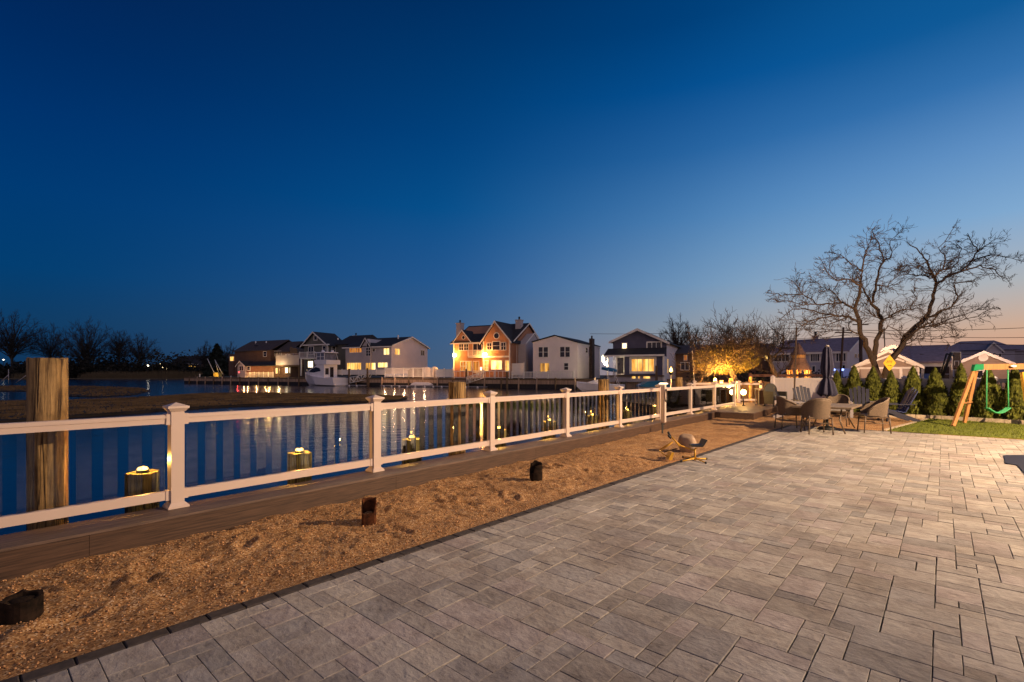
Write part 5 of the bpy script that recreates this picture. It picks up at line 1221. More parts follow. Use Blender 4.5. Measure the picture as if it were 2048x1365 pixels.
# near long island: photo outline of its waterline, measured on the water plane
def wl(px, py): q = GR(px, py, WZ); return (q.x, q.y)
isl = [wl(*q) for q in ((-160, 850), (0, 846), (60, 843), (140, 836), (250, 829), (330, 822), (420, 816), (520, 812), (640, 808.5), (740, 806), (790, 803), (815, 798), (790, 795), (720, 792.5), (600, 789.5), (480, 788.5), (400, 790), (330, 795), (240, 800), (140, 804), (0, 806), (-200, 806))]
g_ = island('marsh_island', isl, .13, 9000, 3, .075)
stuff('marsh_grass', g_, m_mgrass, 'matted dry brown grass on the long marsh island', 'grass')
isl2 = [wl(*q) for q in ((-250, 782), (60, 784), (150, 794), (200, 795.5), (270, 791), (300, 783), (280, 777.5), (180, 773.5), (60, 773), (-250, 773))]
g_ = island('marsh_island', isl2, .10, 3000, 4, .09)
stuff('marsh_grass', g_, m_mgrass, 'dry brown grass on the smaller far marsh island', 'grass')
# ---------------------------------------------------------------- back yard fence, hedge, trees
m_vfence = M('vinyl_fence', (.64, .58, .57), .45, .04, 2)
FA, FB = Vector((11.45, 21.35, 0)), Vector((19.6, 10.0, 0))
fd_ = FB - FA; Lf = fd_.length; fr_ = math.atan2(fd_.y, fd_.x)
vf = thing('fence', 'tall white vinyl privacy fence behind the row of arborvitae', 'fence', FA, fr_)
TOPZ = 1.36
npn = 6
for k in range(npn + 1):
    x = k * Lf / npn; mb = MB(); mb.cbox(x - .07, x + .07, -.07, .07, 0, TOPZ + .02, .004); mb.add([(x - .09, -.09, TOPZ + .024), (x + .09, -.09, TOPZ + .024), (x + .09, .09, TOPZ + .024), (x - .09, .09, TOPZ + .024), (x, 0, TOPZ + .11)], [(3, 2, 1, 0), (0, 1, 4), (1, 2, 4), (2, 3, 4), (3, 0, 4)]); part('post', mb, m_vfence, vf)
    if k < npn:
        x1 = (k + 1) * Lf / npn; mb = MB(); mb.b2(x + .07, x1 - .07, -.03, .03, TOPZ - .12, TOPZ); mb.b2(x + .07, x1 - .07, -.03, .03, .03, .15); n = 9
        if k >= 3:
            mb.b2(x + .07, x1 - .07, -.03, .03, TOPZ - .42, TOPZ - .32)
            for j in range(16): c = x + .1 + (j + .5) * (x1 - x - .2) / 16; mb.b2(c - .022, c + .022, -.02, .02, TOPZ - .319, TOPZ - .121)
        zt = TOPZ - .121 if k < 3 else TOPZ - .421
        for j in range(n): a0 = x + .07 + j * (x1 - x - .14) / n; mb.b2(a0 + .003, a0 + (x1 - x - .14) / n - .003, -.012, .012, .151, zt)
        part('panel', mb, m_vfence, vf)
m_arb = M('arborvitae', (.125, .135, .015), .85, .55, 7.5, col2=(.022, .025, .006))
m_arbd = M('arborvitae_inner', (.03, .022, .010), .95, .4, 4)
def arbor(px, pytop, pybase, wpx, seed, label):
    # stands on the bed, on the hedge line
    t_ = (px - CX) / FPX; s = (14.35 - t_ * 16.75) / (.58 + t_ * .81); X_ = 14.35 - .58 * s; Y_ = 16.75 + .81 * s
    if X_ < 0: return
    zb = .085; H = ZZ(pytop, Y_) - zb; Rr = wpx / FPX * Y_ / 2 * .92; rg = random.Random(seed); th = thing('arborvitae', label, 'shrub', (X_, Y_, zb), 0, 'arborvitae hedge along the fence')
    mb = MB()
    prof = lambda u: (min(1, (1 - u) / .66) ** .78) * (.82 + .18 * min(1, u / .2))
    for _ in range(5200):
        u = rg.random() ** 1.15; a = rg.uniform(0, 6.283)
        rr_ = Rr * prof(u) * (1 + .12 * math.sin(u * 17 + 2.1 * math.sin(a * 2 + seed)) + .1 * math.sin(a * 5 + u * 9 + seed)) * (math.sqrt(rg.uniform(.45, 1.0)) + (rg.uniform(0, .22) if rg.random() < .12 else 0)); z = u * H
        k = rg.uniform(.03, .075); c = Vector((rr_ * math.cos(a), rr_ * math.sin(a), z))
        R3 = Matrix.Rotation(a + rg.uniform(-.9, .9), 3, 'Z') @ Matrix.Rotation(rg.uniform(-1.5, -.6), 3, 'Y')
        mb.add([c + R3 @ Vector(w_) * k for w_ in ((-.9, 0, 0), (0, -.42, .05), (1.0, 0, .1), (0, .42, .05))], [(0, 1, 2, 3)])
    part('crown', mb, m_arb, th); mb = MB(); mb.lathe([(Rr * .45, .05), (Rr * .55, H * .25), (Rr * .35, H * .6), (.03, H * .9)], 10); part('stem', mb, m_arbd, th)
al = ['small arborvitae half hidden by the closed umbrella', 'arborvitae directly right of the closed umbrella', 'arborvitae in front of the forked tree trunk', 'arborvitae directly under the yellow diamond sign', 'arborvitae right of the diamond sign before the tan gable', 'pointed arborvitae between the sign and the basketball hoop', 'arborvitae touching the green plate of the swing set', 'arborvitae seen behind the hanging green swing', 'rightmost arborvitae cut by the right edge']
for i, (px, pt, pb, w) in enumerate(((1674, 744, 820, 34), (1708, 733, 826, 42), (1746, 735, 830, 44), (1782, 743, 832, 40), (1826, 735, 834, 44), (1870, 738, 836, 47), (1922, 730, 839, 41), (1977, 738, 842, 49), (2030, 735, 846, 46))): arbor(px, pt, pb, w, i, al[i])

# ---- big spreading bare tree
YT = 20.6
def s8(zx, zy): return 1520 + zx / 3.879, 440 + zy / 3.879
BT = PT(1764, 762, YT); bt = thing('bare_tree', 'large spreading bare tree with forked leaning trunk behind the hedge', 'tree', (BT.x, BT.y, -.1))
mT, mL = MB(), MB(); rg = random.Random(5)
limbs = [ # px polyline (enlarged measures), radius start/end px in photo, depth drift
 ([(925, 1330), (918, 1200), (875, 1070), (822, 985), (795, 900), (765, 790), (740, 690), (772, 560), (778, 480)], 7.5, 2.6, -.4),
 ([(890, 1095), (893, 970), (930, 870), (945, 780), (918, 700), (868, 650), (880, 600), (905, 500), (925, 400), (965, 320), (930, 230), (900, 150), (870, 70)], 6, .8, .5),
 ([(928, 1320), (1005, 1100), (1090, 990), (1140, 905), (1210, 822), (1290, 752), (1330, 640), (1355, 560), (1360, 470), (1330, 400), (1300, 320), (1240, 250), (1140, 170)], 8, .9, .3),
 ([(1010, 1110), (1080, 1010), (1160, 900), (1240, 835), (1330, 790), (1420, 700)], 5, 1.2, -.8),
 ([(1362, 510), (1440, 445), (1560, 400), (1640, 320), (1690, 240), (1640, 180), (1610, 105)], 3.4, .7, .6),
 ([(1560, 400), (1700, 355), (1820, 390), (1915, 455)], 2, .6, -1.0), ([(1640, 320), (1780, 272), (1900, 285), (2042, 322)], 2, .5, 1.0),
 ([(1690, 240), (1760, 200), (1820, 150)], 1.4, .5, .5), ([(1290, 765), (1380, 722), (1470, 680), (1535, 600), (1500, 490), (1640, 480), (1700, 440)], 2.6, .6, -.9),
 ([(1230, 840), (1330, 822), (1500, 762), (1700, 700), (1850, 680)], 2, .5, .9), ([(1330, 822), (1480, 800), (1650, 760), (1780, 700)], 1.5, .5, -.5),
 ([(765, 790), (700, 750), (600, 742), (480, 732), (380, 690), (250, 690), (155, 775)], 3.0, .6, -1.0), ([(740, 700), (640, 640), (560, 650), (440, 650), (330, 575), (170, 582), (60, 570)], 2.8, .6, .8),
 ([(600, 742), (450, 765), (350, 800), (285, 880)], 1.8, .5, -1.3), ([(690, 752), (560, 800), (420, 840)], 1.6, .5, 1.2), ([(775, 510), (700, 462), (600, 470), (520, 410), (475, 310)], 2.3, .5, -.6), ([(778, 480), (790, 400), (720, 350), (620, 270), (535, 250)], 2.2, .5, .9),
 ([(790, 400), (808, 280), (850, 200), (866, 80)], 1.8, .5, -.9), ([(868, 650), (820, 570), (778, 500)], 2.2, 1.2, .4), ([(945, 780), (1010, 742), (1100, 700), (1160, 690), (1205, 620), (1195, 480)], 2, .5, -1.0), ([(965, 320), (1020, 285), (1010, 160), (1105, 70)], 1.6, .4, 1.0),
 ([(905, 500), (980, 520), (1060, 440), (1090, 380)], 1.6, .5, -.8), ([(1352, 455), (1250, 430), (1150, 420), (1108, 400)], 1.8, .5, .7), ([(1300, 320), (1210, 370), (1170, 340)], 1.3, .4, -.5), ([(1352, 440), (1420, 390), (1440, 300), (1390, 220), (1500, 65)], 2, .5, -.9),
 ([(1440, 445), (1530, 330), (1560, 230), (1520, 180)], 1.6, .5, .9), ([(920, 870), (1000, 830), (1080, 870), (1180, 930)], 1.5, .5, -.8), ([(1090, 990), (1200, 930), (1400, 920), (1540, 900)], 1.5, .4, .8), ([(330, 575), (280, 500), (310, 420)], 1.2, .4, .3), ([(440, 650), (330, 660), (200, 620), (140, 640)], 1.2, .4, -.6), ([(640, 640), (560, 560), (480, 520), (420, 470)], 1.5, .4, .7),
 ([(795, 900), (700, 860), (560, 860), (440, 900)], 1.6, .4, 1.2), ([(945, 780), (880, 740), (820, 700)], 1.4, .5, .2)]
ends = []
for pl, r0, r1, drift in limbs:
    pts = []; n = len(pl)
    # depth grows away from the fork so that the crown is as deep as it is wide
    d0 = drift
    for i, (zx, zy) in enumerate(pl):
        px, py = s8(zx, zy); far = math.hypot(zx - 930, zy - 1000) / 1000
        pts.append((px, py, YT + d0 * (1.9 * far) - .0))
    P3 = []
    for i in range(n - 1):
        a = Vector(PT(*pts[i])); b = Vector(PT(*pts[i + 1])); P3 += [a.lerp(b, q) + Vector((rg.gauss(0, .02), rg.gauss(0, .03), rg.gauss(0, .02))) for q in (0, .33, .67)]
    P3.append(PT(*pts[-1])); P3 = [q - BT - Vector((0, 0, -.1 - BT.z)) if False else q - Vector((BT.x, BT.y, -.1)) for q in P3]
    m_ = len(P3); rad = [.88 * (r0 + (r1 - r0) * (i / (m_ - 1)) ** .7) / FPX * YT for i in range(m_)]
    (mL if r0 > 2.5 else mT).tube(P3, rad, 8 if r0 > 2.5 else 5, False)
    thick = r0 > 4.5
    for i in range(m_):
        if thick and i < m_ * .55: continue
        for k in range(2 if r0 > 2.5 else 3):
            if rg.random() < .2: continue
            dr = (P3[min(m_ - 1, i + 1)] - P3[max(0, i - 1)]).normalized(); ax = Vector((rg.gauss(0, 1), rg.gauss(0, .8), rg.gauss(.25, 1))).normalized()
            d = dr * .75 + ax * .85
            if P3[i].z > 5.9: d.z *= .25
            d.normalize()
            grow(mT, P3[i], d, rg.uniform(.25, .62) * (.45 if i > m_ * .72 else 1), max(.009, min(.018, rad[i] * .6)), 2, rg, .7, .15, (2, 4), .2, .0058, (3, 3, 3, 3, 3), .62)
part('trunk', mL, M('dark_bark', (.040, .024, .015), .9, .4, 6, (3, 3, 1), .7, .02), bt); part('crown', mT, m_twig, bt)

# ---- yellow diamond sign on the trunk (two worn, unreadable dark lines)
sg = thing('diamond_sign', 'worn yellow diamond warning sign fixed to the forked tree trunk', 'sign', PT(1779, 726.5, 19.9), -.15)
hs = .335; ws = .235
mb = MB(); mb.prism([(-ws, 0), (0, -hs), (ws, 0), (0, hs)], 'y', -.012, .012); part('plate', mb, M('sign_yellow', (.92, .50, .015), .45, .12, 6), sg)
mb = MB()
for z, xs_ in ((.075, (-.085, -.045, 0.0, .04, .08)), (.012, (-.1, -.03, .05)), (-.105, (-.06, -.02, .025, .06))):
    for i, x in enumerate(xs_): mb.b2(x - .012, x + .012, -.0145, -.0125, z - .022, z + .03 - .012 * (i % 2)); mb.b2(x - .012, x + .02, -.0155, -.0146, z - .006 + .01 * (i % 3), z + .004 + .01 * (i % 3))
part('lettering', mb, M('faded_black', (.16, .085, .012), .6, .3, 9), sg)

# ---- orange lit tree by the platform, its neighbour, and the flood lamps
m_leafO = M('budding_leaf', (.20, .15, .025), .85, .45, 2.5, col2=(.09, .07, .014))
OT = PT(1474, 765, 24.5); ot = thing('budding_tree', 'broad budding tree glowing orange above the flood lamps', 'tree', (OT.x, OT.y, -.1)); rg = random.Random(9); mT, mB_, mF = MB(), MB(), MB()
def o3(px, py, dy=0.0): return PT(px, py, 24.5 + dy) - Vector((OT.x, OT.y, -.1))
mB_.tube([(0.1, 0, -.1), o3(1475, 770), o3(1466, 752), o3(1457, 737), o3(1453, 722)], [.2, .17, .13, .11, .09], 8, False)
for (px, py, dy) in ((1400, 728, -1.2), (1395, 700, .8), (1425, 680, -1.0), (1462, 672, .9), (1490, 676, -.9), (1515, 690, 1.0), (1505, 720, -1.1), (1430, 715, 1.6), (1480, 700, -1.8), (1445, 660, .2), (1385, 745, .3), (1410, 752, -1.4)):
    s0 = o3(rg.uniform(1453, 1462), rg.uniform(722, 742)); e_ = o3(px, py, dy); mid = s0.lerp(e_, .5) + Vector((0, 0, .18))
    P3 = [s0, s0.lerp(mid, .5), mid, mid.lerp(e_, .5), e_]; mB_.tube(P3, [.06, .045, .035, .025, .015], 5, False)
    for q in P3[1:]:
        for k in range(6): grow(mT, q, Vector((rg.gauss(0, 1), rg.gauss(0, 1), rg.gauss(.6, .7))), rg.uniform(.4, .85), .016, 2, rg, .8, .5, (3, 4), .25, .0075, (3, 3, 3, 3, 3), .65)
for k in range(15000):
    while True:
        u = Vector((rg.uniform(-1, 1), rg.uniform(-1, 1), rg.uniform(-1, 1)))
        if .25 < u.length < 1: break
    c = o3(1452 + u.x * 72, 718 - u.z * 32, u.y * 1.7)
    n_ = math.sin(c.x * 4.1 + 1) * math.sin(c.y * 3.7) * math.sin(c.z * 5.2 + 2)
    if n_ < -.12 or c.z < .9 and rg.random() < .5: continue
    pyc = 718 - u.z * 32
    if pyc < 700 and rg.random() < .8: continue
    k_ = rg.uniform(.02, .05); R3 = Matrix.Rotation(rg.uniform(0, 6.28), 3, Vector((rg.gauss(0, 1), rg.gauss(0, 1), rg.gauss(0, 1) + .01)).normalized())
    mF.add([c + R3 @ Vector(w_) * k_ for w_ in ((-.8, 0, 0), (0, -.4, .1), (.8, 0, 0), (0, .4, .1))], [(0, 1, 2, 3)])
part('trunk', mB_, m_bark, ot); part('crown', mF, m_leafO, ot); part('twigs', mT, m_twig, ot)
NT = PT(1553, 752, 25.5); nt_ = thing('bare_tree', 'small bare tree with orange lit trunk left of the gazebo', 'tree', (NT.x, NT.y, -.1)); mT, mB_ = MB(), MB()
def n3(px, py, dy=0.0): return PT(px, py, 25.5 + dy) - Vector((NT.x, NT.y, -.1))
mB_.tube([(.05, 0, 0), n3(1552, 752), n3(1546, 738), n3(1541, 726)], [.15, .13, .11, .10], 8, False)
for pl, r_ in (([(1541, 726), (1528, 716), (1516, 706), (1504, 697)], .06), ([(1541, 726), (1541, 715), (1535, 702), (1530, 690)], .055), ([(1541, 720), (1552, 710), (1562, 700), (1567, 690), (1566, 672)], .055), ([(1541, 726), (1553, 716), (1568, 708)], .04), ([(1552, 750), (1563, 742), (1572, 738)], .035), ([(1516, 706), (1520, 690), (1515, 680)], .035), ([(1528, 716), (1512, 712), (1500, 714)], .03)):
    P3 = [n3(px, py, rg.uniform(-.4, .4) * i) for i, (px, py) in enumerate(pl)]; mB_.tube(P3, [r_ * (1 - .6 * i / len(P3)) for i in range(len(P3))], 6, False)
    for q in P3[1:]:
        for k in range(5): grow(mT, q, Vector((rg.gauss(0, 1), rg.gauss(0, 1), rg.gauss(.8, .6))), rg.uniform(.5, 1.0), .014, 2, rg, .6, .6, (2, 4), .2, .007, (3, 3, 3, 3, 3), .65)
part('trunk', mB_, m_bark, nt_); part('crown', mT, m_twig, nt_)
for i, (px, py, Y, en, r_, lab) in enumerate(((1439, 777, 22.9, 700, .075, 'left one of the twin flood lamps under the orange lit tree'), (1452, 779, 22.9, 700, .075, 'right one of the twin flood lamps under the orange lit tree'), (1487, 785, 19.9, 16, .10, 'brightest globe lamp on the platform at the railing end'))):
    q = PT(px, py, Y); zb = .22 if i == 2 else -.1; t_ = thing('flood_lamp', lab, 'lamp', (q.x, q.y, zb)); h_ = q.z - zb
    mb = MB(); mb.cyl((0, 0, 0), (0, 0, h_ - r_), .02, n=6); mb.lathe([(.07, 0), (.07, .02), (.02, .03)], 10); part('stake', mb, m_blk, t_)
    mb = MB(); mb.lathe([(r_ * .4, -r_), (r_ * .9, -r_ * .5), (r_, 0), (r_ * .9, r_ * .5), (r_ * .4, r_)], 12, (0, 0, h_)); part('globe', mb, MEMIT('globe_glow', (1, .55, .14), 70), t_)
    point_light(t_, (0, .5 if i < 2 else -.15, h_ + (.5 if i < 2 else .25)), en, (1, .48, .10) if i < 2 else (1, .6, .25), .08)
# lit mooring piles and board fence of the neighbour's yard
m_pileO = mpile('piling_wood_warm', (.36, .22, .08), (.14, .075, .025))
for i, (px, pt, w, Y) in enumerate(((1430, 757, .085, 23.6), (1443.5, 761, .08, 23.8), (1462, 757, .09, 24.0), (1501, 754, .085, 24.4))):
    q = PT(px, pt, Y); solo('post', piling_mb(w, -.3, q.z, 30 + i), m_pileO, ['leftmost orange lit post below the budding tree', 'second orange lit post below the budding tree', 'orange lit post right beside the leaning trunk', 'single orange lit post right of the leaning trunk'][i], 'post', 'orange lit posts', (q.x, q.y, 0))
a, b = PT(1385, 775, 27.5), PT(1545, 768, 28.0); d = b - a; bf = thing('fence', 'dark brown board fence behind the orange lit tree', 'fence', (a.x, a.y, -.1), math.atan2(d.y, d.x)); Lx = math.hypot(d.x, d.y); mb = MB(); n = 26
for k in range(n): mb.b2(k * Lx / n + .01, (k + 1) * Lx / n - .01, -.012, .012, 0, 1.15 + .02 * (k % 3))
part('board', mb, M('fence_wood', (.20, .11, .05), .85, .4, 3, (3, 3, .4)), bf)
mb = MB(); mb.b2(0, Lx, .013, .05, .3, .4); mb.b2(0, Lx, .013, .05, .85, .95); part('rail', mb, m_wood_dark, bf)
a, b = PT(1500, 748, 33), PT(1650, 746, 33); d = b - a; bf = thing('fence', 'low dark red rail fence crossing behind the gazebo', 'fence', (a.x, a.y, -.1), math.atan2(d.y, d.x)); Lx = math.hypot(d.x, d.y); mb = MB(); mb.b2(0, Lx, -.03, .03, 1.45, 1.62); mb.b2(0, Lx, -.03, .03, .9, 1.1); mb.b2(0, Lx, -.031, .031, .3, .5); part('rail', mb, m_red, bf)
for k in range(4): mb = MB(); mb.b2(k * Lx / 3 - .07, k * Lx / 3 + .07, -.08, .08, 0, 1.7); part('post', mb, m_red, bf)

# ---- gazebo with two tier shingle roof
gq = PT(1597, 765, 42); gz0 = .4; ga = thing('gazebo', 'wooden gazebo with two tier shingled roof lit orange inside', 'gazebo', (gq.x, gq.y, gz0)); S = 42 / FPX
m_shake = M('cedar_shake', (.20, .12, .085), .9, .4, 5, (1, 1, 3), .6, .04); m_ced = M('cedar', (.42, .24, .085), .7, .25, 3, (4, 4, .5))
def gzz(py): return ZZ(py, 42) - gz0
def oct_(mb, prof, rot=.3927): 
    vs, fs = [], []
    for r_, z in prof:
        for k in range(8): vs.append((r_ * math.cos(rot + k * .7854), r_ * math.sin(rot + k * .7854), z))
    for i in range(len(prof) - 1):
        for k in range(8): fs.append((i * 8 + k, i * 8 + (k + 1) % 8, (i + 1) * 8 + (k + 1) % 8, (i + 1) * 8 + k))
    fs += [tuple(range(7, -1, -1)), tuple(range(len(prof) * 8 - 8, len(prof) * 8))]; return mb.add(vs, fs)
mb = oct_(MB(), [(24 * S, gzz(740.5)), (20 * S, gzz(733)), (15 * S, gzz(724)), (13 * S, gzz(716.5))]); part('lower_roof', mb, m_shake, ga)
mb = oct_(MB(), [(12.5 * S, gzz(716.4)), (12.5 * S, gzz(710.5))]); part('lantern', mb, m_ced, ga)
mb = oct_(MB(), [(15.5 * S, gzz(710.4)), (10 * S, gzz(703)), (5 * S, gzz(693)), (.6 * S, gzz(686))]); part('upper_roof', mb, m_shake, ga)
for k in range(8):
    a = .3927 + k * .7854; mb = MB(); mb.b2(-1.7 * S, 1.7 * S, -1.7 * S, 1.7 * S, 0, gzz(740.4)); mb.v = [Vector((v_.x + 20 * S * math.cos(a), v_.y + 20 * S * math.sin(a), v_.z)) for v_ in mb.v]; part('post', mb, m_ced, ga)
mb = oct_(MB(), [(22 * S, 0), (22 * S, .12)]); part('floor', mb, m_ced, ga); mb = oct_(MB(), [(18.5 * S, .125), (18.5 * S, .75)]); part('railing', mb, m_red, ga)
point_light(ga, (0, -.2, gzz(743) - .1), 220, (1, .5, .14), .1); point_light(ga, (-.9, -2.2, gzz(760)), 260, (1, .5, .14), .1)

# ---------------------------------------------------------------- houses at the right
m_blg = M('blue_grey_siding', (.48, .47, .56), .75, .06, 1, siding=.17); m_slate = M('slate_roof', (.27, .21, .24), .9, .3, 3, (1, 1, 4)); m_tang = M('warm_grey_siding', (.30, .225, .185), .8, .08, 1, siding=.17); m_tanw = M('garage_door_panel', (.38, .31, .27), .7, .05, 2, siding=.5)
m_roofw = M('weathered_roof', (.15, .085, .06), .9, .4, 4)
GZR = -.1
f = Fac(1545, 752, 62, -.80); Lg = thing('house', 'long blue grey two storey house with white windows behind the umbrella', 'house', (f.o.x, f.o.y, f.o.z), f.rz, 'houses right of the canal')
x1 = f.x(1694); ze = f.at(1620, 705)[1]; zr = f.at(1620, 681, 6)[1]; D = 12
mb = MB(); mb.prism([(0, -1.5), (D, -1.5), (D, ze), (D / 2, zr), (0, ze)], 'x', 0, x1 - .2); part('wall', mb, m_blg, Lg)
mb = MB(); mb.prism([(0, -1.5), (D, -1.5), (D, ze), (D / 2, zr), (0, ze)], 'x', x1 - .19, x1); part('gable_wall', mb, m_wht, Lg)
rake_x(Lg, x1, 0, D, ze, zr, ov=.3); roof_x(Lg, 0, x1, 0, D, ze, zr, m_slate, ov=.3)
for a, b in ((1549, 1578), (1622, 1638.5), (1673, 1691)): wpx(Lg, f, a, b, 707.5, 722.5, m_dark, cols=4, rows=1, fr=.16)
wpx(Lg, f, 1625, 1630, 733, 744, m_dark, cols=1, rows=1, fr=.1); wpx(Lg, f, 1685, 1690, 731, 744, m_dark, cols=1, rows=1, fr=.1); wside(Lg, f, x1, 1709, 1712.5, 708, 716, m_dark, cols=1, rows=1, fr=.1); wside(Lg, f, x1, 1715, 1718, 708, 716, m_dark, cols=1, rows=1, fr=.1)
mb = MB(); mb.b2(-.2, x1 + .1, -.42, -.32, ze - .25, ze - .02); part('trim', mb, m_trim, Lg)
for px in (1563, 1582): xs_, zs_ = f.at(px, 697, 1.6); mb = MB(); mb.box((xs_, 1.7, zs_ + .15), (1.1, .9, .08)); part('skylight', mb, m_lil, Lg)
chimney(Lg, f.x(1631, 4.5), 4.5, .5, zr, zr + .3, m_slate)
# tan garage with the lit gable vent
f = Fac(1713, 757, 40, -.66); Ga = thing('garage', 'tan garage with wide low gable and white trim behind the diamond sign', 'garage', (f.o.x, f.o.y, f.o.z), f.rz, 'garages behind the hedge')
x1 = f.x(1838); ze = f.at(1780, 733)[1]; xa, za = f.at(1777, 703)
mb = MB(); mb.prism([(0, -1.2), (x1, -1.2), (x1, ze), (xa, za), (0, ze)], 'y', 0, 7); part('wall', mb, m_tang, Ga)
roof_y(Ga, 0, x1, 0, 7, ze, za, m_shing, ov=.3, xm=xa); rake_y(Ga, 0, x1, 0, ze, za, ov=.3, w=.24, xm=xa)
zb_ = f.at(1780, 736)[1]; z2 = f.at(1780, 726)[1]
mb = MB(); mb.prism([(.2, ze - .02), (xa, z2 + .45), (x1 - .2, ze - .02), (x1 - .2, ze + .14), (xa, z2 + .6), (.2, ze + .14)], 'y', -.09, -.003); mb.b2(.2, x1 - .2, -.06, -.003, zb_ - .1, zb_ + .06)
for px in (1716, 1757, 1802, 1836): xx = f.x(px); mb.b2(xx - .09, xx + .09, -.085, -.0031, -1, ze - .08)
part('trim', mb, m_trim, Ga)
mb = MB(); mb.b2(.3, x1 - .3, -.04, -.004, -1, zb_ - .11); part('door', mb, m_tanw, Ga)
x_, z_ = f.at(1781, 697.5, -.5); mb = MB(); mb.prism([(x_ - .7, z_ - .25), (x_ - .35, z_ + .12), (x_ + .2, z_ + .3), (x_ + .5, z_ + .1), (x_ + .55, z_ - .25), (x_ + .2, z_ + .02)], 'y', -.85, -.4); part('gable_peak', mb, m_trim, Ga)
x_, z_ = f.at(1808, 723.5); mb = MB(); mb.lathe([(.06, -.06), (.1, 0), (.06, .06)], 8, (x_, -.12, z_)); part('spot_fixture', mb, m_trim, Ga)
point_light(Ga, (xa, -3.2, 1.9), 520, (1, .60, .36), .2, 'yard_light')
# carport between
f = Fac(1842, 757, 42, -.66); Cp = thing('carport', 'open carport with white beam and dark roof between the garages', 'carport', (f.o.x, f.o.y, f.o.z), f.rz)
x1 = f.x(1915); zt = f.at(1870, 727)[1]
mb = MB(); mb.prism([(-.3, zt + .02), (6, zt + 1.5), (6, zt + 1.65), (-.3, zt + .16)], 'x', -.6, x1 + .5); part('roof', mb, m_slate, Cp)
mb = MB(); mb.b2(-.3, x1, -.1, .1, zt - .28, zt); part('beam', mb, m_trim, Cp)
for px in (1845, 1902): xx = f.x(px); mb = MB(); mb.b2(xx - .1, xx + .1, -.09, .09, -1.2, zt - .281); part('post', mb, m_trim, Cp)
mb = MB(); mb.b2(-.2, x1, 5.5, 5.7, -1.2, zt + 1.3); part('back_wall', mb, m_brn, Cp)
q = PT(1868, 757, 45); car = thing('parked_car', 'pale car parked under the open carport', 'car', (q.x, q.y, q.z - 1.0), math.radians(-6)); mb = MB(); mb.prism([(-2, .35), (-1.9, .85), (-1.2, .95), (-.6, 1.42), (.8, 1.42), (1.4, .95), (2, .85), (2.05, .35)], 'y', -.85, .85); part('body', mb, m_gel, car)
mb = MB(); mb.prism([(-1.05, .97), (-.55, 1.36), (.75, 1.36), (1.25, .97)], 'y', -.862, -.851); part('window', mb, m_dark, car)
for x_ in (-1.25, 1.25):
    for y_ in (-.8, .8): mb = MB(); mb.cyl((x_, y_ - .12, .33), (x_, y_ + .12, .33), .33, n=16); part('wheel', mb, m_blk, car)
# second tan gable with round vent
f = Fac(1913, 757, 37.5, -.72); G2_ = thing('garage', 'tan gabled garage with pale round vent behind the swing set beam', 'garage', (f.o.x, f.o.y, f.o.z), f.rz, 'garages behind the hedge')
x1 = f.x(2022); ze = f.at(1960, 729)[1]; xa, za = f.at(1967.5, 707)
mb = MB(); mb.prism([(0, -1.2), (x1, -1.2), (x1, ze), (xa, za), (0, ze)], 'y', 0, 7); part('wall', mb, m_tang, G2_)
roof_y(G2_, 0, x1, 0, 7, ze, za, m_roofw, ov=.3, xm=xa); rake_y(G2_, 0, x1, 0, ze, za, ov=.3, w=.22, xm=xa)
disc(G2_, f, 1966.5, 716, .21, m_trim, 0, 'round_vent'); wpx(G2_, f, 1953, 1965, 742, 756, m_dark, cols=1, rows=1, fr=.12, name='door')
point_light(G2_, (xa, -3.0, 2.0), 420, (1, .60, .40), .2, 'yard_light')
# big hip roofed house far behind, and the one after it
f = Fac(1888, 757, 66, -.66); Hp = thing('house', 'big dark slate hip roofed house with small white gable at the right', 'house', (f.o.x, f.o.y, f.o.z), f.rz, 'houses right of the canal')
x1 = f.x(2030); ze = f.at(1960, 701)[1]; zr = f.at(1960, 682, 6)[1]; xr0, xr1 = f.x(1921, 6), f.x(1988, 6)
mb = MB(); mb.b2(0, x1, 0, 12, -1.2, ze); part('wall', mb, m_blg, Hp)
mb = MB(); mb.add([(-.5, -.5, ze + .01), (x1 + .5, -.5, ze + .01), (x1 + .5, 12.5, ze + .01), (-.5, 12.5, ze + .01), (xr0, 6, zr), (xr1, 6, zr)], [(3, 2, 1, 0), (0, 1, 5, 4), (1, 2, 5), (2, 3, 4, 5), (3, 0, 4)]); part('roof', mb, m_slate, Hp)
xg0, xg1 = f.x(1972, -1), f.x(2004, -1); xm_, zm_ = f.at(1987, 687, -1); zg = f.at(1987, 702, -1)[1]
mb = MB(); mb.prism([(xg0, -1.2), (xg1, -1.2), (xg1, zg), (xm_, zm_), (xg0, zg)], 'y', -1, 3); part('gable_wall', mb, m_wht, Hp); roof_y(Hp, xg0, xg1, -1, 4, zg, zm_, m_slate, ov=.2, xm=xm_, name='gable_roof'); rake_y(Hp, xg0, xg1, -1, zg, zm_, ov=.2, w=.25, xm=xm_)
wpx(Hp, f, 1986, 1991, 707, 713, m_dark, d=-1, cols=1, rows=1); wpx(Hp, f, 1998, 2002, 708, 716, m_dark, d=-1, cols=1, rows=1)
f = Fac(2010, 757, 74, -.7); Hq = thing('house', 'grey house with long dark roof at the right edge', 'house', (f.o.x, f.o.y, f.o.z), -.7, 'houses right of the canal')
mb = MB(); mb.b2(0, 12, 0, 8, -1.2, f.at(2030, 702)[1]); part('wall', mb, m_lil, Hq); roof_x(Hq, 0, 12, 0, 8, f.at(2030, 702)[1], f.at(2030, 692, 4)[1], m_slate)
f = Fac(1780, 757, 58, -.66); Hm = thing('house', 'wide low house with dark sloping roof behind the tree crown', 'house', (f.o.x, f.o.y, f.o.z), f.rz, 'houses right of the canal')
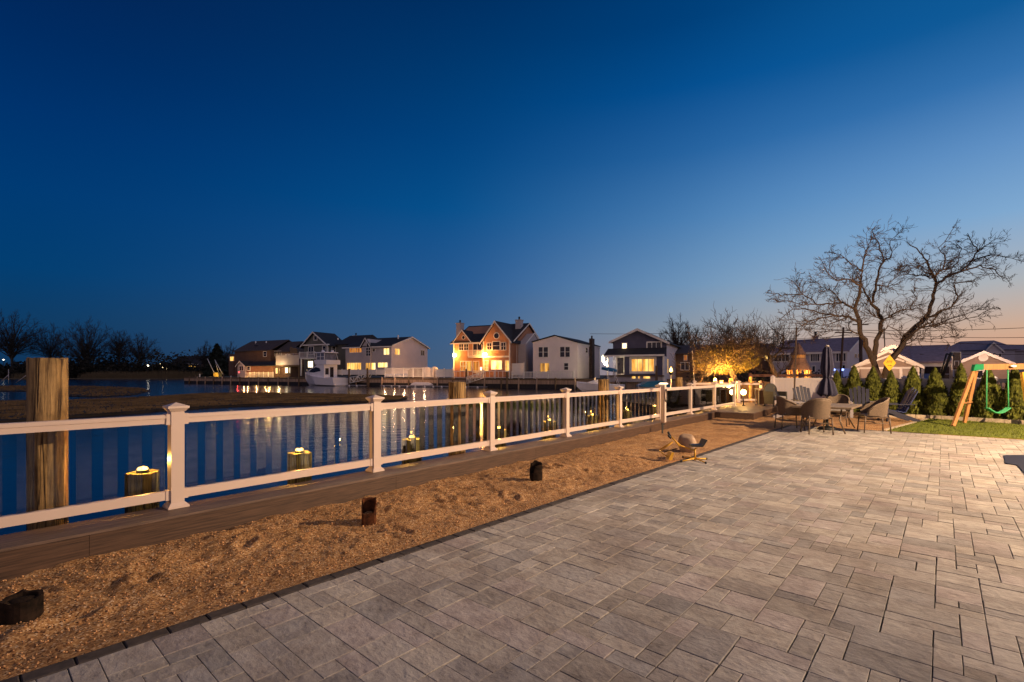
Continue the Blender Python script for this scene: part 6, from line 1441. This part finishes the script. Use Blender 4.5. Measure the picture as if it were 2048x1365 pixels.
x1 = f.x(1900); ze = f.at(1830, 728)[1]; mb = MB(); mb.b2(0, x1, 0, 9, -1.2, ze); part('wall', mb, m_tang, Hm); roof_x(Hm, 0, x1, 0, 9, ze, f.at(1830, 694, 4.5)[1], m_slate)
# dark house behind the orange lit tree
f = Fac(1352, 757, 70, -.42); Od = thing('house', 'low dark roofed house with orange windows behind the orange lit tree', 'house', (f.o.x, f.o.y, f.o.z), f.rz, 'houses right of the canal')
x1 = f.x(1545); ze = f.at(1420, 706)[1]; mb = MB(); mb.b2(0, x1, 0, 9, -1.5, ze); part('wall', mb, m_brn, Od); roof_x(Od, 0, x1, 0, 9, ze, f.at(1420, 692, 4.5)[1], m_shing_b, ov=.6)
for a, b, m__ in ((1368, 1374, m_litO), (1402, 1407, m_litA), (1440, 1444, m_litO), (1530, 1535, m_litA)): wpx(Od, f, a, b, 711, 721, m__, cols=1, rows=1, fr=.06)
wpx(Od, f, 1362, 1378, 726, 740, m_dark, cols=2, rows=1, fr=.08)
rg = random.Random(31)
mb = MB()
for k in range(26): px = rg.uniform(1395, 1700); q = PT(px, 752, rg.uniform(44, 56)); leafcloud(mb, (q.x, q.y, q.z - .2), 1.3, 1.0, rg.uniform(.5, 1.0), 60, .35, rg, 0)
stuff('shrubbery', mb, m_scrub, 'dark shrubs below the houses behind the gazebo', 'shrubs')
# blue lit pool fence
q = PT(1672, 748, 50); mb = MB(); mb.b2(-1.2, 4.2, -.05, .05, -1.5, .55); solo('fence', mb, M('pale_blue_vinyl', (.42, .48, .62), .5, .05, 1), 'pale blue lit fence behind the arborvitae right of the umbrella', 'fence', None, q, -.1)
for i, px in enumerate((1668, 1685)): q = PT(px, 740, 49); t_ = thing('blue_lamp', ['left small blue lamp on the pale blue fence', 'right small blue lamp on the pale blue fence'][i], 'lamp', (q.x, q.y, q.z)); mb = MB(); mb.lathe([(.05, -.1), (.15, 0), (.05, .12)], 8); part('glass', mb, MEMIT('blue_glow', (.25, .35, 1), 4), t_); mb = MB(); mb.cyl((0, 0, -1.2), (0, 0, -.1), .04, n=6); part('stem', mb, m_blk, t_); point_light(t_, (0, -.3, .1), 14, (.25, .35, 1), .08)
# ---- poles and overhead wires
for i, (pa, pb, Y, r_, lab) in enumerate((((1593, 655), (1588, 803), 19.2, .032, 'slim black pole standing behind the adirondack chairs'), ((1687, 655), (1681, 748), 46, .09, 'leaning dark utility pole behind the closed umbrella'), ((1721, 640), (1722, 750), 50, .16, 'thick utility pole left of the big tree trunk'), ((1768, 655), (1770, 700), 52, .05, 'thin pole behind the big tree fork'))):
    a, b = PT(*pa, Y), PT(*pb, Y); mb = MB(); mb.tube([(b.x, b.y, min(b.z, .1)), b, a], r_, 7)
    if i in (1, 2): mb.box((a.x, a.y, a.z - .5), (1.6, .1, .1))
    solo('utility_pole' if i else 'pole', mb, m_twig, lab, 'pole')
for i, (p0, p1, Y0, Y1, sag) in enumerate((((1180, 668), (1593, 657), 70, 46, .2), ((1593, 657), (2300, 640), 46, 40, .5), ((1430, 690), (1721, 664), 60, 50, .5), ((1721, 664), (2300, 662), 50, 40, .6), ((1500, 676), (1721, 668), 60, 50, .3), ((1721, 672), (2300, 686), 50, 40, .5), ((1840, 709), (2300, 702), 44, 42, .15))):
    a, b = PT(*p0, Y0), PT(*p1, Y1); mb = MB(); mb.tube([a.lerp(b, k / 10) - Vector((0, 0, sag * 4 * (k / 10) * (1 - k / 10))) for k in range(11)], .022, 4, False); solo('power_line', mb, m_twig, ['overhead wire crossing above the dark blue house', 'topmost overhead wire above the right hand yards', 'lower overhead wire above the long blue grey house', 'middle overhead wire running right from the thick pole', 'short wire above the gazebo roof', 'lowest overhead wire above the slate roof', 'white lit wire level with the basketball hoop'][i], 'wire', 'overhead wires')
# ---- basketball hoop
q = PT(1890, 757, 33); bh_ = thing('basketball_hoop', 'black basketball hoop post with clear white edged backboard', 'hoop', (q.x, q.y, -.1), 0)
def bq(px, py, Y=33): return PT(px, py, Y) - Vector((q.x, q.y, -.1))
mb = MB(); mb.tube([bq(1883, 757), bq(1898, 716), bq(1903, 706)], .10, 8); mb.tube([bq(1880, 752), bq(1893, 708)], .05, 6); mb.tube([bq(1893, 708), bq(1908, 712)], .05, 6); mb.b2(*(lambda c: (c.x - .8, c.x + .2, c.y - .4, c.y + .4, 0, .25))(bq(1883, 757))); part('post', mb, m_blk, bh_)
a, b = bq(1904, 704), bq(1922, 741); mb = MB(); mb.b2(a.x + .04, b.x - .04, a.y - .01, a.y + .01, b.z + .04, a.z - .04); part('backboard', mb, m_glass, bh_)
mb = MB(); w_ = .035; mb.b2(a.x, b.x, a.y - .03, a.y + .03, a.z - w_, a.z); mb.b2(a.x, b.x, a.y - .03, a.y + .03, b.z, b.z + w_); mb.b2(a.x, a.x + w_, a.y - .03, a.y + .03, b.z + w_, a.z - w_); mb.b2(b.x - w_, b.x, a.y - .03, a.y + .03, b.z + w_, a.z - w_)
c = (a + b) / 2; mb.b2(c.x - .16, c.x + .16, a.y - .025, a.y - .012, c.z - .02, c.z + .02); mb.b2(c.x - .16, c.x - .13, a.y - .025, a.y - .012, c.z - .3, c.z - .021); mb.b2(c.x + .13, c.x + .16, a.y - .025, a.y - .012, c.z - .3, c.z - .021); part('board_frame', mb, m_trim, bh_)
mb = MB(); mb.tube([(c.x + .2 * math.cos(k * .45), a.y - .3 + .2 * math.sin(k * .45), b.z + .15) for k in range(15)], .02, 5); part('rim', mb, M('orange_rim', (.5, .12, .03), .5, .1, 2), bh_)
# ---- swing set
m_cedar = M('swing_cedar', (.36, .165, .05), .6, .25, 3, (6, 6, .6), .2, .005); m_swg = M('green_plastic', (.01, .20, .075), .4, .1, 2)
sw_o = GR(1906, 853, .02); ss_ = thing('swing_set', 'wooden swing set with green bracket and hanging green swing at the right', 'swing set', sw_o)
def sq(px, py, Y): return PT(px, py, Y) - sw_o
def plank(mb, a, b, w, t, up=Vector((0, 1, 0))):
    a, b = Vector(a), Vector(b); d = (b - a); L_ = d.length; d.normalize(); y = (up - d * up.dot(d)).normalized(); x = d.cross(y); R3 = Matrix((x, y, d)).transposed(); mb.box((a + b) / 2, (w, t, L_), R=R3)
Yb = 14.75
A0 = sq(1947, 742, Yb - .1); mb = MB(); plank(mb, (0, 0, 0), A0, .09, .06); part('leg', mb, m_cedar, ss_)
b1_ = GR(1929, 846, .02) - sw_o; mb = MB(); plank(mb, b1_, sq(1952, 742, Yb + .1), .09, .06); part('leg', mb, m_cedar, ss_)
mb = MB(); c0 = Vector((0, 0, 0)).lerp(A0, .40); c1 = b1_.lerp(sq(1952, 742, Yb + .1), .40); plank(mb, c0 + Vector((.0, .05, 0)), c1 - Vector((0, .05, 0)), .10, .03, Vector((0, 0, 1))); part('cross_brace', mb, m_cedar, ss_)
mb = MB(); plank(mb, sq(1958, 734.5, Yb), sq(2130, 732, Yb - .6), .055, .17, Vector((0, 0, 1))); part('beam', mb, m_cedar, ss_)
g0_ = sq(1947, 742, Yb - .17); g1_ = sq(1968, 728.5, Yb - .17); mb = MB(); mb.prism([(g0_.x, g0_.z), (g0_.x + .28, g0_.z + .03), (g1_.x, g0_.z + .06), (g1_.x, g1_.z), (g0_.x + .06, g1_.z - .01)], 'y', g0_.y, g0_.y + .1); part('bracket', mb, m_swg, ss_)
mb = MB(); cc_ = sq(2027, 732.5, Yb - .31); n = 20; mb.prism([(cc_.x + .085 * math.cos(6.283 * k / n), cc_.z + .035 * math.sin(6.283 * k / n)) for k in range(n)], 'y', cc_.y - .012, cc_.y + .012); part('badge', mb, m_trim, ss_)
for px0, px1 in ((1973.5, 1973), (2016, 2017)):
    mb = MB(); mb.tube([sq(px0, 740, Yb - .2), sq(px0, 757, Yb - .2), sq(px1, 816, Yb - .35)], .018, 6); part('chain', mb, M('green_chain', (.05, .33, .12), .5, .1, 2), ss_)
mb = MB(); P3 = [sq(1973 + 44 * k / 10, 816 + 10.5 * math.sin(math.pi * k / 10), Yb - .35) for k in range(11)]
for yo in (-.06, 0, .06): mb.tube([q_ + Vector((0, yo, 0)) for q_ in P3], .022, 6)
part('seat', mb, bpy.data.materials['green_chain'], ss_)
mb = MB(); plank(mb, sq(2046, 745, Yb - .4), sq(2060, 840, Yb - .6), .12, .08); part('yellow_slide_rail', mb, m_yel, ss_)

# ---------------------------------------------------------------- patio furniture
m_wick = M('tan_wicker', (.15, .105, .068), .75, .25, 60, (1, 1, 2.2), .8, .006, col2=(.05, .034, .022)); m_wickl = M('pale_wicker', (.16, .118, .08), .7, .2, 60, (1, 1, 2), .6, .005); m_frame = M('bronze_frame', (.10, .065, .04), .45, .15, 3); m_navy = M('navy_slat', (.012, .012, .030), .5, .2, 3); m_cush = M('pale_cushion', (.27, .245, .225), .9, .1, 6)
def wicker_chair(label, x, y, rz, group='wicker chairs round the patio table'):
    """local -y is the back side; the sitter faces +y"""
    t_ = thing('wicker_chair', label, 'chair', (x, y, 0.005), rz, group)
    # curved back shell that sweeps into the arms
    n = 22; rows = 9; vs, fs = [], []
    for j in range(rows + 1):
        for k in range(n + 1):
            a = -1.0 + 2.0 * k / n; u = j / rows; top = .44 + .44 * (max(0, 1 - abs(a) ** 2.6 * .92)) ** .5 * (1 if abs(a) < .999 else .3)
            top = max(top, .60 - .1 * max(0, abs(a) - .75)); bot = .38 if abs(a) < .8 else .44 + .0
            z = bot + (top - bot) * u; xx = .29 * math.sin(a * 1.5) * (1 + .06 * u); yy = -.27 + .36 * (1 - math.cos(a * 1.5)) * .62 - .07 * u * (1 - abs(a))
            if abs(a) > .7: yy += (abs(a) - .7) * .8
            vs.append((xx, yy, z))
    N1 = n + 1
    for j in range(rows):
        for k in range(n): fs.append((j * N1 + k, j * N1 + k + 1, (j + 1) * N1 + k + 1, (j + 1) * N1 + k))
    m2 = len(vs); vs2 = [(v_[0] * .95, v_[1] + .03, v_[2]) for v_ in vs]; mb = MB(); mb.add(vs + vs2, fs + [tuple(i + m2 for i in reversed(q_)) for q_ in fs] + [(rows * N1 + k, rows * N1 + k + 1, m2 + rows * N1 + k + 1, m2 + rows * N1 + k) for k in range(n)], True); part('backrest', mb, m_wick, t_)
    mb = MB(); mb.tube([Vector(vs[rows * N1 + k]) + Vector((0, .015, .005)) for k in range(n + 1)], .022, 6); part('armrest', mb, m_wickl, t_)
    mb = MB(); mb.cbox(-.26, .26, -.24, .26, .39, .43, .012); part('seat', mb, m_frame, t_)
    mb = MB(); mb.cbox(-.235, .235, -.2, .25, .431, .47, .015); part('cushion', mb, m_cush, t_)
    for sx_, sy_ in ((-.25, -.26), (.25, -.26), (-.25, .25), (.25, .25)): mb = MB(); mb.tube([(sx_ * 1.08, sy_ * 1.12, 0), (sx_, sy_, .42)], .016, 6); part('leg', mb, m_frame, t_)
    mb = MB(); mb.cyl((-.26, -.27, .25), (-.26, .26, .25), .01, n=5); mb.cyl((.26, -.27, .25), (.26, .26, .25), .01, n=5); mb.cyl((-.26, 0, .25), (.26, 0, .25), .01, n=5); part('stretcher', mb, m_frame, t_)
    return t_
tb = Vector((8.60, 13.24, 0)); ta = A_ANG
pt_ = thing('patio_table', 'rectangular patio table with slatted top and crossed metal legs', 'table', (tb.x, tb.y, .005), ta)
mb = MB(); hw, hd = 1.05, .65
for k in range(6): y0 = -hd + .08 + k * (2 * hd - .16) / 6; mb.cbox(-hw + .08, hw - .08, y0 + .004, y0 + (2 * hd - .16) / 6 - .004, .69, .72, .004)
part('tabletop', mb, M('table_slat', (.17, .13, .095), .55, .2, 4, (1, 8, 8)), pt_)
mb = MB(); mb.cbox(-hw, hw, -hd, -hd + .079, .665, .722, .008); mb.cbox(-hw, hw, hd - .079, hd, .665, .722, .008); mb.cbox(-hw, -hw + .079, -hd + .08, hd - .08, .665, .722, .008); mb.cbox(hw - .079, hw, -hd + .08, hd - .08, .665, .722, .008); part('rim', mb, m_wickl, pt_)
for sx_ in (-.74, .74):
    for sy_ in (-.40, .40): mb = MB(); mb.tube([(sx_ + .14 * (1 if sx_ > 0 else -1), sy_ * 1.25, 0), (sx_, sy_ * .9, .35), (sx_ - .06 * (1 if sx_ > 0 else -1), sy_, .664)], .02, 6); part('leg', mb, m_frame, pt_)
mb = MB(); mb.cyl((-.74, -.37, .34), (.74, -.37, .34), .012, n=5); mb.cyl((-.74, .37, .34), (.74, .37, .34), .012, n=5); part('stretcher', mb, m_frame, pt_)
pt_.scale = (1, 1, .93)
q = GR(1641, 869); wicker_chair('wicker chair with its rounded back to the camera at the table front', q.x, q.y + .16, -.22)
wicker_chair('wicker chair at the right side of the table seen from the side', 9.38, 12.62, 1.22)
wicker_chair('wicker chair at the left side of the table facing right', 7.62, 13.35, -1.75)
wicker_chair('wicker chair on the far side of the table hidden by the front chair', 9.62, 14.4, 2.42)
# closed umbrella
ub = Vector((8.59, 13.26, 0)); um = thing('patio_umbrella', 'closed dark blue patio umbrella standing behind the table', 'umbrella', (ub.x, ub.y, 0))
zt = ZZ(694, ub.y); zb = ZZ(790, ub.y); zk = ZZ(754, ub.y)
mb = MB(); mb.cyl((0, 0, 0), (0, 0, zt + .02), .024, n=10); part('pole', mb, m_cush, um)
mb = MB(); mb.lathe([(.22, 0), (.24, .03), (.2, .07), (.04, .1), (.035, .3)], 18); part('base', mb, m_blk, um)
mb = MB(); n = 48; prof = [(.045, zt), (.085, zt - .08), (.105, zt - .30), (.132, zt - .55), (.12, zk + .12), (.085, zk + .02), (.08, zk - .04), (.14, zk - .16), (.19, zb + .12), (.22, zb + .02), (.18, zb - .02)]
vs, fs = [], []
for i, (r_, z) in enumerate(prof):
    for k in range(n):
        a = 6.2832 * k / n; fold = math.cos(a * 8 + .5 * i * .15) * min(.045, r_ * .27) + .35 * math.cos(a * 3 + 1) * min(.04, r_ * .2); vs.append(((r_ + fold) * math.cos(a), (r_ + fold) * math.sin(a), z + (.03 * math.cos(a * 8) if i >= 9 else 0)))
for i in range(len(prof) - 1):
    for k in range(n): fs.append((i * n + k, (i + 1) * n + k, (i + 1) * n + (k + 1) % n, i * n + (k + 1) % n))
mb.add(vs, fs, True); part('canopy', mb, M('umbrella_cloth', (.024, .023, .048), .85, .15, 8), um)
mb = MB(); mb.tube([(.098 * math.cos(k * .42), .098 * math.sin(k * .42), zk - .01) for k in range(16)], .012, 5); part('tie_strap', mb, m_navy, um); mb = MB(); mb.lathe([(.05, zt + .003), (.052, zt + .03), (.03, zt + .045)], 12); part('top_cap', mb, m_cush, um)
# adirondack chairs
def adirondack(label, x, y, rz, mat=None, arm=None):
    mat = mat or m_navy; arm = arm or m_navy; t_ = thing('adirondack_chair', label, 'chair', (x, y, .01), rz, 'navy adirondack chairs by the fence')
    mb = MB()
    for k in range(5):
        c = -.22 + k * .11; h = .78 - .05 * abs(k - 2)
        plank(mb, (c, -.15, .30), (c * 1.12, -.48, .30 + h), .095, .02, Vector((0, 1, .3)))
    part('backrest', mb, mat, t_); mb = MB()
    for k in range(5): y0 = -.16 + k * .11; mb.box((0, y0 + .05, .30 + k * .018), (.5, .1, .02))
    part('seat', mb, mat, t_)
    for s_ in (-1, 1):
        mb = MB(); mb.box((s_ * .33, .02, .55), (.13, .74, .025)); part('armrest', mb, arm, t_)
        mb = MB(); plank(mb, (s_ * .27, .36, 0), (s_ * .27, .34, .535), .09, .03); part('leg', mb, arm, t_); mb = MB(); plank(mb, (s_ * .26, -.52, .02), (s_ * .26, .38, .36), .03, .11, Vector((0, 0, 1))); part('leg', mb, arm, t_)
    return t_
m_armg = M('grey_arm', (.30, .27, .27), .5, .1, 3)
adirondack('navy slatted adirondack chair facing left beside the black pole', 10.75, 17.75, 2.75 + .25)
adirondack('dark navy adirondack chair half hidden by the umbrella and table', 12.1, 16.9, 2.6, None, m_armg)
adirondack('blue chair tilting left behind the left wicker chair', 9.55, 16.7, -2.0, None, m_armg)
adirondack('navy reclining chair with pale arm leaning right of the table', 12.3, 15.6, 1.35, M('navy_blue', (.022, .035, .13), .55, .2, 3), m_navy)
# wicker arched chair and bar cart on the platform
q = PT(1551, 805, 19.6); hc = thing('wicker_armchair', 'dark wicker armchair with high arched back on the platform', 'chair', (q.x, q.y, .22), .25)
mb = MB(); n = 18; out_ = [(-.31, .36)] + [(-.31 * math.cos(math.pi * k / n) * 1.0, .62 + .3 * math.sin(math.pi * k / n)) for k in range(n + 1)] + [(.31, .36)]
mb.prism(out_, 'y', .24, .30); mb.b2(-.33, -.27, -.25, .24, .1, .6); mb.b2(.27, .33, -.25, .24, .1, .6); part('backrest', mb, M('dark_wicker', (.06, .055, .045), .75, .3, 50, bmp=.6), hc)
mb = MB(); mb.cbox(-.265, .265, -.25, .235, .33, .42, .02); part('cushion', mb, m_cush, hc); mb = MB(); mb.b2(-.26, .26, -.22, .23, .26, .327)
part('seat', mb, bpy.data.materials['dark_wicker'], hc)
for s_ in (-.3, .3):
    for y_ in (-.22, .26): mb = MB(); mb.cyl((s_, y_, 0), (s_, y_, .12), .02, n=6); part('leg', mb, m_blk, hc)
q = PT(1524, 808, 20.3); ct = thing('bar_cart', 'small dark cart with pale legs and a warm lantern on the platform', 'cart', (q.x, q.y, .22), -.1)
mb = MB(); mb.b2(-.17, .17, -.15, .15, .05, .62); part('cabinet', mb, m_brn, ct)
for s_ in (-.2, .2):
    for y_ in (-.18, .18): mb = MB(); mb.b2(s_ - .018, s_ + .018, y_ - .018, y_ + .018, 0, .66); part('leg', mb, m_cush, ct)
mb = MB(); mb.cbox(-.24, .24, -.22, .22, .661, .69, .006); part('top', mb, m_cush, ct)
lt = thing('lantern', 'small warm lantern standing on the dark bar cart', 'lantern', (q.x - .05, q.y, .912)); mb = MB(); mb.lathe([(.05, 0), (.05, .015)], 10); mb.lathe([(.055, .14), (.02, .19)], 10); part('frame', mb, m_blk, lt); mb = MB(); mb.lathe([(.035, .016), (.045, .08), (.035, .138)], 10); part('glass', mb, MEMIT('lantern_glow', (1, .5, .14), 3), lt); point_light(lt, (0, -.15, .08), 4, (1, .5, .14), .05)
for i, (px, py) in enumerate(((1509, 761), (1526, 762))):
    q = PT(px, py, 21.95); t_ = thing('flower_pot', ['left small dark red planter on the back railing', 'right small dark red planter on the back railing'][i], 'planter', (q.x, q.y, 1.117 if False else 1.12), 0, 'planters on the back railing')
    mb = MB(); mb.lathe([(.05, 0), (.075, .09), (.07, .092)], 10); part('pot', mb, m_red, t_); mb = MB(); leafcloud(mb, (0, 0, .16), .11, .09, .09, 60, .05, random.Random(i), 0); part('foliage', mb, m_scrub, t_)
